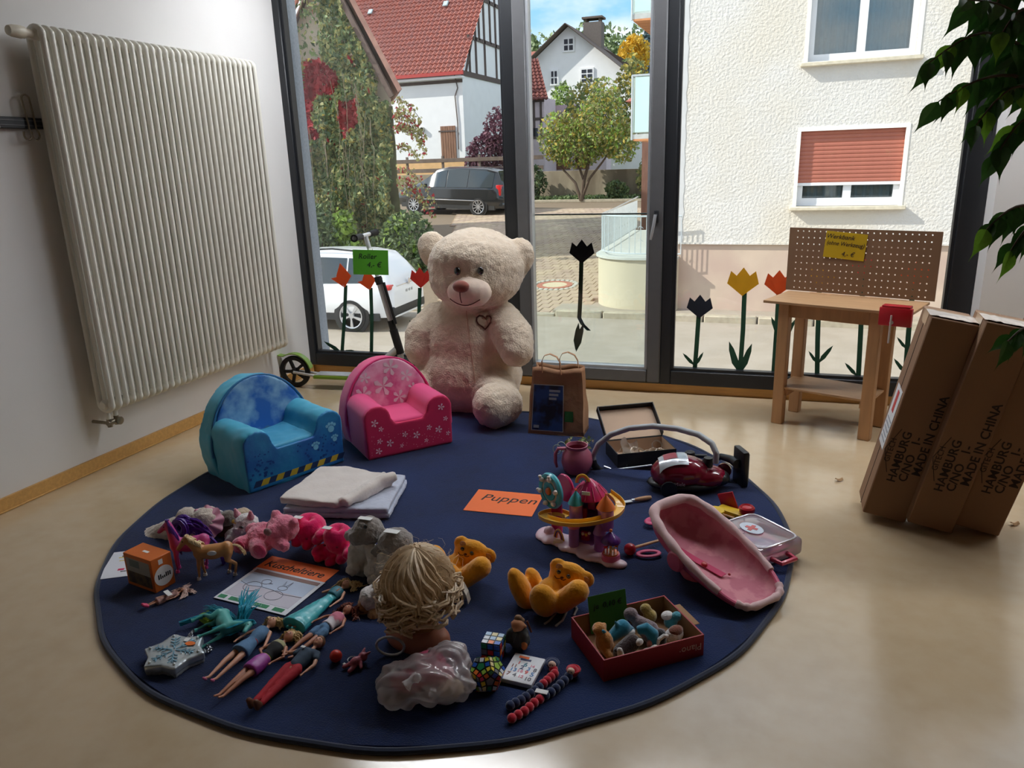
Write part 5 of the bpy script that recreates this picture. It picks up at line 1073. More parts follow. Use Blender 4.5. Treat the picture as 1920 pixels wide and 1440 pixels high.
for args in ((2060, 60, 1935, 40, 2.4, 2.3, 14, .085, .05), (2080, 160, 1940, 200, 2.4, 2.3, 14, .085, .05), (2100, -60, 1960, -90, 2.4, 2.2, 14, .085, .05), (2150, 40, 2260, 120, 2.35, 2.2, 14, .085, .05), (2160, -80, 2300, -40, 2.4, 2.3, 14, .085, .05), (2080, 330, 1960, 390, 2.3, 2.2, 12, .085, .05), (2140, 260, 2280, 330, 2.4, 2.4, 14, .085, .05), (2090, 560, 1960, 610, 2.3, 2.1, 12, .08, .04), (2150, 440, 2270, 520, 2.4, 2.3, 12, .085, .04), (2080, 20, 2010, 120, 2.6, 2.7, 12, .085, .05), (2120, 180, 2180, 260, 2.2, 1.95, 12, .085, .05), (2110, -150, 2100, -40, 2.4, 2.1, 12, .085, .05)):
    spray(*args)
for z0, ex in ((1.2, (1940, 110)), (1.5, (1950, 0)), (.95, (1950, 400)), (.7, (1950, 625))):
    e_ = G(ex[0]+8, ex[1], 2.3)-fo; MB().tube([(0, 0, z0), Vector((0, 0, z0)).lerp(e_, .5)+Vector((0, 0, .06)), e_], [.008, .007, .005], 6).build('branch', M_bark, fx)
# ------------------------------------------------------------------ things on the rug
def rectfit(a, b, c, d):
    """a,b front edge, c,d back edge -> centre, unit axes, sizes of the rectangle through them"""
    ce = (a+b+c+d)/4; u = ((b-a)+(c-d))/2; v = ((d-a)+(c-b))/2; w_, dp = u.length, v.length; u = u.normalized(); v = (v-u*u.dot(v)).normalized(); return ce, u, v, w_, dp
def axM(ce, u, v, z=None):
    return Matrix(((u.x, v.x, 0, ce.x), (u.y, v.y, 0, ce.y), (0, 0, 1, ce.z if z is None else z), (0, 0, 0, 1)))
M_org = mat('orange_paper', (236, 112, 52), .7, .03, 6); M_paper = mat('white_paper', (226, 228, 236), .7, .02, 5); M_wht = mat('white_sticker', (232, 232, 230), .7)
# orange heading card
ce, u, v, w_, d_ = rectfit(RP(869, 957), RP(1004, 970), RP(1013, 928), RP(897, 918))
t = thing('orange_sign', 'orange paper sign reading Puppen lying on the rug', 'sign', M=axM(ce, u, v, RZ)); MB().rbox((0, 0, .0012), (w_, d_, .0016), .0004, 1).build('card', M_org, t)
text('Puppen', .082, M_ink, t, T(.012, .03, .0022), shear=.22)
# cuddly toy sheet
ce, u, v, w_, d_ = rectfit(RP(402, 1122), RP(537, 1157), RP(608, 1093), RP(480, 1065))
M_header = mat('sheet_brown', (150, 122, 118), .8, .1, 10); M_skyp = mat('sheet_sky', (196, 210, 232), .8, .05, 8); M_snow = mat('sheet_snow', (206, 202, 214), .8, .05, 8); M_grn = mat('sheet_green', (62, 134, 96), .8, .2, 30); M_pencil = mat('pencil', (120, 122, 138), .8)  # first colour is the brown printed header band
ce2, u2, v2, w2_, d2_ = rectfit(RP(478, 1066), RP(606, 1094), RP(635, 1073), RP(505, 1045))
t = thing('orange_sign', 'orange paper strip reading Kuscheltiere on the rug', 'sign', M=axM(ce2, u, v, RZ)); MB().rbox((0, -.0, .0012), (w_*1.0, d2_+.02, .0016), .0004, 1).build('card', M_org, t); text('Kuscheltiere', .05, M_ink, t, T(-.006, .0, .0022), shear=.2, bold=.0004)
t = thing('picture_sheet', 'hand drawn picture sheet of two animals in snow', 'picture', M=axM(ce, u, v, RZ+.002)); MB().rbox((0, 0, .0012), (w_, d_, .0014), .0004, 1).build('sheet', M_paper, t)
def flat(x0, x1, y0, y1, nm, m_, z=.0021, h_=.0004): return MB().box(x0*w_, x1*w_, y0*d_, y1*d_, z, z+h_).build(nm, m_, t, smooth=False)
flat(-.46, .46, .36, .45, 'header_print', M_header); flat(-.45, .45, -.0, .35, 'sky_print', M_skyp); flat(-.45, .45, -.34, -.0, 'snow_print', M_snow); flat(-.32, .22, -.46, -.37, 'caption_print', M_grn); flat(-.47, -.37, -.46, -.37, 'corner_print', M_grn); flat(.29, .43, -.46, -.37, 'corner_print', M_grn)
dl = MB()
def line(pts): dl.tube([(x*w_, y*d_, .0027) for x, y in pts], .0011, 4)
line([(-.24+.11*math.cos(a), -.02+.14*math.sin(a)) for a in [2*PI*k_/14 for k_ in range(15)]]); line([(-.15+.06*math.cos(a), .17+.07*math.sin(a)) for a in [2*PI*k_/12 for k_ in range(13)]]); line([(-.10, .16), (-.05, .15), (-.10, .13)])
line([(.12+.06*math.cos(a), .10+.06*math.sin(a)) for a in [2*PI*k_/12 for k_ in range(13)]]); line([(.09, .15), (.07, .30), (.11, .16)]); line([(.13, .16), (.16, .30), (.16, .15)]); line([(.12+.11*math.cos(a), -.12+.13*math.sin(a)) for a in [2*PI*k_/14 for k_ in range(15)]])
line([(-.45, .05), (-.3, -.02), (-.13, .02)]); line([(-.13, .02), (.05, .0), (.2, -.05), (.45, -.02)]); dl.build('pencil_drawing', M_pencil, t)
k = MB(); k.tube([((-.22+.36*i/40)*w_, (-.415+.022*math.sin(i*1.7)+.008*math.sin(i*.6))*d_, .0028) for i in range(41)], .0009, 4); k.build('handwriting_print', mat('pale_ink', (170, 210, 190), .8), t)

# ------------------------------------------------------------------ pink jug and sprig
M_pj = mat('dusty_pink_plastic', (170, 90, 112), .4, .05, 6, coat=.15)
l_ = RP(1082, 884); t = thing('pink_jug', 'dusty pink toy jug standing behind the castle', 'jug', l_, 20)
MB().lathe([(0, 0), (.05, 0), (.062, .012), (.072, .05), (.066, .088), (.046, .115), (.05, .130), (.046, .130), (.042, .115), (.06, .085), (.064, .05), (.05, .014), (0, .012)], 28).build('jug_body', M_pj, t)
MB().tube([(-.05, 0, .115), (-.085, 0, .115), (-.098, 0, .09), (-.098, 0, .05), (-.092, 0, .025)], [.008, .008, .008, .008, .006], 8, sx=1.4).build('handle', M_pj, t)
l_ = RP(1062, 862); t = thing('artificial_sprig', 'sprig of artificial greenery with white blossoms behind the pink jug', 'artificial plant', l_); rr = random.Random(6)
k = MB(); pts = []
for i in range(10):
    a = rr.uniform(0, 2*PI); q = [Vector((0, .06, .04))]
    for j in range(6): q.append(q[-1]+Vector((math.cos(a)*.018+rr.uniform(-.006, .006), math.sin(a)*.012, rr.uniform(-.006, .016)))); pts += [q[-1]+Vector((rr.uniform(-.012, .012), rr.uniform(-.012, .012), rr.uniform(-.005, .012))) for _ in range(3)]
    k.tube(q, .0022, 5)
k.build('stem', L_grn, t); o = leafcloud(pts, .012, 3, .8, rr, [3, 2, 1]).build('foliage', [L_grn, L_olv, mat('blossom', (224, 206, 190), .8)], t, smooth=False); o['kind'] = 'stuff'
for i, (x, z) in enumerate(((-.05, .04), (-.03, .055))): MB().tube([(x+.022*math.cos(a), .02+.004*i, z+.024*math.sin(a)) for a in [2*PI*k_/14 for k_ in range(14)]], .0018, 5, closed=True).build('wire_ring', mat('pale_wire', (196, 206, 180), .5), t)

# ------------------------------------------------------------------ black lidded box with utensils
M_bbx = mat('black_card', (24, 26, 28), .55, .1, 8); M_bin = mat('beige_card', (192, 164, 140), .85, .06, 5); zb2 = RZ+.066
ce, u, v, w_, d_ = rectfit(P(1160, 853, zb2), P(1272, 840, zb2), P(1238, 818, zb2), P(1134, 826, zb2))
bxM = axM(ce, u, v, RZ); t = thing('black_box', 'open black cardboard box with lid folded back', 'box', M=bxM); h_ = .066
def opentray(t, w_, d_, h_, th, mo, mi, nm='wall'):
    for (x0, x1, y0, y1) in ((-w_/2, w_/2, -d_/2, -d_/2+th), (-w_/2, w_/2, d_/2-th, d_/2), (-w_/2, -w_/2+th, -d_/2+th, d_/2-th), (w_/2-th, w_/2, -d_/2+th, d_/2-th)): MB().box(x0, x1, y0, y1, 0, h_).build(nm, mo, t, smooth=False)
    MB().box(-w_/2+th, w_/2-th, -d_/2+th, d_/2-th, 0, .003).build('floor_panel', mi, t, smooth=False)
    k = MB(); e_ = th+.0006
    k.box(-w_/2+th, w_/2-th, -d_/2+th, -d_/2+e_, .003, h_-.002); k.box(-w_/2+th, w_/2-th, d_/2-e_, d_/2-th, .003, h_-.002); k.box(-w_/2+th, -w_/2+e_, -d_/2+e_, d_/2-e_, .003, h_-.002); k.box(w_/2-e_, w_/2-th, -d_/2+e_, d_/2-e_, .003, h_-.002); k.build('lining', mi, t, smooth=False)
opentray(t, w_, d_, h_, .004, M_bbx, M_bin)
Ml = T(0, d_/2, h_) @ RX(34); lid = MB(); lid.box(-w_/2-.002, w_/2+.002, .002, d_+.006, -.003, 0, Ml); lid.build('lid', M_bbx, t, smooth=False)
MB().box(-w_/2+.004, w_/2-.004, .004, d_, .0, .0015, Ml).build('lid_lining', M_bin, t, smooth=False)
for a in ((-w_/2-.002, -w_/2+.002, .002, d_+.006), (w_/2-.002, w_/2+.002, .002, d_+.006), (-w_/2, w_/2, d_+.002, d_+.006)): MB().box(a[0], a[1], a[2], a[3], 0, .03, Ml).build('lid_rim', M_bbx, t, smooth=False)
rr = random.Random(4); M_tin = mat('tin', (196, 190, 180), .3, .08, 30, metal=.8)
for i in range(9):
    x, y = -w_/2+.045+(w_-.08)*((i*.37) % 1), -d_/2+.03+(d_-.06)*((i*.61) % 1); tt = thing('cookie_cutter', 'shiny tin cookie cutter jumbled in the black lidded box', 'cookie cutter', M=bxM @ T(x, y, .012+.012*(i % 3)) @ RX(rr.uniform(10, 60)) @ RZm(rr.uniform(0, 360)), group='tin cutters in the black box')
    kind = i % 3; pts = [(.024*math.cos(a)*(1+(.25*math.sin(5*a) if kind == 0 else (.3*math.sin(2*a) if kind == 1 else 0))), .024*math.sin(a)*(1+(.25*math.sin(5*a) if kind == 0 else 0)), 0) for a in [2*PI*k_/20 for k_ in range(20)]]
    k = MB(); pts.append(pts[0]); k.ribbon(pts, .018, side=(0, 0, 1), thick=.001); k.build('cutter_band', M_tin, tt)
tt = thing('plastic_pouch', 'crumpled clear plastic pouch standing in the black lidded box', 'pouch', M=bxM @ T(-.05, .0, .004)); k = MB(); k.grid(lambda u_, v_: (-.045+.09*u_*(1-.3*v_)+.006*math.sin(u_*9+v_*5), .02*math.sin(u_*5)+.01*math.sin(v_*8)-.012*v_, .09*v_+.012*math.sin(u_*7)), 12, 10); k.build('film', glass('crinkled_film', (.9, .88, .84), .18, .12, .35, (.8, .76, .7)), tt)

# ------------------------------------------------------------------ toy vacuum cleaner
M_mar = mat('maroon_gloss', (120, 14, 40), .16, .04, 5, coat=.6); M_sgl = mat('silver_plastic', (190, 194, 200), .25, .03, 8, metal=.4, coat=.3); M_blk = mat('black_plastic', (18, 19, 22), .4, .08, 10); M_hose = mat('grey_hose', (168, 172, 176), .5, .05, 12)
l_ = RP(1288, 915); vx = (RP(1350, 918)-RP(1230, 918)).normalized(); vv_ = Vector((-vx.y, vx.x, 0)); vm = axM(l_, vx, vv_, RZ); vc = thing('toy_vacuum', 'maroon toy vacuum cleaner with grey hose on the rug edge', 'toy vacuum cleaner', M=vm); iv = vm.inverted()
m = MB(); m.ell((-.03, 0, .075), (.13, .085, .075)); m.ell((.06, 0, .055), (.11, .075, .052)); m.ell((-.08, 0, .07), (.075, .08, .07)); 
blob('vacuum_body', m, M_mar, vc, .006, 5, lambda c_, n_: Vector((c_.x, c_.y, max(c_.z, .006))))
m = MB(); m.ell((-.01, 0, .03), (.165, .09, .03)); blob('bumper_base', m, M_blk, vc, .006, 3)
m = MB(); m.ell((.125, 0, .05), (.055, .055, .035)); blob('nose_cap', m, M_blk, vc, .006, 3)
def skinpatch(nm, m_, x0, x1, y0, y1, off=.004):
    k = MB(); k.grid(lambda a, b: (x0+(x1-x0)*a, y0+(y1-y0)*b, .075+.077*math.sqrt(max(.02, 1-((x0+(x1-x0)*a+.03)/.135)**2-((y0+(y1-y0)*b)/.09)**2))+off), 10, 8); return k.build(nm, m_, vc)
skinpatch('silver_cover', M_sgl, -.125, -.005, -.062, .05); skinpatch('red_grille', mat('dull_red', (150, 60, 70), .4), -.105, -.05, -.03, .03, .006); skinpatch('clear_label', mat('label_sky', (176, 190, 200), .2), -.046, -.012, -.05, .04, .006)
k = MB(); k.tube([(.075, 0, .095), (.085, 0, .125), (.085, 0, .14)], [.03, .022, .018], 14); k.build('hose_socket', M_blk, vc); MB().lathe([(.022, 0), (.04, -.004), (.045, -.012)], 20, T(.075, 0, .105) @ RY(18)).build('socket_collar', M_sgl, vc)
for y_ in (-.085, .085): MB().lathe([(0, 0), (.03, 0), (.034, .006), (.034, .016), (0, .018)], 20, T(-.09, y_, .036) @ RX(90 if y_ < 0 else -90)).build('wheel', M_mar if y_ > 0 else M_blk, vc)
text('Miele', .021, mat('pale_print', (206, 200, 204), .4), vc, T(-.045, -.0895, .055) @ RX(80), 'logo_lettering')
def vp_(px, py, Y): return iv @ G(px, py, Y)
hz = [(1342, 868, l_.y), (1343, 850, l_.y), (1335, 832, l_.y+.02), (1310, 815, l_.y+.05), (1270, 804, l_.y+.08), (1225, 799, l_.y+.10), (1180, 803, l_.y+.10), (1145, 815, l_.y+.10), (1122, 833, l_.y+.10), (1112, 855, l_.y+.10), (1113, 866, l_.y+.10)]
hzp = [vp_(*p) for p in hz]; fine = []
for i in range(len(hzp)-1):
    for j in range(5): fine.append(hzp[i].lerp(hzp[i+1], j/5))
fine.append(hzp[-1]); MB().tube(fine, [.0125+.0007*(i % 2) for i in range(len(fine))], 12).build('hose', M_hose, vc)
MB().tube([vp_(1112, 862, l_.y+.10), vp_(1114, 872, l_.y+.10), vp_(1124, 882, l_.y+.11), vp_(1142, 886, l_.y+.13), vp_(1160, 884, l_.y+.15)], [.015, .017, .016, .013, .014], 12).build('handle_elbow', M_blk, vc)
MB().tube([vp_(1140, 887, l_.y+.12), vp_(1128, 895, l_.y+.08), vp_(1112, 904, l_.y+.04)], [.011, .01, .008], 10).build('handle_grip', M_blk, vc)
MB().tube([vp_(1158, 884, l_.y+.15), vp_(1230, 876, l_.y+.17)], .014, 12).build('wand', M_blk, vc); MB().tube([vp_(1225, 876, l_.y+.17), vp_(1330, 864, l_.y+.18)], .011, 12).build('upper_wand', M_blk, vc); MB().tube([vp_(1132, 874, l_.y+.12), vp_(1150, 881, l_.y+.13), vp_(1222, 872, l_.y+.16)], .004, 6).build('wand_trim', M_sgl, vc)
MB().tube([vp_(1330, 864, l_.y+.18), vp_(1352, 856, l_.y+.17), vp_(1372, 862, l_.y+.13), vp_(1383, 870, l_.y+.08)], [.012, .015, .018, .02], 12).build('nozzle_neck', M_blk, vc)
q = RP(1387, 906); nzM = iv @ T(q.x, q.y, RZ) @ RZm(28); MB().rbox((0, 0, .080), (.028, .10, .16), .006, M=nzM).build('floor_nozzle', M_blk, vc); MB().rbox((.016, 0, .08), (.006, .085, .14), .002, M=nzM).build('nozzle_brush', M_hose, vc)
MB().lathe([(0, 0), (.028, 0), (.032, .01), (.032, .03), (0, .03)], 20, iv @ T(*G(1358, 880, l_.y+.15)) @ RX(80)).build('rear_wheel', M_mar, vc)
t = thing('toy_attachment', 'small round black vacuum attachment lying by the wand', 'attachment', RP(1293, 862), 10); m = MB(); m.lathe([(0, 0), (.022, .002), (.026, .02), (.022, .04), (.012, .045), (0, .045)], 20); m.build('brush_head', M_blk, t); MB().rbox((.05, 0, .02), (.06, .02, .016), .004).build('brush_stalk', M_blk, t)
# ------------------------------------------------------------------ magic castle play set
pl = {n: mat('toy_'+n, c_, .3, .03, 6, coat=.3) for n, c_ in dict(purple=(150, 84, 176), lilac=(176, 120, 196), magenta=(196, 34, 98), pink=(232, 110, 150), orange=(240, 128, 62), yellow=(240, 190, 70), teal=(72, 176, 190), cream=(244, 226, 200), cloud=(232, 200, 212), red=(214, 40, 54), deep=(88, 36, 120)).items()}
l_ = RP(1092, 1030); cs_ = thing('play_castle', 'colourful toy castle play set with ferris wheel, slide and carousel', 'toy castle', (l_.x, l_.y, RZ)); L0 = Vector((l_.x, l_.y, RZ))
def cp(px, py, Y): return G(px, py, Y)-L0
def cf_(px, py): q = RP(px, py)-L0; q.z = 0; return q
e0, e1 = cf_(1022, 1003), cf_(1158, 1060); dx = (e1-e0).normalized(); ang = math.degrees(math.atan2(dx.y, dx.x))
m = MB(); 
for i in range(13):
    p = e0.lerp(e1, i/12); wv = .056+.010*math.sin(i*1.9)-.022*(i > 9); m.ell((p.x, p.y, .006), (.036, wv, .014), M=None)
blob('cloud_base', m, pl['cloud'], cs_, .005, 3, lambda c_, n_: Vector((c_.x, c_.y, max(.0, c_.z))))
CY = l_.y+.05; cpos = cf_(1103, 1022); cpos.y += .02
ht = .235
def hexwall(r_, z0, z1, sides, th=.006, rot=0):
    k = MB()
    for i in sides:
        a0, a1 = R(rot+60*i), R(rot+60*(i+1)); p0, p1 = (r_*math.cos(a0), r_*math.sin(a0)), (r_*math.cos(a1), r_*math.sin(a1)); i0, i1 = ((r_-th)*math.cos(a0), (r_-th)*math.sin(a0)), ((r_-th)*math.cos(a1), (r_-th)*math.sin(a1))
        k.prism([p0, p1, i1, i0], z0, z1, T(*cpos))
    return k
hexwall(.064, .012, .195, (0, 1, 2, 3), rot=-20).build('keep_wall', pl['lilac'], cs_, smooth=False)
for z_ in (.012, .10, .19): MB().lathe([(0, z_), (.06, z_), (.06, z_+.006), (0, z_+.006)], 6, T(*cpos) @ RZm(-20)).build('floor_plate', pl['lilac'], cs_, smooth=False)
MB().lathe([(.068, .193), (.065, .200), (.034, .236), (.010, .256), (0, .26)], 12, T(*cpos)).build('keep_roof', pl['magenta'], cs_)
for a in range(12): MB().tube([(cpos.x+.067*math.cos(R(30*a)), cpos.y+.067*math.sin(R(30*a)), .198), (cpos.x+.033*math.cos(R(30*a)), cpos.y+.033*math.sin(R(30*a)), .238)], .0016, 5).build('roof_rib', pl['pink'], cs_)
def turret(x, y, z0, z1, r_, wm, rm):
    MB().lathe([(r_*.8, z0), (r_, z0+.01), (r_, z1), (r_*1.1, z1+.003), (r_*1.1, z1+.008), (r_, z1+.01)], 14, T(x, y, 0)).build('turret', wm, cs_); MB().lathe([(r_*1.2, z1+.006), (r_*.75, z1+.03), (.002, z1+.055)], 14, T(x, y, 0)).build('turret_roof', rm, cs_); MB().ell((x, y, z1+.058), .0045, seg=8, rings=6).build('finial', pl['orange'], cs_)
def keeprel(px, py, Y): return cp(px, py, Y)
a = keeprel(1080, 945, CY-.05); turret(a.x, a.y, .10, .176, .025, pl['lilac'], pl['teal']); a = keeprel(1136, 945, CY-.05); turret(a.x, a.y, .095, .172, .029, pl['lilac'], pl['orange'])
a = keeprel(1076, 1000, CY-.06); turret(a.x, a.y, .008, .085, .019, pl['lilac'], pl['pink']); a = keeprel(1124, 1000, CY-.07); turret(a.x, a.y, .012, .08, .020, pl['purple'], pl['lilac'])
for i, cn in enumerate(('orange', 'yellow', 'pink', 'cream')):
    c_ = Vector((cpos.x-.022, cpos.y-.012, .242)); MB().tube([(c_.x+(.026-.0045*i)*math.cos(x), c_.y, c_.z+(.034-.0045*i)*math.sin(x)) for x in [R(180*k_/14) for k_ in range(15)]], .0036, 6).build('rainbow_band', pl[('yellow', 'orange', 'pink', 'teal')[i]], cs_)
for i, cn in enumerate(('cream', 'magenta')): 
    MB().rbox((cpos.x, cpos.y-.052, .222), (.03, .002, .014), .0005, 1, M=None).build('price_sticker', M_wht, cs_) if i == 0 else None
for px, py, s_, cn in ((1092, 962, .024, 'red'), (1110, 945, .02, 'magenta'), (1098, 1005, .022, 'magenta')):
    c_ = keeprel(px, py, CY-.005); MB().rbox(c_, (s_*1.5, .02, s_*2), .006).build('furniture_block', pl[cn], cs_)
for px, py, cn in ((1093, 1001, 'cream'), (1099, 1003, 'yellow'), (1105, 1000, 'cream')): MB().ell(keeprel(px, py, CY-.04), .006, seg=10, rings=8).build('toy_ball', pl[cn], cs_)
sl_ = [keeprel(x, y, CY+dy) for x, y, dy in ((1142, 925, .06), (1158, 938, .05), (1163, 952, .02), (1150, 967, -.05), (1120, 977, -.10), (1085, 982, -.12), (1050, 980, -.11), (1025, 973, -.08), (1018, 967, -.03), (1030, 962, .02), (1050, 962, .03), (1066, 968, .02))]
fine = []
for i in range(len(sl_)-1):
    p0, p1, p2, p3 = sl_[max(0, i-1)], sl_[i], sl_[i+1], sl_[min(len(sl_)-1, i+2)]
    for j in range(5):
        s_ = j/5; fine.append(.5*((2*p1)+(p2-p0)*s_+(2*p0-5*p1+4*p2-p3)*s_*s_+(3*p1-p0-3*p2+p3)*s_**3))
k = MB(); vs = []; fs = []; n_ = len(fine)
for i, p in enumerate(fine):
    t_ = (fine[min(i+1, n_-1)]-fine[max(i-1, 0)]); t_.z = 0; t_.normalize(); s_ = Vector((-t_.y, t_.x, 0)); 
    for dx_, dz_ in ((-.016, .010), (-.014, -.002), (.014, -.002), (.016, .010), (.018, .010), (.0165, -.005), (-.0165, -.005), (-.018, .010)): vs.append(p+s_*dx_+Vector((0, 0, dz_)))
for i in range(n_-1):
    for j in range(8): fs.append((i*8+j, i*8+(j+1) % 8, i*8+8+(j+1) % 8, i*8+8+j))
fs += [tuple(range(8)), tuple((n_-1)*8+j for j in range(7, -1, -1))]; k.add(vs, fs); k.build('slide', pl['yellow'], cs_, ang=50)
fwp = keeprel(1033, 920, CY+.02); Mf = T(*fwp) @ RZm(-38) @ RX(90)
MB().lathe([(.048, -.008), (.048, .008), (.066, .010), (.070, .0), (.066, -.010), (.048, -.008)], 32, Mf).build('ferris_ring', pl['teal'], cs_); MB().lathe([(0, -.005), (.05, -.005), (.05, .005), (0, .005)], 32, Mf).build('ferris_disc', mat('toy_skycream', (214, 202, 190), .4), cs_); MB().lathe([(.018, .006), (.036, .006), (.036, .010), (.018, .010)], 24, Mf).build('inner_ring', pl['teal'], cs_)
k = MB(); k.ell((0, 0, .012), (.015, .015, .01), M=Mf); k.build('hub', pl['orange'], cs_)
for i in range(6):
    a = R(60*i+15); m = MB(); m.ell((.052*math.cos(a), .052*math.sin(a), .016), (.012, .009, .009), M=Mf); m.ell((.06*math.cos(a), .06*math.sin(a)+.006, .02), (.007, .006, .007), M=Mf); m.build('gondola', mat('toy_whitecloud', (236, 226, 220), .4), cs_)
MB().lathe([(0, -.006), (.052, -.006), (.055, 0), (.052, .006), (0, .006)], 28, T(*(fwp+Vector((.045, .035, .002)))) @ RZm(-38) @ RX(90)).build('back_wheel', pl['magenta'], cs_)
b_ = cf_(1043, 1010); MB().rbox((fwp.x+.018, fwp.y+.012, fwp.z*.45), (.042, .016, fwp.z*.9), .004).build('ferris_post', pl['magenta'], cs_)
ar = keeprel(1048, 1012, CY-.03); ar.z = .01
for i in range(3): MB().tube([(ar.x+(.022-.005*i)*math.cos(x), ar.y-(.022-.005*i)*.6*math.cos(x), ar.z+(.045-.005*i)*math.sin(x)) for x in [R(180*k_/12) for k_ in range(13)]], .0035, 6).build('gate_arch', pl[('yellow', 'deep', 'orange')[i]], cs_)
MB().rbox((ar.x+.004, ar.y-.012, .012), (.04, .03, .02), .006).build('gate_step', pl['cream'], cs_); MB().ell((b_.x-.03, b_.y+.01, .02), (.022, .02, .022)).build('cloud_puff', pl['cloud'], cs_)
cc_ = cf_(1145, 1054); Mca = T(cc_.x, cc_.y, 0)
MB().lathe([(0, .01), (.032, .01), (.034, .016), (.032, .034), (.03, .036), (0, .036)], 24, Mca).build('carousel_base', pl['pink'], cs_); MB().lathe([(0, .036), (.028, .036), (.028, .04), (0, .04)], 24, Mca).build('carousel_deck', pl['orange'], cs_); MB().cyl((0, 0, .03), (0, 0, .11), .005, seg=10, M=Mca).build('carousel_pole', pl['yellow'], cs_)
MB().lathe([(.036, .082), (.034, .09), (.02, .102), (.004, .118), (0, .12)], 12, Mca).build('carousel_roof', pl['deep'], cs_); MB().ell((cc_.x, cc_.y, .124), .006, seg=10, rings=8).build('finial', pl['orange'], cs_)
for i in range(4):
    a = R(90*i+30); x, y = cc_.x+.019*math.cos(a), cc_.y+.019*math.sin(a); m = MB(); m.ell((x, y, .062), (.008, .005, .005), seg=8, rings=6); m.ell((x+.007, y, .069), (.004, .003, .005), seg=8, rings=6)
    for sx_ in (-.005, .005): m.cyl((x+sx_, y, .04), (x+sx_, y, .06), .0018, seg=6)
    m.build('carousel_pony', pl[('orange', 'teal', 'red', 'cream')[i]], cs_)
k = MB()
for i in range(6): k.cyl((cc_.x-.05-.001*i, cc_.y+.03+.004*i, .012), (cc_.x-.05-.001*i, cc_.y+.03+.004*i, .05), .0025, seg=6)
k.build('railing', pl['teal'], cs_)
# loose things around the castle
a, b = RP(1168, 945), RP(1222, 937); t = thing('palette_knife', 'wooden handled palette knife beside the castle slide', 'palette knife', a, math.degrees(math.atan2((b-a).y, (b-a).x))); L_ = (b-a).length
MB().lathe([(0, L_*.38), (.006, L_*.40), (.009, L_*.55), (.010, L_*.8), (.008, L_*.97), (0, L_)], 14, T(0, 0, .011) @ RY(90)).build('handle', M_leg, t); MB().cyl((L_*.30, 0, .011), (L_*.40, 0, .011), .0055, seg=10).build('ferrule', M_sil, t); MB().rbox((L_*.14, 0, .009), (L_*.34, .02, .002), .0008, 1).build('blade', M_sil, t)
a, b = RP(1181, 1040), RP(1262, 1010); t = thing('red_mallet', 'wooden stick with round red ball head lying by the doll carrier', 'mallet', a, math.degrees(math.atan2((b-a).y, (b-a).x))); MB().ell((0, 0, .022), .022, seg=20, rings=14).build('ball_head', M_red, t); MB().cyl((.018, 0, .022), ((b-a).length, 0, .009), .0055, .005, seg=10).build('stick', M_leg, t)
t = thing('toy_reel', 'yellow plastic toy reel beside the clear doctor case', 'toy part', RP(1340, 972), 10); M_tyel = mat('toy_mustard', (214, 176, 34), .45, .04, 6); MB().lathe([(.006, .038), (.034, .038), (.036, .034), (.034, .03), (.03, .028), (.03, .012), (.036, .008), (.036, 0), (0, 0)], 24).build('reel', M_tyel, t); MB().lathe([(0, .036), (.007, .036), (.007, .0385), (0, .0385)], 12).build('reel_hole', M_blk, t)
t = thing('toy_hammer', 'yellow and red plastic toy with round red knob by the doctor case', 'toy part', RP(1375, 968), -25); MB().rbox((.0, 0, .014), (.13, .05, .026), .006).build('yellow_arm', M_tyel, t); MB().rbox((-.025, .035, .05), (.07, .008, .08), .002, M=RY(-25)).build('red_plate', M_red, t); MB().lathe([(0, .028), (.026, .028), (.03, .036), (.03, .05), (.024, .056), (.018, .05), (0, .048)], 24, T(.05, .01, 0)).build('red_knob', M_red, t)
MB().cyl((-.10, -.03, .008), (.02, -.03, .008), .006, seg=10).build('stick', M_leg, t)

# ------------------------------------------------------------------ doll carrier seat
M_pk = mat('pink_shell', (212, 104, 134), .45, .04, 5, coat=.1); M_pad = mat('pale_pink_fabric', (214, 180, 180), .9, .05, 10, .5, 30, sheen=.3, bdist=.006); M_lin = mat('rose_lining', (206, 136, 146), .9, .06, 10, .4, 24, sheen=.2, c2=(190, 112, 128), c2s=16, c2w=.05)
hp_, fp_ = P(1262, 965, .17), P(1425, 1128, .03); dv = fp_-hp_; yaw_ = math.degrees(math.atan2(dv.y, dv.x)); ctr = (hp_+fp_)/2; LN_ = .24; WD_ = .132; tilt = 21
DM = T(ctr.x, ctr.y, ctr.z+.022) @ RZm(yaw_) @ RY(tilt); dc = thing('doll_carrier', 'pink doll carrier seat with padded lining lying on the rug', 'doll carrier', M=DM)
def hull(u_, v_, s_, dp):
    a = PI*u_; b = PI*v_; ca_, sa = math.cos(a), math.sin(a); w_ = WD_*s_*(abs(sa)**.45)
    dpp = dp*(abs(sa)**.5)*(.66+.34*ca_); return (-LN_*s_*ca_, w_*math.cos(b), -dpp*math.sin(b)**.8 if math.sin(b) > 0 else 0)
k = MB(); k.grid(lambda a, b: hull(a, b, 1.0, .135), 30, 18); k.build('shell', M_pk, dc)
k = MB(); k.grid(lambda a, b: hull(a, 1-b, .965, .112), 30, 18); k.build('lining', M_lin, dc)
rim = lambda s_: [(-LN_*s_*math.cos(a), WD_*s_*(abs(math.sin(a))**.45)*(1 if math.sin(a) >= 0 else -1), .002) for a in [2*PI*k_/60 for k_ in range(60)]]
MB().tube(rim(.99), .0075, 8, closed=True).build('rim', M_pk, dc)
ra = [(-LN_*.99*math.cos(a), WD_*.99*(abs(math.sin(a))**.45)*(1 if math.sin(a) >= 0 else -1), .004) for a in [R(-128+256*k_/50) for k_ in range(51)]]
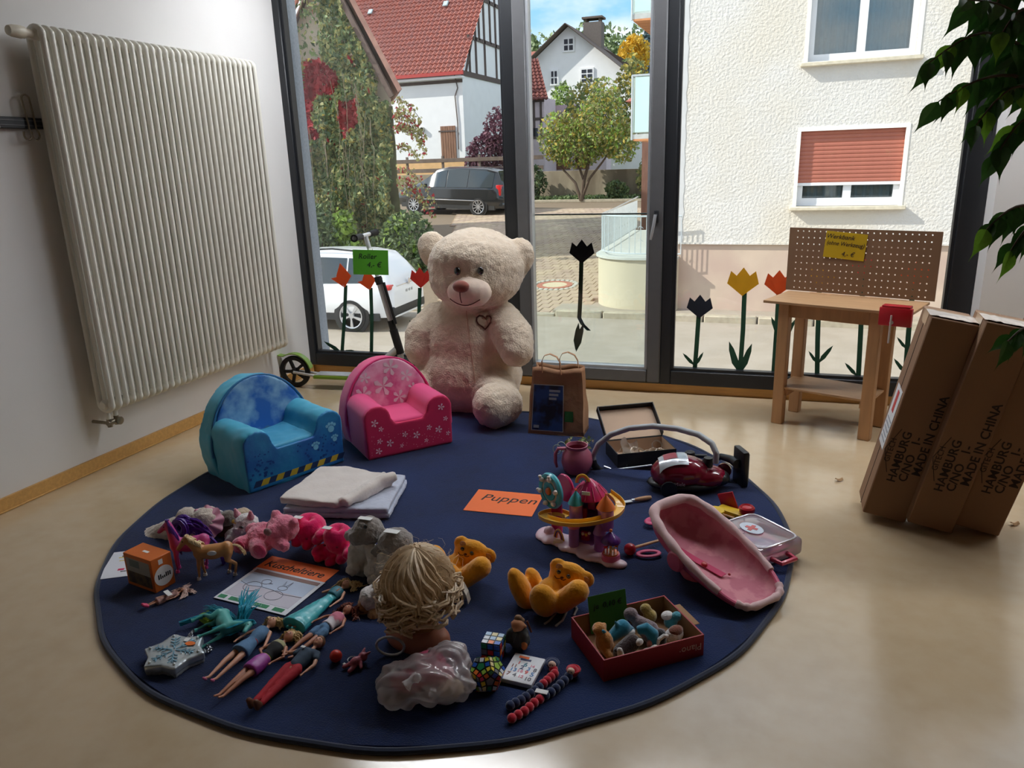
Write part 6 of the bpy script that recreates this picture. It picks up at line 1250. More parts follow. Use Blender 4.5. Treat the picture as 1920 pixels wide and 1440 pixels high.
MB().tube(ra, [.011+.0016*math.sin(i*1.3)+.007*math.sin(PI*i/50) for i in range(51)], 10).build('padded_rim', M_pad, dc)
ra = [(LN_*.985*math.cos(a), WD_*.985*(abs(math.sin(a))**.45)*(1 if math.sin(a) >= 0 else -1), .003) for a in [R(-32+64*k_/20) for k_ in range(21)]]; MB().tube(ra, [.012+.002*math.sin(i*1.7) for i in range(21)], 10).build('foot_pad', M_pad, dc)
for y_ in (1, -1): MB().lathe([(0, 0), (.034, .0), (.036, .008), (.03, .016), (0, .018)], 24, T(-.03, y_*(WD_*.99), -.03) @ RX(-90 if y_ > 0 else 90)).build('hinge_disc', M_pk, dc)
k = MB(); k.ell((-.01, 0, -.118), (.085, .08, .03)); blob('foot_base', k, M_pk, dc, .007, 4)
MB().ribbon([(-.10, -.05, -.075), (-.04, -.03, -.071), (.02, -.012, -.062), (.07, 0, -.052)], .022, side=(0, .9, .2), thick=.002).build('strap', mat('rose_strap', (200, 70, 108), .8), dc); MB().ell((.0, -.02, -.062), (.011, .011, .006), seg=12, rings=8).build('buckle', M_red, dc); MB().ell((.075, .02, -.05), (.005, .005, .004), seg=10, rings=6).build('button', M_red, dc)
a = RP(1216, 1042)-Vector((0, 0, 0)); t = thing('pink_strap_buckle', 'bright pink strap loop lying beside the doll carrier', 'strap', a, 25); k = MB(); k.tube([(.03*math.cos(x)*1.3, .02*math.sin(x), .009) for x in [2*PI*k_/18 for k_ in range(18)]], .004, 8, closed=True, sx=2.0); k.build('loop', mat('hot_pink_plastic', (196, 60, 108), .4), t)
a = RP(1224, 985); t = thing('pink_handle_end', 'small pink handle loop behind the doll carrier head end', 'strap', a, 60); k = MB(); k.tube([(.026*math.cos(x), .018*math.sin(x), .02) for x in [2*PI*k_/16 for k_ in range(16)]], .005, 8, closed=True, sx=2.4); k.build('loop', MATS['hot_pink_plastic'], t)
# ------------------------------------------------------------------ clear doctor case
zc_ = RZ+.07; ce, u, v, w_, d_ = rectfit(P(1352, 990, zc_), P(1447, 1047, zc_), P(1488, 998, zc_), P(1393, 953, zc_)); t = thing('doctor_case', 'clear plastic toy doctor case with red cross emblem', 'toy case', M=axM(ce, u, v, RZ)); M_clr = glass('clear_plastic', (.95, .94, .97), .2, .06, .26, (.92, .9, .95))
k = MB(); k.rbox((0, 0, .036), (w_, d_, .068), .018, 3); k.build('case_shell', M_clr, t)
fr_ = MB(); hx, hy = w_/2-.012, d_/2-.012; rp_ = [(hx*math.copysign(abs(math.cos(a))**.3, math.cos(a)), hy*math.copysign(abs(math.sin(a))**.3, math.sin(a)), .071) for a in [2*PI*k_/40 for k_ in range(40)]]
fr_.tube(rp_, .004, 6, closed=True); fr_.tube([(x*1.05, y*1.05, .045) for x, y, z in rp_], .004, 6, closed=True); fr_.build('moulded_rim', mat('frosted_white', (226, 224, 232), .25, .02, 5, coat=.4), t)
MB().rbox((0, 0, .012), (w_*.93, d_*.93, .02), .008).build('tray', mat('pink_tray', (214, 120, 146), .4), t)
MB().lathe([(0, .0725), (.042, .0725), (.042, .0745), (0, .0745)], 32, T(-.02, -.005, 0) @ Matrix.Diagonal((1.15, .8, 1, 1))).build('emblem_oval', mat('emblem_blue_white', (206, 216, 230), .4), t)
k = MB(); k.box(-.022, .022, -.007, .007, .0746, .0756, T(-.02, -.005, 0) @ RZm(20)); k.box(-.007, .007, -.022, .022, .0746, .0758, T(-.02, -.005, 0) @ RZm(20)); k.build('cross_emblem', mat('cross_red', (206, 96, 96), .5), t)
k = MB(); k.tube([(.025, -d_/2-.004, .03), (.03, -d_/2-.04, .03), (.085, -d_/2-.04, .03), (.09, -d_/2-.004, .03)], .008, 8); 
MB().tube([(w_/2-.004, -.05, .03), (w_/2+.04, -.045, .03), (w_/2+.04, .02, .03), (w_/2-.004, .025, .03)], .0085, 8).build('handle', mat('handle_pink', (206, 74, 100), .35, coat=.3), t)
for i, (x, y, cn) in enumerate(((.03, .03, 'pink'), (.055, -.02, 'lilac'), (-.05, .03, 'cream'), (.04, .0, 'cloud'))): m = MB(); m.cap((x-.02, y, .036), (x+.02, y+.01, .036), .011, .009); m.build('instrument', pl[cn], t)
MB().tube([(-.03+.022*math.cos(a), -.055+.014*math.sin(a), .0725) for a in [2*PI*k_/18 for k_ in range(18)]], .001, 4, closed=True).build('face_print', M_pencil, t)
# ------------------------------------------------------------------ hair made of strands
def strands(paths, r0, seg=5):
    k = MB()
    for p in paths:
        n_ = len(p); k.tube(p, [r0*(1-.75*(i/(n_-1))**2) for i in range(n_)], seg)
    return k
# ------------------------------------------------------------------ fashion dolls
SK1 = mat('doll_skin', (206, 150, 122), .45, .03, 5, sub=.1); SK2 = mat('doll_skin_tan', (176, 116, 88), .45, .03, 5, sub=.1)
HB = mat('doll_blonde', (206, 176, 124), .5, .15, 60); HR = mat('doll_auburn', (112, 52, 34), .5, .2, 60); HBr = mat('doll_brown_hair', (128, 84, 52), .5, .15, 60); HPk = mat('doll_pale_pink_hair', (222, 190, 180), .5, .12, 60)
M_lip = mat('doll_lips', (190, 60, 90), .4)
def doll(lbl, hpx, fpx, skin, hair, arms=((.13, .66, .10, .52), (.13, .66, .12, .52)), lift=0, hairlen=.12, male=False, legs=.035, seed=1, hr=.0115):
    a, b = RP(*fpx), RP(*hpx); d = b-a; L_ = d.length*1.06; ang = math.degrees(math.atan2(d.y, d.x))-90; zc = .042*L_+.004
    t = thing('fashion_doll', lbl, 'doll', (a.x, a.y, RZ+lift), ang); S = lambda x, y, z=0: Vector((x*L_, y*L_, zc+z*L_)); m = MB(); w_ = 1.18 if male else 1.0
    for s_ in (1, -1):
        hx = .038*w_*s_; kx = legs*s_; m.cap(S(hx, .50), S(kx, .28, .006), .038*w_*L_, .025*w_*L_); m.cap(S(kx, .28, .006), S(legs*.8*s_, .05, -.005), .025*w_*L_, .014*L_); m.cap(S(legs*.8*s_, .05, -.005), S(legs*.85*s_, .0, .02), .014*L_, .011*L_)
        ex, ey, hx2, hy2 = arms[0 if s_ < 0 else 1]; m.cap(S(.078*w_*s_, .785), S(ex*s_, ey, -.005), .021*w_*L_, .016*w_*L_); m.cap(S(ex*s_, ey, -.005), S(hx2*s_, hy2, .0), .016*w_*L_, .011*L_)
        m.ell((0, 0, 0), (.014*L_, .026*L_, .008*L_), M=T(*S(hx2*s_, hy2-.02, 0)) @ RZm(0)); m.cap(S(hx2*s_, hy2-.01), S((hx2-.018)*s_, hy2-.025, .006), .006*L_, .005*L_)
    m.ell(S(0, .53), (.062*w_*L_, .06*L_, .042*L_)); m.ell(S(0, .62), (.046*w_*L_, .07*L_, .036*L_)); m.ell(S(0, .735), (.068*w_*L_, .085*L_, .042*L_)); m.cap(S(-.055*w_, .785), S(.055*w_, .785), .026*L_, .026*L_)
    if not male:
        for s_ in (1, -1): m.ell(S(.03*s_, .73, .028), .028*L_)
    m.cap(S(0, .80), S(0, .87, .006), .020*L_, .018*L_); m.ell(S(0, .925, .012), (.046*L_, .058*L_, .052*L_)); m.ell(S(0, .895, .022), (.034*L_, .032*L_, .032*L_)); m.ell(S(0, .912, .064), (.007*L_, .010*L_, .008*L_))
    blob('body', m, skin, t, L_*.0085, 2)
    for s_ in (1, -1): MB().ell(S(.019*s_, .927, .058), (.008*L_, .006*L_, .004*L_), seg=10, rings=6).build('eye', M_eye, t)
    MB().ell(S(0, .897, .053), (.012*L_, .005*L_, .004*L_), seg=10, rings=6).build('lips', M_lip, t)
    rr = random.Random(seed); hm = MB(); hm.ell(S(0, .945, .002), (.053*L_, .056*L_, .052*L_))
    if male: hm.ell(S(0, .965, .02), (.045*L_, .03*L_, .042*L_)); blob('hair', hm, hair, t, L_*.009, 2)
    else:
        blob('hair_cap', hm, hair, t, L_*.009, 2); ps = []
        for i in range(46):
            a0 = rr.uniform(-PI*.95, -PI*.05)*-1; x0, y0 = .05*math.cos(a0), .95+.05*math.sin(a0)*.8; pts = []; sg = 1 if x0 > 0 else -1; ln = hairlen*rr.uniform(.6, 1.25)
            for j in range(9):
                u_ = j/8; wv = .016*math.sin(u_*6+rr.uniform(0, .8)+i); pts.append(S(x0*(1+.25*u_)+sg*u_*ln*.45+wv, y0-u_*ln*rr.uniform(.2, .9)*(.6 if i % 3 else -.6)+wv, .0-.035*u_+.05*math.sin(PI*min(1, u_*1.6))*rr.uniform(.2, 1)))
            ps.append(pts)
        strands(ps, L_*hr).build('hair', hair, t)
    return t, L_, S
def dress(t, S, L_, prof, m_, name='dress', sx=.86):
    """prof: (y, half width) rings along the body"""
    k = MB(); k.tube([S(0, y, .0) for y, r_ in prof], [r_*L_*1.1 for y, r_ in prof], 18, sx=sx, upv=(1, 0, 0)); return blob(name, k, m_, t, L_*.0095, 2, fuzz(L_*.004, 60/L_*.3))
def part_caps(t, L_, name, m_, caps):
    k = MB()
    for p, q, a, b in caps: k.cap(p, q, a*L_, b*L_)
    return blob(name, k, m_, t, L_*.009, 2, fuzz(L_*.003, 70))
M_den = mat('denim', (88, 124, 160), .85, .12, 60, .3, 300); M_den2 = mat('dark_denim_tee', (58, 74, 92), .85, .1, 60, .2, 200)
t, L_, S = doll('blonde doll in a blue denim dress with pink heels', (514, 1176), (393, 1286), SK1, HB, ((.15, .70, .17, .58), (.13, .66, .17, .56)), seed=2, legs=.05)
dress(t, S, L_, [(.42, .088), (.46, .086), (.55, .068), (.62, .054), (.70, .074), (.79, .070), (.81, .05)], M_den); MB().tube([S(.057*math.cos(a), .615, .042*math.sin(a)) for a in [2*PI*k_/20 for k_ in range(20)]], .004*L_*2, 6, closed=True).build('belt', mat('red_belt', (190, 70, 70), .6), t)
dress(t, S, L_, [(.80, .05), (.825, .035)], M_wht, 'collar')
for s_ in (1, -1): part_caps(t, L_, 'shoe', mat('pink_heels', (220, 120, 160), .4), [(S(.042*s_, .012, .0), S(.045*s_, -.012, .028), .016, .013)])
t, L_, S = doll('blonde doll in a purple skirt and black top', (546, 1203), (408, 1320), SK2, HB, ((.14, .68, .06, .62), (.14, .67, .10, .56)), seed=3, hairlen=.09, legs=.028)
dress(t, S, L_, [(.39, .074), (.44, .076), (.52, .074), (.60, .056)], mat('purple_sequin', (158, 62, 152), .4, .2, 120), 'skirt'); dress(t, S, L_, [(.60, .052), (.64, .052), (.71, .072), (.77, .074)], mat('black_top', (24, 24, 28), .8), 'top'); dress(t, S, L_, [(.755, .076), (.80, .068), (.82, .05)], mat('olive_yoke', (176, 170, 130), .8), 'yoke')
MB().tube([S(.058*math.cos(a), .60, .044*math.sin(a)) for a in [2*PI*k_/20 for k_ in range(20)]], .005*L_, 6, closed=True).build('belt', mat('lime_belt', (190, 200, 60), .6), t)
t, L_, S = doll('male doll in red trousers and grey shirt', (601, 1214), (478, 1334), SK1, HBr, ((.17, .72, .30, .70), (.15, .64, .13, .50)), seed=4, male=True, legs=.04)
part_caps(t, L_, 'trousers', mat('red_trousers', (176, 28, 44), .8, .08, 40, .3, 120), [(S(.044*s_, .52), S(.040*s_, .28, .006), .052, .038) for s_ in (1, -1)]+[(S(.040*s_, .28, .006), S(.034*s_, .06, -.002), .038, .027) for s_ in (1, -1)]+[(S(-.03, .545), S(.03, .545), .05, .05)])
part_caps(t, L_, 'shirt', M_den2, [(S(0, .57), S(0, .72), .064, .078), (S(-.045, .76), S(.045, .76), .056, .056)]+[(S(.08*s_, .785), S(.115*s_, .72), .034, .032) for s_ in (1, -1)])
for s_ in (1, -1): part_caps(t, L_, 'shoe', mat('brown_boots', (104, 60, 40), .6), [(S(.034*s_, .03, -.002), S(.038*s_, -.012, .06), .027, .024), (S(.034*s_, .0, -.01), S(.036*s_, -.01, .03), .024, .024)])
MB().rbox(S(-.03, .735, .088), (.045*L_, .03*L_, .002), .0005, 1).build('price_sticker', M_wht, t)
t, L_, S = doll('auburn haired doll in denim shorts and white top', (655, 1152), (536, 1243), SK2, HR, ((.16, .73, .20, .60), (.14, .68, .12, .54)), seed=5, hairlen=.24, legs=.05)
part_caps(t, L_, 'shorts', M_den, [(S(.042*s_, .50), S(.046*s_, .43), .052, .046) for s_ in (1, -1)]+[(S(0, .55), S(0, .58), .064, .056)]); dress(t, S, L_, [(.59, .07), (.66, .062), (.72, .078), (.79, .076), (.82, .05)], mat('white_tee', (222, 214, 218), .85, .06, 30, c2=(206, 120, 140), c2s=22, c2w=.04), 'top')
t, L_, S = doll('blonde doll in a long shiny teal gown', (652, 1104), (546, 1186), SK1, HB, ((.16, .70, .10, .80), (.13, .68, .12, .52)), seed=6, hairlen=.22)
M_teal = mat('teal_satin', (64, 178, 186), .3, .12, 30, .4, 40, bdist=.003, coat=.2); dress(t, S, L_, [(.04, .15), (.10, .14), (.25, .115), (.42, .092), (.55, .072), (.62, .056), (.70, .072), (.76, .072)], M_teal, 'gown', .58); dress(t, S, L_, [(.66, .066), (.73, .078), (.79, .076), (.81, .05)], mat('teal_bodice', (30, 110, 128), .5), 'bodice')
MB().rbox(S(.01, .735, .058), (.075*L_, .05*L_, .002), .0005, 1, M=None).build('price_sticker', mat('orange_sticker', (240, 120, 40), .6), t)
for s_ in (1, -1): part_caps(t, L_, 'shoe', M_teal, [(S(.03*s_, .01, 0), S(.032*s_, -.015, .02), .016, .014)])
t, L_, S = doll('small doll with pale pink hair and pink boots', (346, 1112), (270, 1143), SK1, HPk, seed=7, hairlen=.42, hr=.028)
dress(t, S, L_, [(.30, .10), (.40, .095), (.55, .075), (.65, .07), (.76, .09), (.80, .06)], mat('rose_print_dress', (206, 160, 156), .8, .1, 40, c2=(150, 110, 90), c2s=60), 'dress')
for s_ in (1, -1): part_caps(t, L_, 'boot', mat('pink_boot', (224, 60, 110), .4), [(S(.04*s_, .08), S(.04*s_, .0, .05), .036, .034)])
MB().rbox(S(.05, .56, .13), (.30*L_, .11*L_, .0015), .0005, 1, M=None).build('price_tag', M_wht, t)

# ------------------------------------------------------------------ toy horses
def horse(name, lbl, loc, rz, s, m_body, m_mane, rot=None, legs=None, neck=(.36, .42), mane=30, tail=24, tl=.3, ml=.12, hoof=None, seed=1, head_drop=0, cat='toy horse'):
    """faces +X, about 1 unit long before scaling"""
    M_ = T(*loc) @ RZm(rz) @ (rot if rot else Matrix.Identity(4)); t = thing(name, lbl, cat, M=M_); S = lambda x, y, z: Vector((x*s, y*s, z*s)); m = MB()
    m.cap(S(-.26, 0, .60), S(.24, 0, .60), .155*s, .15*s); m.ell(S(-.28, 0, .62), (.15*s, .15*s, .16*s)); m.ell(S(.26, 0, .60), (.15*s, .14*s, .17*s)); m.ell(S(0, 0, .56), (.25*s, .15*s, .15*s))
    hx, hz_ = .26+neck[0]*.62, .62+neck[1]*.86; m.cap(S(.28, 0, .68), S(hx, 0, hz_), .125*s, .075*s); m.ell(S(hx+.02, 0, hz_+.0), (.09*s, .07*s, .085*s)); m.cap(S(hx+.04, 0, hz_), S(hx+.20, 0, hz_-.13-head_drop), .068*s, .045*s)
    for y in (-.045, .045): m.cap(S(hx-.02, y, hz_+.07), S(hx-.02, y*1.2, hz_+.14), .022*s, .008*s)
    lg = legs or [(.28, .08, .34, 0), (.30, -.08, .24, 0), (-.32, .08, -.40, 1), (-.30, -.08, -.26, 1)]
    feet = []
    for x, y, fx_, hind in lg:
        if hind: kx, kz = x-.06, .30; m.cap(S(x, y, .55), S(x+.05, y, .38), .095*s, .06*s); m.cap(S(x+.05, y, .38), S(fx_-.04, y, .28), .055*s, .035*s); m.cap(S(fx_-.04, y, .28), S(fx_, y, .05), .035*s, .03*s)
        else: m.cap(S(x, y, .52), S((x+fx_)/2+.01, y, .28), .065*s, .04*s); m.cap(S((x+fx_)/2+.01, y, .28), S(fx_, y, .05), .038*s, .028*s)
        feet.append((fx_, y))
    blob('body', m, m_body, t, s*.022, 4)
    for fx_, y in feet: MB().lathe([(.0, 0), (.045*s, 0), (.036*s, .06*s), (0, .062*s)], 12, T(*S(fx_+.01, y, 0))).build('hoof', hoof or m_body, t)
    for y in (-1, 1): MB().ell(S(hx+.085, y*.058, hz_-.01), (.014*s, .008*s, .014*s), seg=10, rings=6).build('eye', M_eye, t)
    rr = random.Random(seed); ps = []
    for i in range(mane):
        u_ = i/mane; b = S(.24, 0, .80).lerp(S(hx+.04, 0, hz_+.09), u_); sg = rr.choice((-1, 1, 1)); ps.append([b+S(-.05*j/5*rr.uniform(.2, 1)-.04*(j/5), sg*(.06*math.sin(PI*.5*j/5)+.03*j/5), ml*.35*math.sin(PI*j/6)-ml*(j/5)**1.6) for j in range(6)])
    strands(ps, s*.022).build('mane', m_mane, t); ps = []
    for i in range(tail):
        ps.append([S(-.40, 0, .68)+S(-.12*math.sin(PI*.5*j/6)*rr.uniform(.7, 1.2)-.02*j, rr.uniform(-.06, .06)*j/6, .04*math.sin(PI*j/6)-tl*1.3*(j/6)**1.5) for j in range(7)])
    strands(ps, s*.022).build('tail', m_mane, t); return t
hl_ = RP(392, 1090); M_hb2 = mat('palomino_plastic', (196, 138, 84), .4, .06, 5); M_hm = mat('flaxen_mane', (222, 196, 150), .6, .12, 60)
th_ = horse('toy_horse', 'light brown toy horse standing by the orange box', (hl_.x, hl_.y+.04, RZ), 212, .163, M_hb2, M_hm, neck=(.36, .36), head_drop=.06, tl=.20, hoof=mat('white_hoof', (226, 216, 206), .5), seed=2)
MB().ell((0, 0, 0), (.016, .004, .013), M=T(.0, .024*1.02, .1) @ RX(-25)).build('price_sticker', M_wht, th_)
pl_ = RP(356, 1070); M_pp = mat('pink_pony', (196, 74, 140), .4, .05, 5); M_ph = mat('violet_hair', (84, 40, 148), .4, .2, 60)
horse('toy_pony', 'pink toy pony with long violet hair behind the horse', (pl_.x, pl_.y+.02, RZ), 215, .165, M_pp, M_ph, legs=[(.28, .1, .30, 0), (.30, -.1, .30, 0), (-.3, .1, -.28, 1), (-.3, -.1, -.26, 1)], neck=(.16, .55), mane=70, ml=.5, tail=40, tl=.55, seed=3, cat='toy pony')
vp0 = RP(345, 1030); vpo = D.objects['toy_pony']; ivp = (T(pl_.x, pl_.y+.02, RZ) @ RZm(215)).inverted(); ps = []; rr = random.Random(19); hcv = G(345, 985, vp0.y-.02)
for i in range(60):
    r_ = rr.uniform(.012, .040); ph2 = rr.uniform(0, 6); yy_ = rr.uniform(-.03, .02); ps.append([ivp @ (hcv+Vector((r_*math.cos(ph2+j*.55), yy_, r_*math.sin(ph2+j*.55)))) for j in range(10)])
for i in range(60):
    b_ = G(rr.uniform(372, 402), rr.uniform(998, 1016), vp0.y); c0 = hcv+Vector((rr.uniform(-.01, .03), rr.uniform(-.02, .02), rr.uniform(-.02, .03))); ps.append([ivp @ (c0.lerp(b_, j/8)+Vector((.006*math.sin(j*1.1+i), 0, .02*math.sin(PI*j/8)+.004*math.sin(j*1.3+i)))) for j in range(9)])
strands(ps, .0042).build('curled_hair', M_ph, vpo)
po = RP(420, 1208); M_tp = mat('teal_pony', (82, 170, 164), .4, .05, 5); M_th = mat('teal_hair', (30, 150, 176), .4, .2, 60)
tp = horse('toy_pony', 'teal toy pony with long blue mane lying on its side', (po.x-.045, po.y+.055, RZ+.03), -38, .145, M_tp, M_th, rot=RX(-84) @ T(0, 0, -.08), legs=[(.28, .09, .40, 0), (.30, -.09, .28, 0), (-.32, .09, -.30, 1), (-.30, -.09, -.42, 1)], neck=(.30, .42), mane=60, ml=.6, tail=50, tl=.7, seed=4, cat='toy pony')
MB().rbox((-.04, .0235, .092), (.018, .002, .018), .0005, 1).build('price_sticker', MATS['orange_sticker'], tp)
itp = tp.matrix_world.inverted() if False else (T(po.x-.045, po.y+.055, RZ+.03) @ RZm(-38) @ RX(-84) @ T(0, 0, -.08)).inverted(); rr = random.Random(15); ps = []
for i in range(46):
    a_ = RP(452+rr.uniform(-8, 8), 1188+rr.uniform(-4, 6)); b_ = RP(rr.uniform(452, 496), rr.uniform(1128, 1168)); ps.append([itp @ (a_.lerp(b_, j/7)+Vector((0, 0, .014+.05*math.sin(PI*.62*j/7)+rr.uniform(-.003, .003)))) for j in range(8)])
strands(ps, .0032).build('mane_fan', M_th, tp); ps = []
for i in range(46):
    a_ = RP(452+rr.uniform(-6, 6), 1180); b_ = RP(rr.uniform(382, 410), rr.uniform(1148, 1172)); ps.append([itp @ (a_.lerp(b_, j/7)+Vector((0, 0, .016+.024*math.sin(PI*.8*j/7)+rr.uniform(-.003, .003)))) for j in range(8)])
strands(ps, .0032).build('mane_sweep', M_th, tp)
a = RP(392, 1166); t = thing('green_tag', 'yellow green cardboard tag under the teal pony', 'tag', (a.x, a.y, RZ), -20); MB().rbox((0, 0, .012), (.06, .035, .022), .002, 1).build('card', mat('lime_card', (164, 190, 50), .7, .1, 8), t)

# ------------------------------------------------------------------ plush animals
def plush(c_, nm=None, v=.10, b=.6): return mat(nm or 'plush_%d_%d_%d' % c_, c_, .95, v, 50, b, 160, sheen=.6, spec=.1, bdist=.006)
FZ = fuzz(.0035, 90, .002, 40)
def pls(name, lbl, px, py, cat, dy=0, Yp=None):
    a = RP(px, py); t = thing(name, lbl, cat, (a.x, a.y+dy, RZ)); L0_ = Vector((a.x, a.y+dy, RZ)); return t, (lambda x, y, d=0: G(x, y, a.y+dy+d)-L0_)
P_pink = plush((232, 128, 152)); P_hot = plush((236, 26, 104), v=.06, b=.3); P_grey = plush((146, 138, 132)); P_lgrey = plush((216, 208, 198)); P_beige = plush((206, 192, 178)); P_white = plush((226, 220, 218)); P_tan = plush((184, 140, 96)); P_ylw = plush((238, 160, 26), v=.06, b=.3); P_dbr = plush((86, 60, 46))
# octopuses
for lbl, hx, hy, r_, legs in (('hot pink octopus plush beside the pink bear', 580, 988, .064, [(562, 1018), (582, 1024), (600, 1014), (556, 1005), (606, 1005)]), ('smaller hot pink octopus plush leaning on the grey rabbit', 634, 1005, .056, [(604, 1046), (625, 1056), (645, 1050), (600, 1036), (658, 1040)])):
    t, q = pls('octopus_plush', lbl, hx, hy+40, 'plush toy'); m = MB(); c_ = q(hx, hy); m.ell(c_, (r_, r_*.95, r_*.82)); m.ell(c_+Vector((0, 0, -.02)), (r_*.92, r_*.9, r_*.8))
    for i, (x, y) in enumerate(legs): p = q(x, y, -.03); m.cap(c_+Vector((0, 0, -.045)), p+Vector((0, 0, .012)), .022, .02); m.ell(p+Vector((0, -.014, .012)), (.021, .026, .019))
    def dimple(cc, n_, c_=c_, r_=r_):
        d = (cc-(c_+Vector((.01, -.01, r_*.85)))).length; k_ = max(0, 1-d/(r_*.6)); a_ = math.atan2(cc.y-c_.y, cc.x-c_.x); return cc-Vector((0, 0, .026*k_*k_))+n_*(.0025*math.sin(a_*9)*k_)+n_*noise.noise(cc*90)*.0012
    blob('body', m, P_hot, t, .005, 2, dimple)
    for s_ in (-1, 1): MB().ell(c_+Vector((.026*s_, -r_*.90, -.016)), (.006, .003, .004), seg=10, rings=6).build('eye', mat('stitched_eye', (150, 12, 60), .8), t)
    MB().rbox(c_+Vector((-.022, -.03, r_*.80)), (.034, .02, .0016), .0004, 1).build('price_sticker', M_wht, t)
# grey rabbits
t, q = pls('rabbit_plush', 'grey rabbit plush sitting upright with a price tag on its head', 680, 1070, 'plush toy'); m = MB(); h_ = q(690, 995)
m.ell(h_, (.056, .055, .05)); m.ell(h_+Vector((-.02, -.03, -.012)), (.036, .036, .03)); m.cap(h_+Vector((.0, .0, .03)), h_+Vector((-.066, -.015, -.02)), .014, .02); m.cap(h_+Vector((.03, .01, .025)), h_+Vector((.068, .02, -.045)), .014, .02); oh = blob('head', m, P_grey, t, .005, 2, FZ); skr = on_surface(oh, (RP(680, 1070).x, RP(680, 1070).y, RZ), .001)
m = MB(); m.ell(q(680, 1035), (.05, .05, .062)); m.ell(q(683, 1058), (.052, .055, .04)); m.cap(q(664, 1030, -.03), q(662, 1052, -.05), .022, .02); m.cap(q(696, 1030, -.03), q(700, 1050, -.05), .022, .022); m.cap(q(668, 1060, -.03), q(660, 1068, -.07), .024, .022); m.cap(q(697, 1062, -.03), q(694, 1072, -.07), .024, .022); m.ell(h_+Vector((-.012, -.035, -.03)), (.022, .02, .022)); blob('body', m, P_lgrey, t, .0055, 4, FZ)
MB().ell(skr(685, 988)[0], (.008, .005, .008), seg=12, rings=8).build('eye', M_eye, t); MB().rbox(h_+Vector((.0, -.01, .052)), (.05, .022, .0016), .0004, 1, M=None).build('price_sticker', M_wht, t)
t, q = pls('rabbit_plush', 'second grey rabbit plush half hidden behind the styling head', 735, 1085, 'plush toy'); m = MB(); h_ = q(742, 1016); m.ell(h_, (.062, .058, .048)); m.cap(h_+Vector((-.01, 0, .02)), h_+Vector((-.075, -.02, -.05)), .018, .022); m.cap(h_+Vector((.02, 0, .02)), h_+Vector((.09, .0, -.05)), .018, .022); blob('head', m, P_grey, t, .0055, 4, FZ)
m = MB(); m.ell(q(735, 1050), (.052, .05, .06)); m.cap(q(720, 1045, -.03), q(714, 1068, -.04), .024, .022); m.cap(q(712, 1072, -.03), q(700, 1085, -.06), .025, .023); blob('body', m, P_lgrey, t, .0055, 4, FZ); MB().rbox(h_+Vector((.0, -.02, .05)), (.052, .026, .0016), .0004, 1).build('price_sticker', M_wht, t)
# pink bear lying
t, q = pls('bear_plush', 'pink bear plush lying on its back with round paw pads', 480, 1035, 'plush toy'); m = MB(); h_ = q(530, 990); m.ell(h_, (.062, .055, .05)); m.ell(h_+Vector((-.01, -.045, .012)), (.026, .024, .022)); m.ell(h_+Vector((.052, 0, .03)), .018); m.ell(h_+Vector((-.03, .01, .045)), .018)
m.ell(q(490, 1010), (.062, .052, .05)); m.cap(q(475, 1015, -.02), q(452, 1022, -.05), .03, .032); m.cap(q(480, 1022, -.04), q(486, 1032, -.09), .03, .03); m.cap(q(512, 1010, -.03), q(532, 1024, -.06), .026, .022); m.cap(q(500, 990, .02), q(470, 992, .02), .024, .022); blob('body', m, P_pink, t, .0055, 4, FZ)
M_pad2 = plush((214, 70, 108)); m = MB(); m.ell(q(486, 1034, -.118), (.028, .01, .026)); m.build('paw_pad', M_pad2, t); m = MB(); m.ell(q(449, 1024, -.078), (.022, .01, .022)); m.build('paw_pad', M_pad2, t); m = MB(); m.ell(h_+Vector((-.012, -.068, .016)), (.016, .01, .014)); m.build('nose', plush((150, 110, 110)), t)
# white cat plush, brown eagle plush, beige dog, owl
t, q = pls('cat_plush', 'white cat plush with pink ears leaning on the pink bear', 455, 1022, 'plush toy', .06); m = MB(); h_ = q(462, 982); m.ell(h_, (.05, .045, .042)); m.ell(h_+Vector((-.005, -.04, -.01)), (.026, .02, .018)); m.cap(q(440, 1005), q(465, 1008), .04, .045); m.cap(q(440, 1010), q(432, 1014, -.04), .024, .022); blob('body', m, P_white, t, .0055, 4, FZ)
for x in (-.032, .03):
    m = MB(); m.cap(h_+Vector((x, -.005, .035)), h_+Vector((x*1.15, -.008, .058)), .014, .006); m.build('ear', plush((226, 160, 172)), t)
MB().ell(h_+Vector((.012, -.044, .008)), (.012, .005, .005), seg=10, rings=6).build('eye', M_eye, t)
t, q = pls('eagle_plush', 'brown bird plush with grey head and yellow beak in the plush row', 415, 1015, 'plush toy', .07); m = MB(); m.cap(q(395, 985), q(428, 972), .03, .034); blob('head', m, plush((120, 112, 104)), t, .0055, 4, FZ); m = MB(); m.cap(q(400, 1005), q(432, 995), .045, .04); blob('body', m, P_dbr, t, .0055, 4, FZ); m = MB(); m.cap(q(438, 978, -.03), q(443, 982, -.045), .008, .004); m.build('beak', mat('beak_yellow', (230, 190, 80), .6), t)
t, q = pls('dog_plush', 'small cream dog plush peeking over the white cat', 455, 1000, 'plush toy', .12); m = MB(); h_ = q(456, 968); m.ell(h_, (.04, .036, .036)); m.ell(h_+Vector((.0, .0, -.04)), (.038, .036, .04)); m.cap(h_+Vector((.03, 0, .015)), h_+Vector((.036, 0, -.015)), .013, .012); m.ell(h_+Vector((-.005, -.034, -.006)), .014); blob('body', m, plush((206, 184, 156)), t, .0055, 4, FZ); MB().ell(h_+Vector((-.005, -.048, -.004)), .005, seg=10, rings=6).build('nose', M_eye, t)
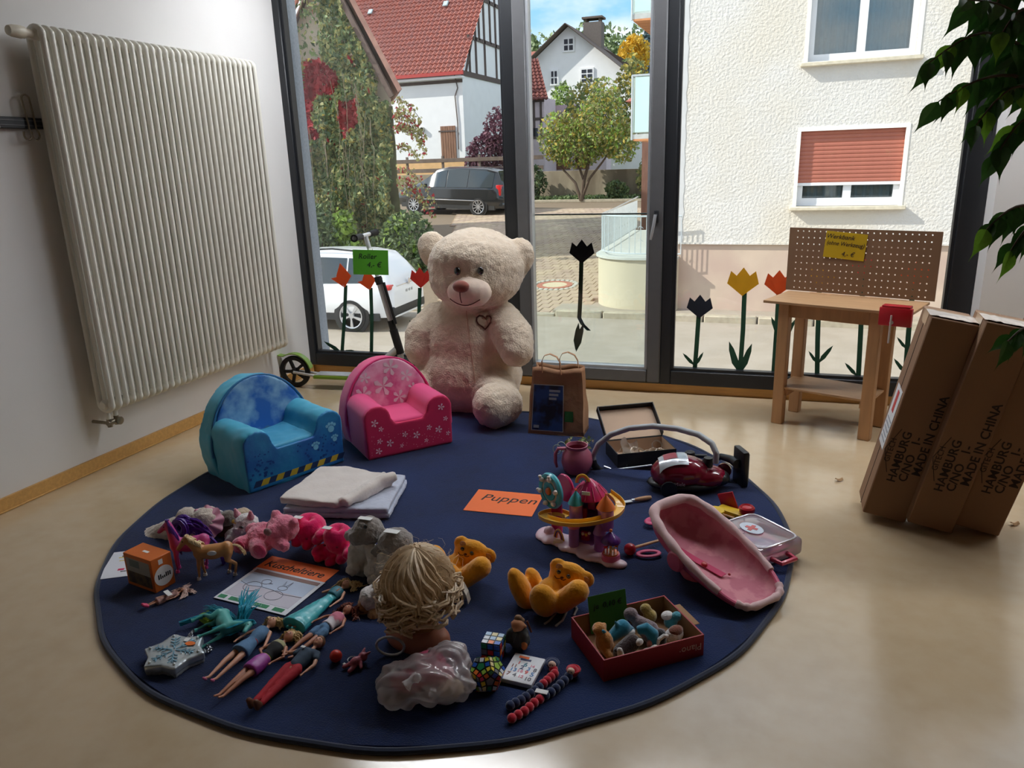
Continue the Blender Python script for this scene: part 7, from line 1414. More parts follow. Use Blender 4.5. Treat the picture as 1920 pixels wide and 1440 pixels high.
t, q = pls('elephant_plush', 'beige curly plush animal stretched out behind the pony', 330, 1015, 'plush toy', .05); m = MB(); m.cap(q(275, 1008), q(330, 995), .035, .055); m.cap(q(330, 995), q(385, 975), .055, .05); m.ell(q(352, 968), (.045, .04, .035)); m.ell(q(392, 966, .03), (.045, .04, .035)); m.cap(q(300, 1008, -.03), q(272, 1012, -.04), .026, .022); blob('body', m, P_beige, t, .006, 4, FZ)
t, q = pls('badger_plush', 'small grey and white plush showing behind the pink frilled hat', 412, 1000, 'plush toy', .10); m = MB(); m.ell(q(405, 972), (.042, .038, .036)); m.ell(q(412, 985), (.04, .04, .04)); blob('body', m, P_white, t, .0055, 4, FZ); m = MB(); m.ell(q(413, 972, -.02), (.016, .024, .03)); m.build('stripe', plush((96, 98, 104)), t)
t, q = pls('frilled_hat', 'pale pink frilled doll hat leaning on the plush toys', 382, 1008, 'doll hat', -.015); c_ = q(388, 980); k = MB(); Mh = T(*c_) @ RZm(25) @ RX(62)
k.grid(lambda u_, v_: ((.008+.056*v_)*(1+.07*math.sin(u_*2*PI*9)*v_)*math.cos(u_*2*PI), (.008+.056*v_)*(1+.07*math.sin(u_*2*PI*9)*v_)*math.sin(u_*2*PI), .03*(1-v_)+.006*math.sin(u_*2*PI*9)*v_), 90, 10, Mh); k.build('brim', mat('pink_satin', (222, 160, 180), .5, .06, 8, .3, 30), t); 
# yellow bears
def yellow_bear(lbl, px, py, k_):
    a = RP(px, py); t = thing('yellow_bear', lbl, 'plush toy', (a.x, a.y, RZ), 0, group='yellow bear plush toys'); Yv = a.y
    Q = lambda x, y, d=0: G(px+(x-1030)*k_, py+(y-1132)*k_, Yv+d)-Vector((a.x, a.y, RZ)); m = MB(); h_ = Q(1066, 1076, .05)
    m.ell(h_, (.066, .036, .052)); m.ell(Q(1051, 1093, .05), (.03, .03, .03))
    for x, y in ((1047, 1056), (1098, 1080)): m.ell(Q(x, y, .055), (.03, .017, .029))
    m.cap(Q(1035, 1105, .02), Q(1055, 1100, .05), .05, .04); m.ell(Q(1030, 1118, .02), (.055, .05, .04))
    m.ell((0, 0, 0), (.033, .036, .078), M=T(*Q(977, 1099, -.01)) @ RY(-24)); m.cap(Q(985, 1118, -.0), Q(1005, 1124, .01), .032, .035); m.ell((0, 0, 0), (.026, .03, .046), M=T(*Q(1001, 1082, .05)) @ RY(-25))
    m.ell((0, 0, 0), (.046, .036, .055), M=T(*Q(1019, 1120, -.05)) @ RY(-14)); m.cap(Q(1052, 1124, -.02), Q(1084, 1102, -.02), .034, .036); m.ell(Q(1050, 1122, -.01), (.04, .04, .03))
    ob = blob('body', m, P_ylw, t, .0055, 4, fuzz(.0012, 110)); sk_ = on_surface(ob, (a.x, a.y, RZ), .001); F_ = lambda x, y: sk_(px+(x-1030)*k_, py+(y-1132)*k_)[0]
    for x, y in ((1049, 1057), (1098, 1081)): MB().ell(F_(x, y), (.012, .003, .011), seg=12, rings=8).build('ear_lining', plush((190, 140, 100)), t)
    for x, y in ((1048, 1067), (1066, 1075)): MB().ell(F_(x, y), (.0075, .004, .0075), seg=12, rings=8).build('eye', M_eye, t)
    MB().ell(F_(1054, 1077), (.006, .003, .004), seg=10, rings=6).build('nose', M_brn, t); MB().tube([F_(x, y) for x, y in ((1040, 1073), (1043, 1078), (1049, 1079), (1051, 1077), (1052, 1080), (1057, 1082), (1061, 1080))], .0012, 5).build('mouth_stitch', M_brn, t)
    return t, Q
yellow_bear('yellow bear plush lying in the middle of the rug', 1030, 1138, 1.0); yellow_bear('yellow bear plush half hidden behind the styling head', 850, 1092, .96)
for i, pts in enumerate(([(1048, 1138), (1042, 1152), (1030, 1166), (1021, 1172)], [(1058, 1138), (1062, 1150), (1055, 1165), (1042, 1176)], [(1078, 1136), (1082, 1144), (1076, 1156)])):
    t = thing('ribbon_cord', ('grey cord end with a knot under the yellow bear', 'curved grey ribbon under the yellow bear', 'short grey ribbon by the red shoe box')[i], 'ribbon', (0, 0, RZ)); k = MB(); k.tube([RP(x, y)-Vector((0, 0, RZ))+Vector((0, 0, .004)) for x, y in pts], .0028, 6, sx=1.4); k.build('cord', mat('grey_cord', (150, 144, 142), .8), t)
t, q = pls('white_strap', 'off white strap with black label behind the styling head', 866, 1130, 'strap'); k = MB(); k.ribbon([q(852, 1092, .03), q(868, 1096, .02), (q(876, 1112)), (q(880, 1128))], .022, side=(0, 1, .3), thick=.002); k.build('strap', mat('offwhite_cotton', (206, 196, 182), .9), t); MB().rbox(q(860, 1120, -.01), (.03, .003, .026), .001, 1).build('black_label', M_blk, t); MB().ell(q(858, 1112, .02), (.03, .01, .035)).build('tag_pad', MATS['offwhite_cotton'], t)
t, q = pls('dog_plush', 'white and tan plush dog beside the auburn haired doll', 700, 1150, 'plush toy', .03); m = MB(); m.ell(q(700, 1122), (.048, .045, .042)); m.ell(q(722, 1112, .02), (.05, .05, .05)); blob('body', m, P_white, t, .0055, 4, FZ); m = MB(); m.cap(q(684, 1128, -.02), q(678, 1150, -.03), .02, .024); m.cap(q(705, 1146, -.02), q(702, 1154, -.04), .024, .022); blob('paw', m, P_tan, t, .0055, 3, FZ)

# ------------------------------------------------------------------ blonde styling head
SKH = mat('bust_skin', (186, 120, 92), .5, .03, 5, sub=.1); a = RP(788, 1208); sh_ = thing('styling_head', 'doll styling head with wavy blonde hair seen from behind', 'styling head', (a.x, a.y+.0, RZ)); Yh = a.y
Qh = lambda x, y, d=0: G(x, y, Yh+d)-Vector((a.x, a.y, RZ)); hc = Qh(783, 1098, .0)
m = MB(); m.ell(hc, (.078, .093, .102)); m.cap(hc+Vector((0, 0, -.05)), Vector((-.008, .0, .05)), .045, .05); m.ell(Vector((-.006, .0, .035)), (.105, .055, .045)); m.lathe([(0, 0), (.085, 0), (.095, .02), (.09, .04), (0, .05)], 24, T(-.006, 0, 0) @ Matrix.Diagonal((1.1, .65, 1, 1))); m.ell(hc+Vector((0, .095, -.01)), (.014, .02, .016))
for s_ in (1, -1): m.ell(hc+Vector((.088*s_, .01, -.015)), (.012, .02, .026))
blob('bust', m, SKH, sh_, .006, 4)
MB().lathe([(.055, 0), (.06, .006), (.05, .01)], 28, T(-.006, -.01, .075) @ Matrix.Diagonal((1.2, .9, 1, 1))).build('collar_edge', mat('gold_collar', (168, 120, 70), .5), sh_)
rr = random.Random(77); ps = []; fine_ = []; HBm = mat('wavy_blonde', (222, 200, 168), .36, .14, 90, c2=(192, 162, 126), c2s=30, c2w=.2)
top = hc+Vector((.01, .03, .10)); 
m = MB(); m.ell(hc+Vector((0, -.002, .012)), (.085, .10, .10)); m.ell(hc+Vector((0, -.03, -.03)), (.084, .078, .085)); blob('hair_cap', m, HBm, sh_, .006, 3, fuzz(.003, 60))
def lock(az, start, length, wob, rad, curl, ph):
    pts = []; n_ = 20
    for j in range(n_):
        u_ = j/(n_-1); pol = start+(length)*u_; az2 = az+wob*math.sin(10*u_+ph)*min(1, u_*1.6); rr_ = rad+.010*math.sin(10*u_+ph+1.2)*u_
        d = Vector((math.sin(az2)*math.sin(min(pol, 1.75)), -math.cos(az2)*math.sin(min(pol, 1.75)), math.cos(min(pol, 1.75)))); p = hc+Vector((d.x*(.087+rr_), d.y*(.104+rr_), d.z*(.104+rr_)))
        if pol > 1.6: p.z -= (pol-1.6)*.085
        if u_ > .78: w_ = (u_-.78)/.22; p += Vector((math.sin(az2), -math.cos(az2), 0))*curl*.022*math.sin(w_*PI*1.1)+Vector((0, 0, curl*.022*(1-math.cos(w_*PI*1.1))))+Vector((math.cos(az2), math.sin(az2), 0))*curl*.012*math.sin(w_*PI*2+ph)
        pts.append(p)
    return pts
for i in range(250):
    az = -PI+2*PI*i/250+rr.uniform(-.02, .02); fam = (math.floor(az*4)*2.4) % 6; ps.append(lock(az, rr.uniform(.02, .22)+(.4 if i % 3 == 0 else 0), rr.uniform(1.75, 2.3), .19, rr.uniform(.0, .012), rr.uniform(.7, 1.6), fam+rr.uniform(-.35, .35)))
strands(ps, .0092).build('hair', HBm, sh_); ps = []
for i in range(60):
    az = rr.uniform(-PI, PI); p = lock(az, rr.uniform(.0, .9), rr.uniform(.8, 1.4), rr.uniform(.1, .25), rr.uniform(.006, .018), rr.uniform(.5, 1.5), rr.uniform(0, 6)); ps.append(p)
o = strands(ps, .0009, 4).build('flyaway_hair', mat('fine_blonde', (226, 200, 160), .4, .1, 50), sh_); o['kind'] = 'stuff'

# ------------------------------------------------------------------ plastic bag with contents
a = RP(782, 1332); t = thing('plastic_bag', 'knotted translucent white plastic bag with pink contents', 'plastic bag', (a.x, a.y+.06, RZ), 12); M_bag = glass('milky_film', (.94, .92, .92), .14, .16, .42, (.90, .87, .87))
def crump(c_, n_): return Vector((c_.x, c_.y, max(.002, c_.z)))+n_*(noise.noise(c_*14)*.012+abs(noise.noise(Vector((c_.x*16, c_.y*34, c_.z*30))))*.020+abs(noise.noise(c_*48))*.003-.008)
m = MB(); m.ell((0, 0, .052), (.128, .085, .06)); m.ell((.04, .05, .07), (.075, .06, .055)); m.ell((-.06, -.03, .04), (.075, .06, .045)); m.ell((.08, -.01, .04), (.055, .05, .04)); blob('film', m, M_bag, t, .005, 3, crump)
m = MB(); m.tube([(-.012, -.05, .095), (-.02, -.075, .10), (-.03, -.085, .092)], [.014, .008, .018], 10); m.tube([(-.012, -.06, .10), (.0, -.075, .112)], [.008, .014], 8); blob('knot', m, M_bag, t, .004, 2, fuzz(.003, 70))
for i, (c_, r_, col_) in enumerate((((.02, .02, .055), (.055, .035, .035), 'pink'), ((-.05, .0, .04), (.05, .04, .03), 'magenta'), ((.07, -.01, .035), (.035, .03, .025), 'cream'), ((.0, .05, .07), (.045, .03, .03), 'pink'))): k = MB(); k.ell(c_, r_); k.build('wrapped_item', pl[col_], t)
a = RP(722, 1228); t = thing('mirror_hoop', 'small beaded hoop with a silver rim under the styling head', 'hoop', (a.x+.02, a.y, RZ)); MB().tube([(.04*math.cos(x), .01*math.cos(x), .034+.03*math.sin(x)) for x in [2*PI*k_/24 for k_ in range(24)]], .004, 8, closed=True).build('rim', M_sil, t)
bdm = MB().ell((0, 0, 0), .011, seg=12, rings=8).mesh('bead')
for i in range(14): o = link('bead', bdm, MATS['gold_collar'] if i % 3 else pl['pink'], t); o.location = (.03+.013*(i % 7)+.004*(i//7), .03+.012*(i//7), .012+.014*(i//7))

# ------------------------------------------------------------------ puzzles, figures, board book
stk = {n: mat('sticker_'+n, c_, .3, .02, 5, coat=.3) for n, c_ in dict(white=(226, 230, 236), yellow=(236, 208, 60), orange=(240, 124, 50), red=(196, 34, 40), blue=(30, 92, 190), green=(30, 130, 80), pale=(172, 200, 226), grey=(120, 124, 130), lime=(150, 190, 70), pink=(226, 70, 110), cream=(236, 220, 160)).items()}
a = RP(921, 1240); t = thing('puzzle_cube', 'small colourful twisty puzzle cube beside the monk figure', 'puzzle cube', (a.x-.003, a.y+.028, RZ), 4); cb = .057; MB().rbox((0, 0, cb/2), (cb, cb, cb), .002, 1).build('cube_core', M_blk, t); s_ = cb/3
def stick(M_, c_): MB().rbox((0, 0, .0004), (s_*.84, s_*.80, .0012), .0004, 1).build('sticker', stk[c_], t, M=M_)
topc = ['pale', 'cream', 'pale', 'white', 'pale', 'cream', 'white', 'orange', 'blue']; fc_ = ['green', 'blue', 'blue', 'grey', 'red', 'blue', 'red', 'green', 'yellow']; rc_ = ['red', 'blue', 'green', 'orange', 'white', 'yellow', 'blue', 'red', 'green']
for i in range(9): stick(T((i % 3-1)*s_, (1-i//3)*s_, cb), topc[i]); stick(T((i % 3-1)*s_, -cb/2, cb/2+(1-i//3)*s_) @ RX(90), fc_[i]); stick(T(cb/2, (i % 3-1)*s_, cb/2+(1-i//3)*s_) @ RZm(90) @ RX(90), rc_[i])
a = RP(905, 1298); t = thing('puzzle_dodecahedron', 'twelve sided colourful puzzle ball beside the plastic bag', 'puzzle', (a.x, a.y+.03, RZ)); rr = random.Random(12); ph_ = (1+5**.5)/2; Rm = RX(14) @ RY(20) @ RZm(30); ir = .034
bm = bmesh.new(); vs = [Vector(p) for p in [(x, y, z) for x in (1, -1) for y in (1, -1) for z in (1, -1)]+[(0, y/ph_, z*ph_) for y in (1, -1) for z in (1, -1)]+[(y/ph_, z*ph_, 0) for y in (1, -1) for z in (1, -1)]+[(z*ph_, 0, y/ph_) for y in (1, -1) for z in (1, -1)]]
for v_ in vs: bm.verts.new(v_)
hull_ = bmesh.ops.convex_hull(bm, input=bm.verts[:]); bmesh.ops.dissolve_limit(bm, angle_limit=.05, verts=bm.verts[:], edges=bm.edges[:]); bm.normal_update()
sc2 = ir/1.1135; faces = [[v_.co.copy() for v_ in f_.verts] for f_ in bm.faces]; core = MB(); bm.verts.index_update(); core.add([v_.co*sc2*.985 for v_ in bm.verts], [[v_.index for v_ in f_.verts] for f_ in bm.faces], T(0, 0, ir*1.06) @ Rm); bm.free(); core.build('core', M_blk, t, smooth=False)
keys = ['yellow', 'orange', 'red', 'blue', 'green', 'lime', 'pink', 'cream', 'white', 'grey']
for f_ in faces:
    if len(f_) != 5: continue
    c_ = sum(f_, Vector())/5; n_ = c_.normalized(); Mp = T(0, 0, ir*1.06) @ Rm; fm = MB(); inn = [c_+(p-c_)*.46 for p in f_]
    def poly(pts, ci):
        cen = sum(pts, Vector())/len(pts); q = [(cen+(p-cen)*.78)*sc2 for p in pts]; fm.cur = ci; fm.add([p+n_*.0002 for p in q]+[p+n_*.0016 for p in q], [tuple(range(len(q), 2*len(q)))]+[(i, (i+1) % len(q), len(q)+(i+1) % len(q), len(q)+i) for i in range(len(q))], Mp)
    poly(inn, rr.randrange(10))
    for i in range(5):
        j = (i+1) % 5; e_ = f_[i].lerp(f_[j], .30); g_ = f_[i].lerp(f_[j], .70); poly([inn[i].lerp(inn[j], .12), e_, g_, inn[i].lerp(inn[j], .88)], rr.randrange(10)); h_ = f_[i].lerp(f_[i-1], .30); poly([f_[i], e_, inn[i], h_], rr.randrange(10))
    fm.build('face_stickers', [stk[x] for x in keys], t, smooth=False)
a = RP(970, 1222); t = thing('monk_figurine', 'small grey robed monk figurine standing on the rug', 'figurine', (a.x, a.y+.02, RZ), -8); M_robe = mat('grey_robe', (72, 74, 72), .8, .1, 20); m = MB(); m.ell((0, 0, .03), (.034, .028, .032)); m.ell((0, 0, .05), (.03, .024, .028)); m.cap((-.024, -.008, .05), (-.028, -.02, .03), .012, .010); m.cap((.024, -.008, .05), (.026, -.022, .03), .012, .010); blob('robe', m, M_robe, t, .0035, 4, lambda c_, n_: Vector((c_.x, c_.y, max(0, c_.z))))
m = MB(); m.ell((0, -.006, .080), (.020, .019, .019)); m.ell((0, -.022, .074), (.008, .008, .006)); m.ell((-.02, 0, .078), .006); m.ell((.02, 0, .078), .006); blob('head', m, mat('clay_skin', (196, 136, 96), .7), t, .0028, 3); m = MB(); m.ell((-.002, .002, .096), (.013, .012, .012)); m.ell((0, .004, .090), (.017, .016, .007)); blob('cap', m, mat('brown_clay', (120, 86, 56), .7), t, .0028, 3)
k = MB(); k.cyl((.022, .01, .09), (.034, .012, .055), .003, seg=8); k.build('staff', M_brn, t); k = MB(); k.prism([(-.008, 0), (.008, 0), (0, -.03)], 0, .002, T(0, -.027, .068) @ RX(75)); k.build('collar', M_robe, t); m = MB(); m.ell((.027, -.022, .03), (.01, .009, .014)); m.build('orange_hand', mat('orange_clay', (196, 110, 50), .7), t)
ce, u, v, w_, d_ = rectfit(RP(937, 1279), RP(997, 1293), RP(1023, 1243), RP(967, 1231)); t = thing('number_book', 'white board book covered in coloured numbers', 'book', M=axM(ce, u, v, RZ)); MB().rbox((0, 0, .007), (w_, d_, .014), .003, 2).build('cover', mat('book_white', (222, 222, 226), .4, .02, 5, coat=.1), t)
nc = {n: mat('ink_'+n, c_, .5) for n, c_ in dict(blue=(60, 120, 180), red=(216, 70, 60), pink=(226, 140, 160), navy=(40, 56, 96), teal=(70, 130, 150), brown=(130, 80, 70), grey=(90, 90, 100)).items()}
for s_, x, y, sz_, cn in (('1', -.2, .16, .017, 'red'), ('6', .02, .13, .024, 'teal'), ('14', .24, .12, .014, 'pink'), ('11', -.30, .02, .018, 'brown'), ('2', -.04, .01, .022, 'navy'), ('3', .18, .0, .02, 'blue'), ('8', .38, .0, .02, 'grey'), ('13', -.26, -.12, .02, 'blue'), ('16', -.04, -.12, .018, 'pink'), ('9', .16, -.13, .02, 'red'), ('5', .36, -.16, .024, 'blue'), ('7', -.34, -.28, .02, 'brown'), ('4', -.14, -.29, .02, 'grey'), ('12', .06, -.30, .016, 'pink'), ('10', .30, -.34, .02, 'grey')): text(s_, sz_, nc[cn], t, T(x*w_, y*d_, .0143), 'number_print', bold=.0004)
MB().box(-.30*w_, .02*w_, .34*d_, .42*d_, .0141, .0146).build('orange_print', M_org, t, smooth=False); MB().box(-.22*w_, .12*w_, .27*d_, .34*d_, .0141, .0146).build('navy_print', nc['navy'], t, smooth=False)
M_wr = plush((196, 26, 50), v=.05, b=.2); M_wn = plush((30, 44, 84), v=.05, b=.2); bd = MB().ell((0, 0, 0), (1, 1, .95), seg=16, rings=12).mesh('bead')
def worm(lbl, pts, order, hat):
    t = thing('bead_worm', lbl, 'toy worm', (0, 0, 0), group='beaded worm toys'); q = [RP(x, y) for x, y in pts]; seg_ = [0]
    for i in range(len(q)-1): seg_.append(seg_[-1]+(q[i+1]-q[i]).length)
    n_ = len(order)
    for i in range(n_):
        s_ = seg_[-1]*i/(n_-1); j = max(k_ for k_ in range(len(seg_)-1) if seg_[k_] <= s_+1e-9); p = q[j].lerp(q[j+1], (s_-seg_[j])/max(1e-6, seg_[j+1]-seg_[j])); r_ = .0125 if i else .017
        o = link('bead', bd.copy() if False else MB().ell((0, 0, 0), r_, seg=16, rings=12).mesh('bead') if i == 0 else bd2, None, t); 
        if i == 0: o.data.materials.append(M_wr if hat == 'r' else M_wn)
        o.location = (p.x, p.y, RZ+r_*.95)
        if i: o.material_slots[0].link = 'OBJECT'; o.material_slots[0].material = M_wr if order[i] == 'r' else M_wn
    h_ = q[0]; d = (q[1]-q[0]).normalized(); MB().ell((h_.x+d.x*.006, h_.y+d.y*.006-.006, RZ+.024), (.011, .010, .010), seg=14, rings=10).build('face', mat('worm_face', (226, 190, 170), .7), t)
    for s_ in (-1, 1): MB().ell((h_.x+d.x*.006+.004*s_, h_.y+d.y*.006-.015, RZ+.028), .0018, seg=8, rings=6).build('eye', M_eye, t)
    MB().tube([(h_.x+.017*math.cos(x)-d.x*.004, h_.y+.017*math.sin(x)-d.y*.004, RZ+.02) for x in [2*PI*k_/18 for k_ in range(18)]], .004, 8, closed=True).build('bonnet', M_wn if hat == 'n' else M_wr, t); return t, q
bd2 = MB().ell((0, 0, 0), .0125, seg=16, rings=12).mesh('bead'); bd2.materials.append(M_wn)
worm('beaded worm toy with red neck and navy tail, beside the board book', [(1036, 1255), (1040, 1270), (1020, 1288), (1003, 1302), (980, 1318), (957, 1330)], 'rrrrrrnnnnnnn', 'n')
t, q = worm('beaded worm toy with navy neck and red tail, nearest the shoe box', [(1074, 1268), (1058, 1283), (1038, 1302), (1018, 1314), (1000, 1326), (985, 1340), (960, 1354)], 'rnnnnnnrrrrrr', 'r')
a = RP(1016, 1312); MB().rbox((a.x, a.y, RZ+.026), (.034, .016, .0016), .0004, 1).build('price_tag', M_wht, t)

# ------------------------------------------------------------------ red shoe box of small animals
zr_ = RZ+.066; ce, u, v, w_, d_ = rectfit(P(1130, 1240, zr_), P(1321, 1191, zr_), P(1245, 1117, zr_), P(1073, 1158, zr_)); pxM = axM(ce, u, v, RZ); t = thing('red_shoe_box', 'red cardboard box full of small plush animals', 'box', M=pxM)
opentray(t, w_, d_, .068, .004, mat('red_carton', (150, 16, 28), .55, .05, 6), mat('brown_carton_inside', (150, 112, 78), .85, .06, 5))
text('Plano\u00b7', .030, mat('pale_carton_print', (214, 170, 164), .7), t, T(w_*.36, -d_/2-.0006, .034) @ RX(90) @ RZm(180), 'box_lettering')
MB().rbox((w_/2+.01, 0, .064), (.022, d_*.5, .002), .0005, 1).build('open_flap', MATS['brown_carton_inside'], t)
tc_ = thing('price_card', 'dark green handwritten price card standing in the red box', 'card', M=pxM @ T(-.04, d_/2-.022, .004) @ RX(-12)); MB().rbox((0, 0, .062), (.125, .0014, .115), .0004, 1).build('card', mat('dark_green_card', (58, 116, 34), .75, .03, 6, trl=.1), tc_); text('je  0,10 \u20ac', .024, M_ink, tc_, T(.0, -.0012, .085) @ RX(90), shear=.15)
def mini(name, lbl, x, y, rz, build_):
    tt = thing(name, lbl, 'plush toy', M=pxM @ T(x, y, .006) @ RZm(rz), group='small plush animals in the red box'); build_(tt); return tt
P_tl = plush((40, 130, 160), v=.05, b=.2); P_ora = plush((198, 134, 70)); P_mau = plush((136, 118, 122)); P_dk = plush((52, 34, 34)); P_blk = plush((30, 30, 34))
def b_dog(tt):
    m = MB(); m.ell((0, 0, .035), (.024, .03, .035)); m.ell((0, .02, .066), (.020, .022, .02)); m.ell((-.018, .018, .072), .008); m.ell((.018, .018, .072), .008); m.ell((0, .03, .064), .01); m.cap((-.014, -.02, .02), (-.018, -.045, .012), .012, .01); m.cap((.014, -.02, .02), (.018, -.045, .012), .012, .01); blob('body', m, P_ora, tt, .0035, 3, fuzz(.0012, 120))
def b_shark(tt):
    m = MB(); m.cap((-.03, 0, .04), (.02, 0, .055), .014, .024); m.cap((.02, 0, .055), (.05, -.005, .035), .024, .012); m.cap((-.03, 0, .04), (-.055, 0, .075), .010, .005); m.cap((0, 0, .07), (-.01, 0, .088), .008, .003); blob('body', m, P_tl, tt, .0035, 3); m = MB(); m.ell((.035, -.012, .038), (.02, .014, .012)); m.build('white_belly', P_white, tt)
def b_orca(tt):
    m = MB(); m.cap((-.02, 0, .035), (.02, 0, .05), .022, .024); m.cap((-.02, 0, .035), (-.045, -.01, .055), .012, .006); blob('body', m, P_dk, tt, .0035, 3); m = MB(); m.cap((-.03, -.02, .02), (-.04, -.022, .06), .012, .008); m.build('white_fin', P_white, tt); m = MB(); m.ell((.03, -.018, .058), (.014, .01, .010)); m.build('white_cheek', P_white, tt)
def b_bear(tt):
    m = MB(); m.ell((-.03, .02, .06), (.022, .02, .02)); m.cap((-.01, 0, .04), (.02, -.02, .03), .022, .022); m.cap((.02, -.03, .03), (.045, -.045, .03), .012, .011); m.cap((-.01, -.03, .03), (.0, -.05, .02), .012, .012); blob('body', m, P_mau, tt, .0035, 3, fuzz(.001, 120)); k = MB(); k.tube([(-.02+.02*math.cos(x), .01+.018*math.sin(x)*.5, .045+.014*math.sin(x)) for x in [2*PI*k_/14 for k_ in range(14)]], .003, 6, closed=True); k.build('violet_bow', mat('violet_ribbon', (70, 50, 120), .6), tt)
def b_dolphin(tt):
    m = MB(); m.tube([(-.01, .01, .065), (.012, 0, .072), (.028, -.01, .055), (.03, -.015, .03), (.022, -.02, .01)], [.012, .018, .020, .016, .008], 12); blob('body', m, P_tl, tt, .0035, 3); m = MB(); m.ell((.012, -.022, .035), (.008, .008, .012)); m.build('pink_mark', plush((190, 120, 110)), tt)
def b_peng(tt):
    m = MB(); m.ell((0, 0, .035), (.024, .02, .03)); m.cap((-.02, -.01, .03), (-.035, -.018, .02), .010, .008); blob('body', m, P_blk, tt, .0035, 3); k = MB(); k.tube([(-.016, -.016, .03), (-.012, -.02, .048), (.004, -.02, .056), (.016, -.018, .05)], .006, 8); k.build('white_band', P_white, tt)
def b_guinea(tt):
    m = MB(); m.ell((0, 0, .03), (.034, .022, .024)); blob('body', m, P_white, tt, .0035, 3, fuzz(.001, 120)); m = MB(); m.ell((.004, -.002, .044), (.026, .018, .014)); m.build('brown_patch', plush((122, 66, 44)), tt)
def b_tealpup(tt):
    m = MB(); m.ell((0, 0, .03), (.022, .02, .02)); m.ell((.012, -.012, .05), (.018, .016, .014)); m.cap((-.01, -.015, .02), (-.02, -.03, .012), .008, .007); blob('body', m, plush((70, 150, 166)), tt, .0035, 3); m = MB(); m.ell((-.008, .008, .052), (.02, .016, .012)); m.build('white_cap', P_white, tt)
def b_lion(tt):
    m = MB(); m.ell((0, 0, .03), (.022, .02, .022)); m.ell((-.01, .01, .052), (.018, .016, .016)); blob('body', m, plush((176, 150, 80)), tt, .0035, 3)
hw_, hd_ = w_/2, d_/2
mini('dog_plush', 'orange brown mini plush dog at the corner of the red box', -hw_+.055, -.0, 20, b_dog); mini('shark_plush', 'teal mini plush shark with white mouth in the red box', -.055, .01, 15, b_shark); mini('orca_plush', 'dark mini plush orca with white fin in the red box', -.06, -.055, 10, b_orca); mini('dolphin_plush', 'blue mini plush dolphin curled in the red box', -.0, -.035, 0, b_dolphin); mini('bear_plush', 'mauve mini plush bear with violet bow in the red box', .04, .035, -10, b_bear)
mini('penguin_plush', 'black and white mini plush penguin in the red box', .05, -.045, 0, b_peng); mini('guinea_pig_plush', 'brown and white mini plush guinea pig in the red box', hw_-.055, -.04, 15, b_guinea); mini('puppy_plush', 'teal and white mini plush puppy at the end of the red box', hw_-.03, .02, 20, b_tealpup); mini('lion_plush', 'mustard mini plush lion at the back of the red box', .085, .07, 0, b_lion); mini('seal_plush', 'pale grey mini plush seal at the bottom of the red box', -.005, -.085, 0, lambda tt: blob('body', MB().ell((0, 0, .022), (.03, .02, .02)).ell((.02, 0, .034), .014), P_lgrey, tt, .0035, 3))

# ------------------------------------------------------------------ orange picture box, drawing, pouch, ball, key ring
zo = RZ+.122; ce, u, v, w_, d_ = rectfit(P(230, 1035, zo), P(280, 1053, zo), P(321, 1033, zo), P(268, 1017, zo)); t = thing('orange_box', 'orange cardboard box with a photo panel and round white label', 'box', M=axM(ce, u, v, RZ)); M_ob = mat('orange_carton', (206, 104, 34), .5, .05, 6)
MB().rbox((0, 0, .061), (w_, d_, .122), .002, 1).build('carton', M_ob, t); MB().box(-w_*.42, w_*.42, -d_/2-.0008, -d_/2, .014, .108).build('photo_panel', mat('photo_grey', (150, 150, 148), .6, .1, 6), t); MB().box(-w_*.42, w_*.42, -d_/2-.0014, -d_/2-.0008, .014, .058).build('photo_lower', mat('photo_brown', (112, 92, 58), .6, .4, 40, c2=(60, 50, 44), c2s=40), t); MB().box(-w_*.30, w_*.05, -d_/2-.0014, -d_/2-.0008, .078, .104).build('photo_dark_strip', mat('photo_slate', (96, 112, 116), .6), t)
MB().lathe([(0, 0), (.036, 0), (.036, .001), (0, .001)], 32, T(w_/2, .0, .05) @ RY(90)).build('round_label', M_wht, t); k = MB(); rr = random.Random(2)
for i in range(7): y_ = -.022+i*.0072; k.box(w_/2+.001, w_/2+.0016, y_, y_+.0045, .042, .048+rr.uniform(.002, .012))
k.build('label_print', M_ink, t); MB().box(w_/2, w_/2+.0008, -.012, .004, .094, .112).build('white_tab_print', M_wht, t); MB().box(-.016, .012, -.006, .004, .122, .1226).build('price_sticker', M_wht, t)
ce, u, v, w_, d_ = rectfit(RP(189, 1086), RP(262, 1078), RP(268, 1030), RP(208, 1038)); t = thing('drawing_sheet', 'white sheet with colour drawings under the orange box', 'paper', M=axM(ce, u, v, RZ)); MB().rbox((0, 0, .001), (w_, d_, .0014), .0003, 1).build('sheet', M_paper, t)
for x, y, sx_, sy_, m_ in ((-.1, .25, .035, .006, stk['yellow']), (-.05, .12, .03, .005, stk['yellow']), (-.12, .3, .012, .008, M_blk), (.02, -.22, .022, .014, stk['pink']), (.12, -.3, .02, .005, M_blk)): MB().rbox((x*w_, y*d_, .0019), (sx_, sy_, .0006), .0002, 1, M=None).build('drawing_print', m_, t)
a = RP(330, 1262); M_slv = mat('silver_foil', (196, 206, 212), .28, .05, 8, metal=.6); ce = RP(330, 1238); t = thing('snowflake_pouch', 'silver star shaped snowflake pouch with bead chain', 'pouch', (ce.x, ce.y, RZ), 8); sp = []
for i in range(12): a_ = R(30*i+4); r_ = .095 if i % 2 == 0 else .071; sp.append((r_*math.cos(a_)*1.0, r_*math.sin(a_)*.95))
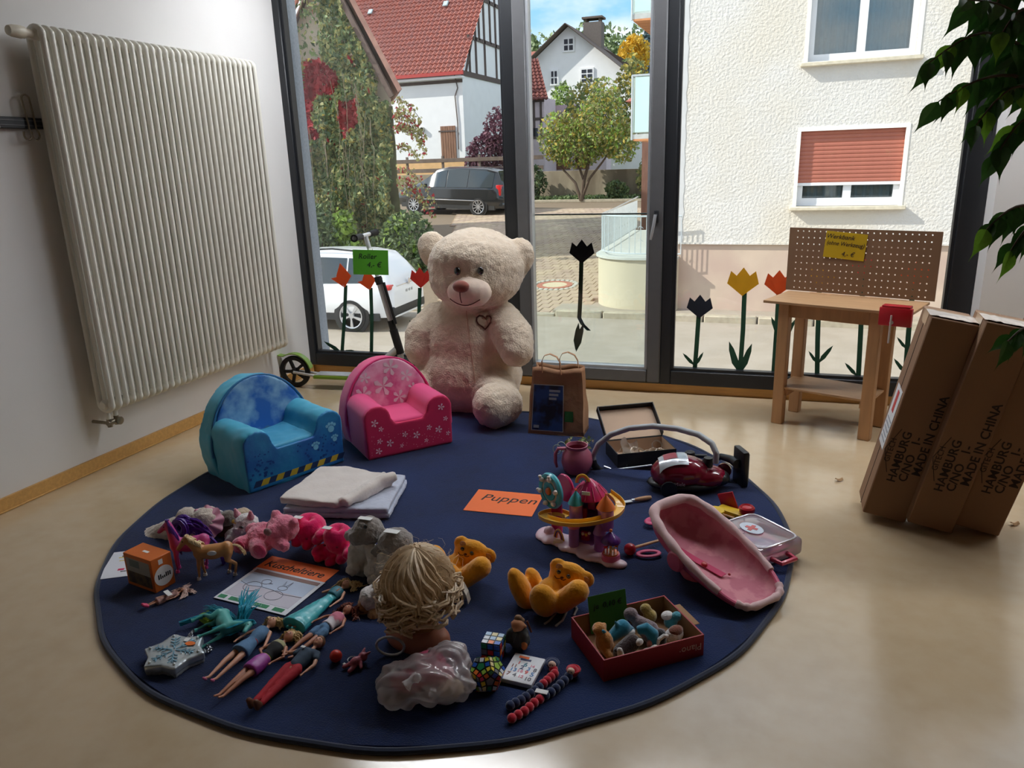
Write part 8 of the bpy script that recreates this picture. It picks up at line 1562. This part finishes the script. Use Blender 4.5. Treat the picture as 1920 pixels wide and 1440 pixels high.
k = MB(); k.prism(sp, .010, .034); blob('pouch_body', k, M_slv, t, .004, 2, fuzz(.0015, 40)); k = MB(); k.prism([(x*.98, y*.98) for x, y in sp], .0, .018); blob('pouch_back', k, mat('grey_lining', (150, 154, 158), .5), t, .004, 2)
sf = MB()
for i in range(6):
    Ms = T(0, 0, .0355) @ RZm(60*i); sf.box(.006, .062, -.002, .002, 0, .0014, Ms)
    for x in (.022, .036, .05):
        for s_ in (1, -1): sf.box(0, .016, -.0014, .0014, 0, .0014, Ms @ T(x, 0, 0) @ RZm(50*s_))
sf.build('snowflake', mat('icy_glitter', (130, 176, 200), .3, .1, 60, metal=.3), t)
for i in range(6): MB().ell((.076*math.cos(R(60*i+4)), .072*math.sin(R(60*i+4)), .036), .0045, seg=10, rings=6).build('gem', mat('gem', (226, 236, 240), .1, coat=.6), t)
MB().lathe([(0, .0365), (.012, .0365), (.012, .0375), (0, .0375)], 16, T(.03, .034, 0) @ Matrix.Diagonal((1.3, .8, 1, 1))).build('orange_sticker_print', MATS['orange_sticker'], t); MB().rbox((.008, .05, .0365), (.016, .016, .001), .0003, 1).build('price_sticker', M_wht, t)
lkm = MB().tube([(.007*math.cos(x), .0045*math.sin(x), 0) for x in [2*PI*k_/10 for k_ in range(10)]], .0016, 5, closed=True).mesh('chain_link'); cpts = [RP(x, y) for x, y in ((352, 1206), (356, 1195), (362, 1188), (358, 1200), (368, 1208), (380, 1212), (392, 1216), (396, 1222), (388, 1226), (380, 1222))]
chn = 0
for i in range(len(cpts)-1):
    for j in range(3):
        p = cpts[i].lerp(cpts[i+1], j/3); o = link('chain_link', lkm, None, t); o.matrix_parent_inverse = (T(ce.x, ce.y, RZ) @ RZm(8)).inverted(); o.location = (p.x, p.y, RZ+.008); dq = cpts[i+1]-cpts[i]; o.rotation_euler = (R(90)*(chn % 2), 0, math.atan2(dq.y, dq.x)); chn += 1
lkm.materials.append(mat('chain_steel', (150, 152, 158), .3, .1, 20, metal=.8))
a = RP(631, 1240); t = thing('red_ball', 'small red ball beside the key ring', 'ball', (a.x, a.y, RZ)); MB().ell((0, 0, .018), .018, seg=24, rings=16).build('ball_skin', mat('red_rubber_ball', (206, 52, 36), .4, .03, 6), t); MB().lathe([(.0183, .0165), (.0184, .018), (.0183, .0195)], 28).build('seam_band', mat('ball_seam', (180, 40, 30), .4), t)
a = RP(668, 1250); t = thing('key_ring_figure', 'pink plastic animal figure on a silver key ring', 'key ring', (a.x, a.y, RZ), -25); M_kp = mat('rose_plastic', (178, 90, 106), .45); m = MB(); m.ell((0, .0, .016), (.014, .02, .015)); m.ell((-.002, .026, .018), (.014, .014, .014)); m.cap((-.01, .034, .028), (-.014, .042, .032), .005, .003); m.cap((.008, .034, .028), (.012, .042, .032), .005, .003); m.cap((-.01, -.012, .01), (-.016, -.03, .008), .007, .006); m.cap((.008, -.012, .01), (.012, -.03, .008), .007, .006); m.cap((.012, .008, .014), (.026, .0, .01), .006, .005); blob('figure', m, M_kp, t, .0022, 3)
MB().tube([(-.032+.013*math.cos(x), .008+.013*math.sin(x), .004) for x in [2*PI*k_/20 for k_ in range(20)]], .0014, 6, closed=True).build('split_ring', M_sil, t); MB().rbox((-.03, -.018, .002), (.016, .008, .003), .001, 1).build('tag', M_wht, t)
# crumbs on the floor
for lbl, px, py in (('tiny broken shell piece lying near the cardboard boxes', 1573, 902), ('small dried leaf curl lying at the carton foot', 1902, 985)):
    a = P(px, py); t = thing('floor_scrap', lbl, 'scrap', (a.x, a.y, 0), 30); k = MB(); k.grid(lambda u_, v_: ((u_-.5)*.03, (v_-.5)*.018, .002+.012*abs(u_-.5)+.008*math.sin(v_*3)), 5, 4); k.build('curl', mat('dry_husk', (176, 140, 100), .8, .2, 60), t)
D.scenes.remove(TS)
bpy.context.view_layer.update()
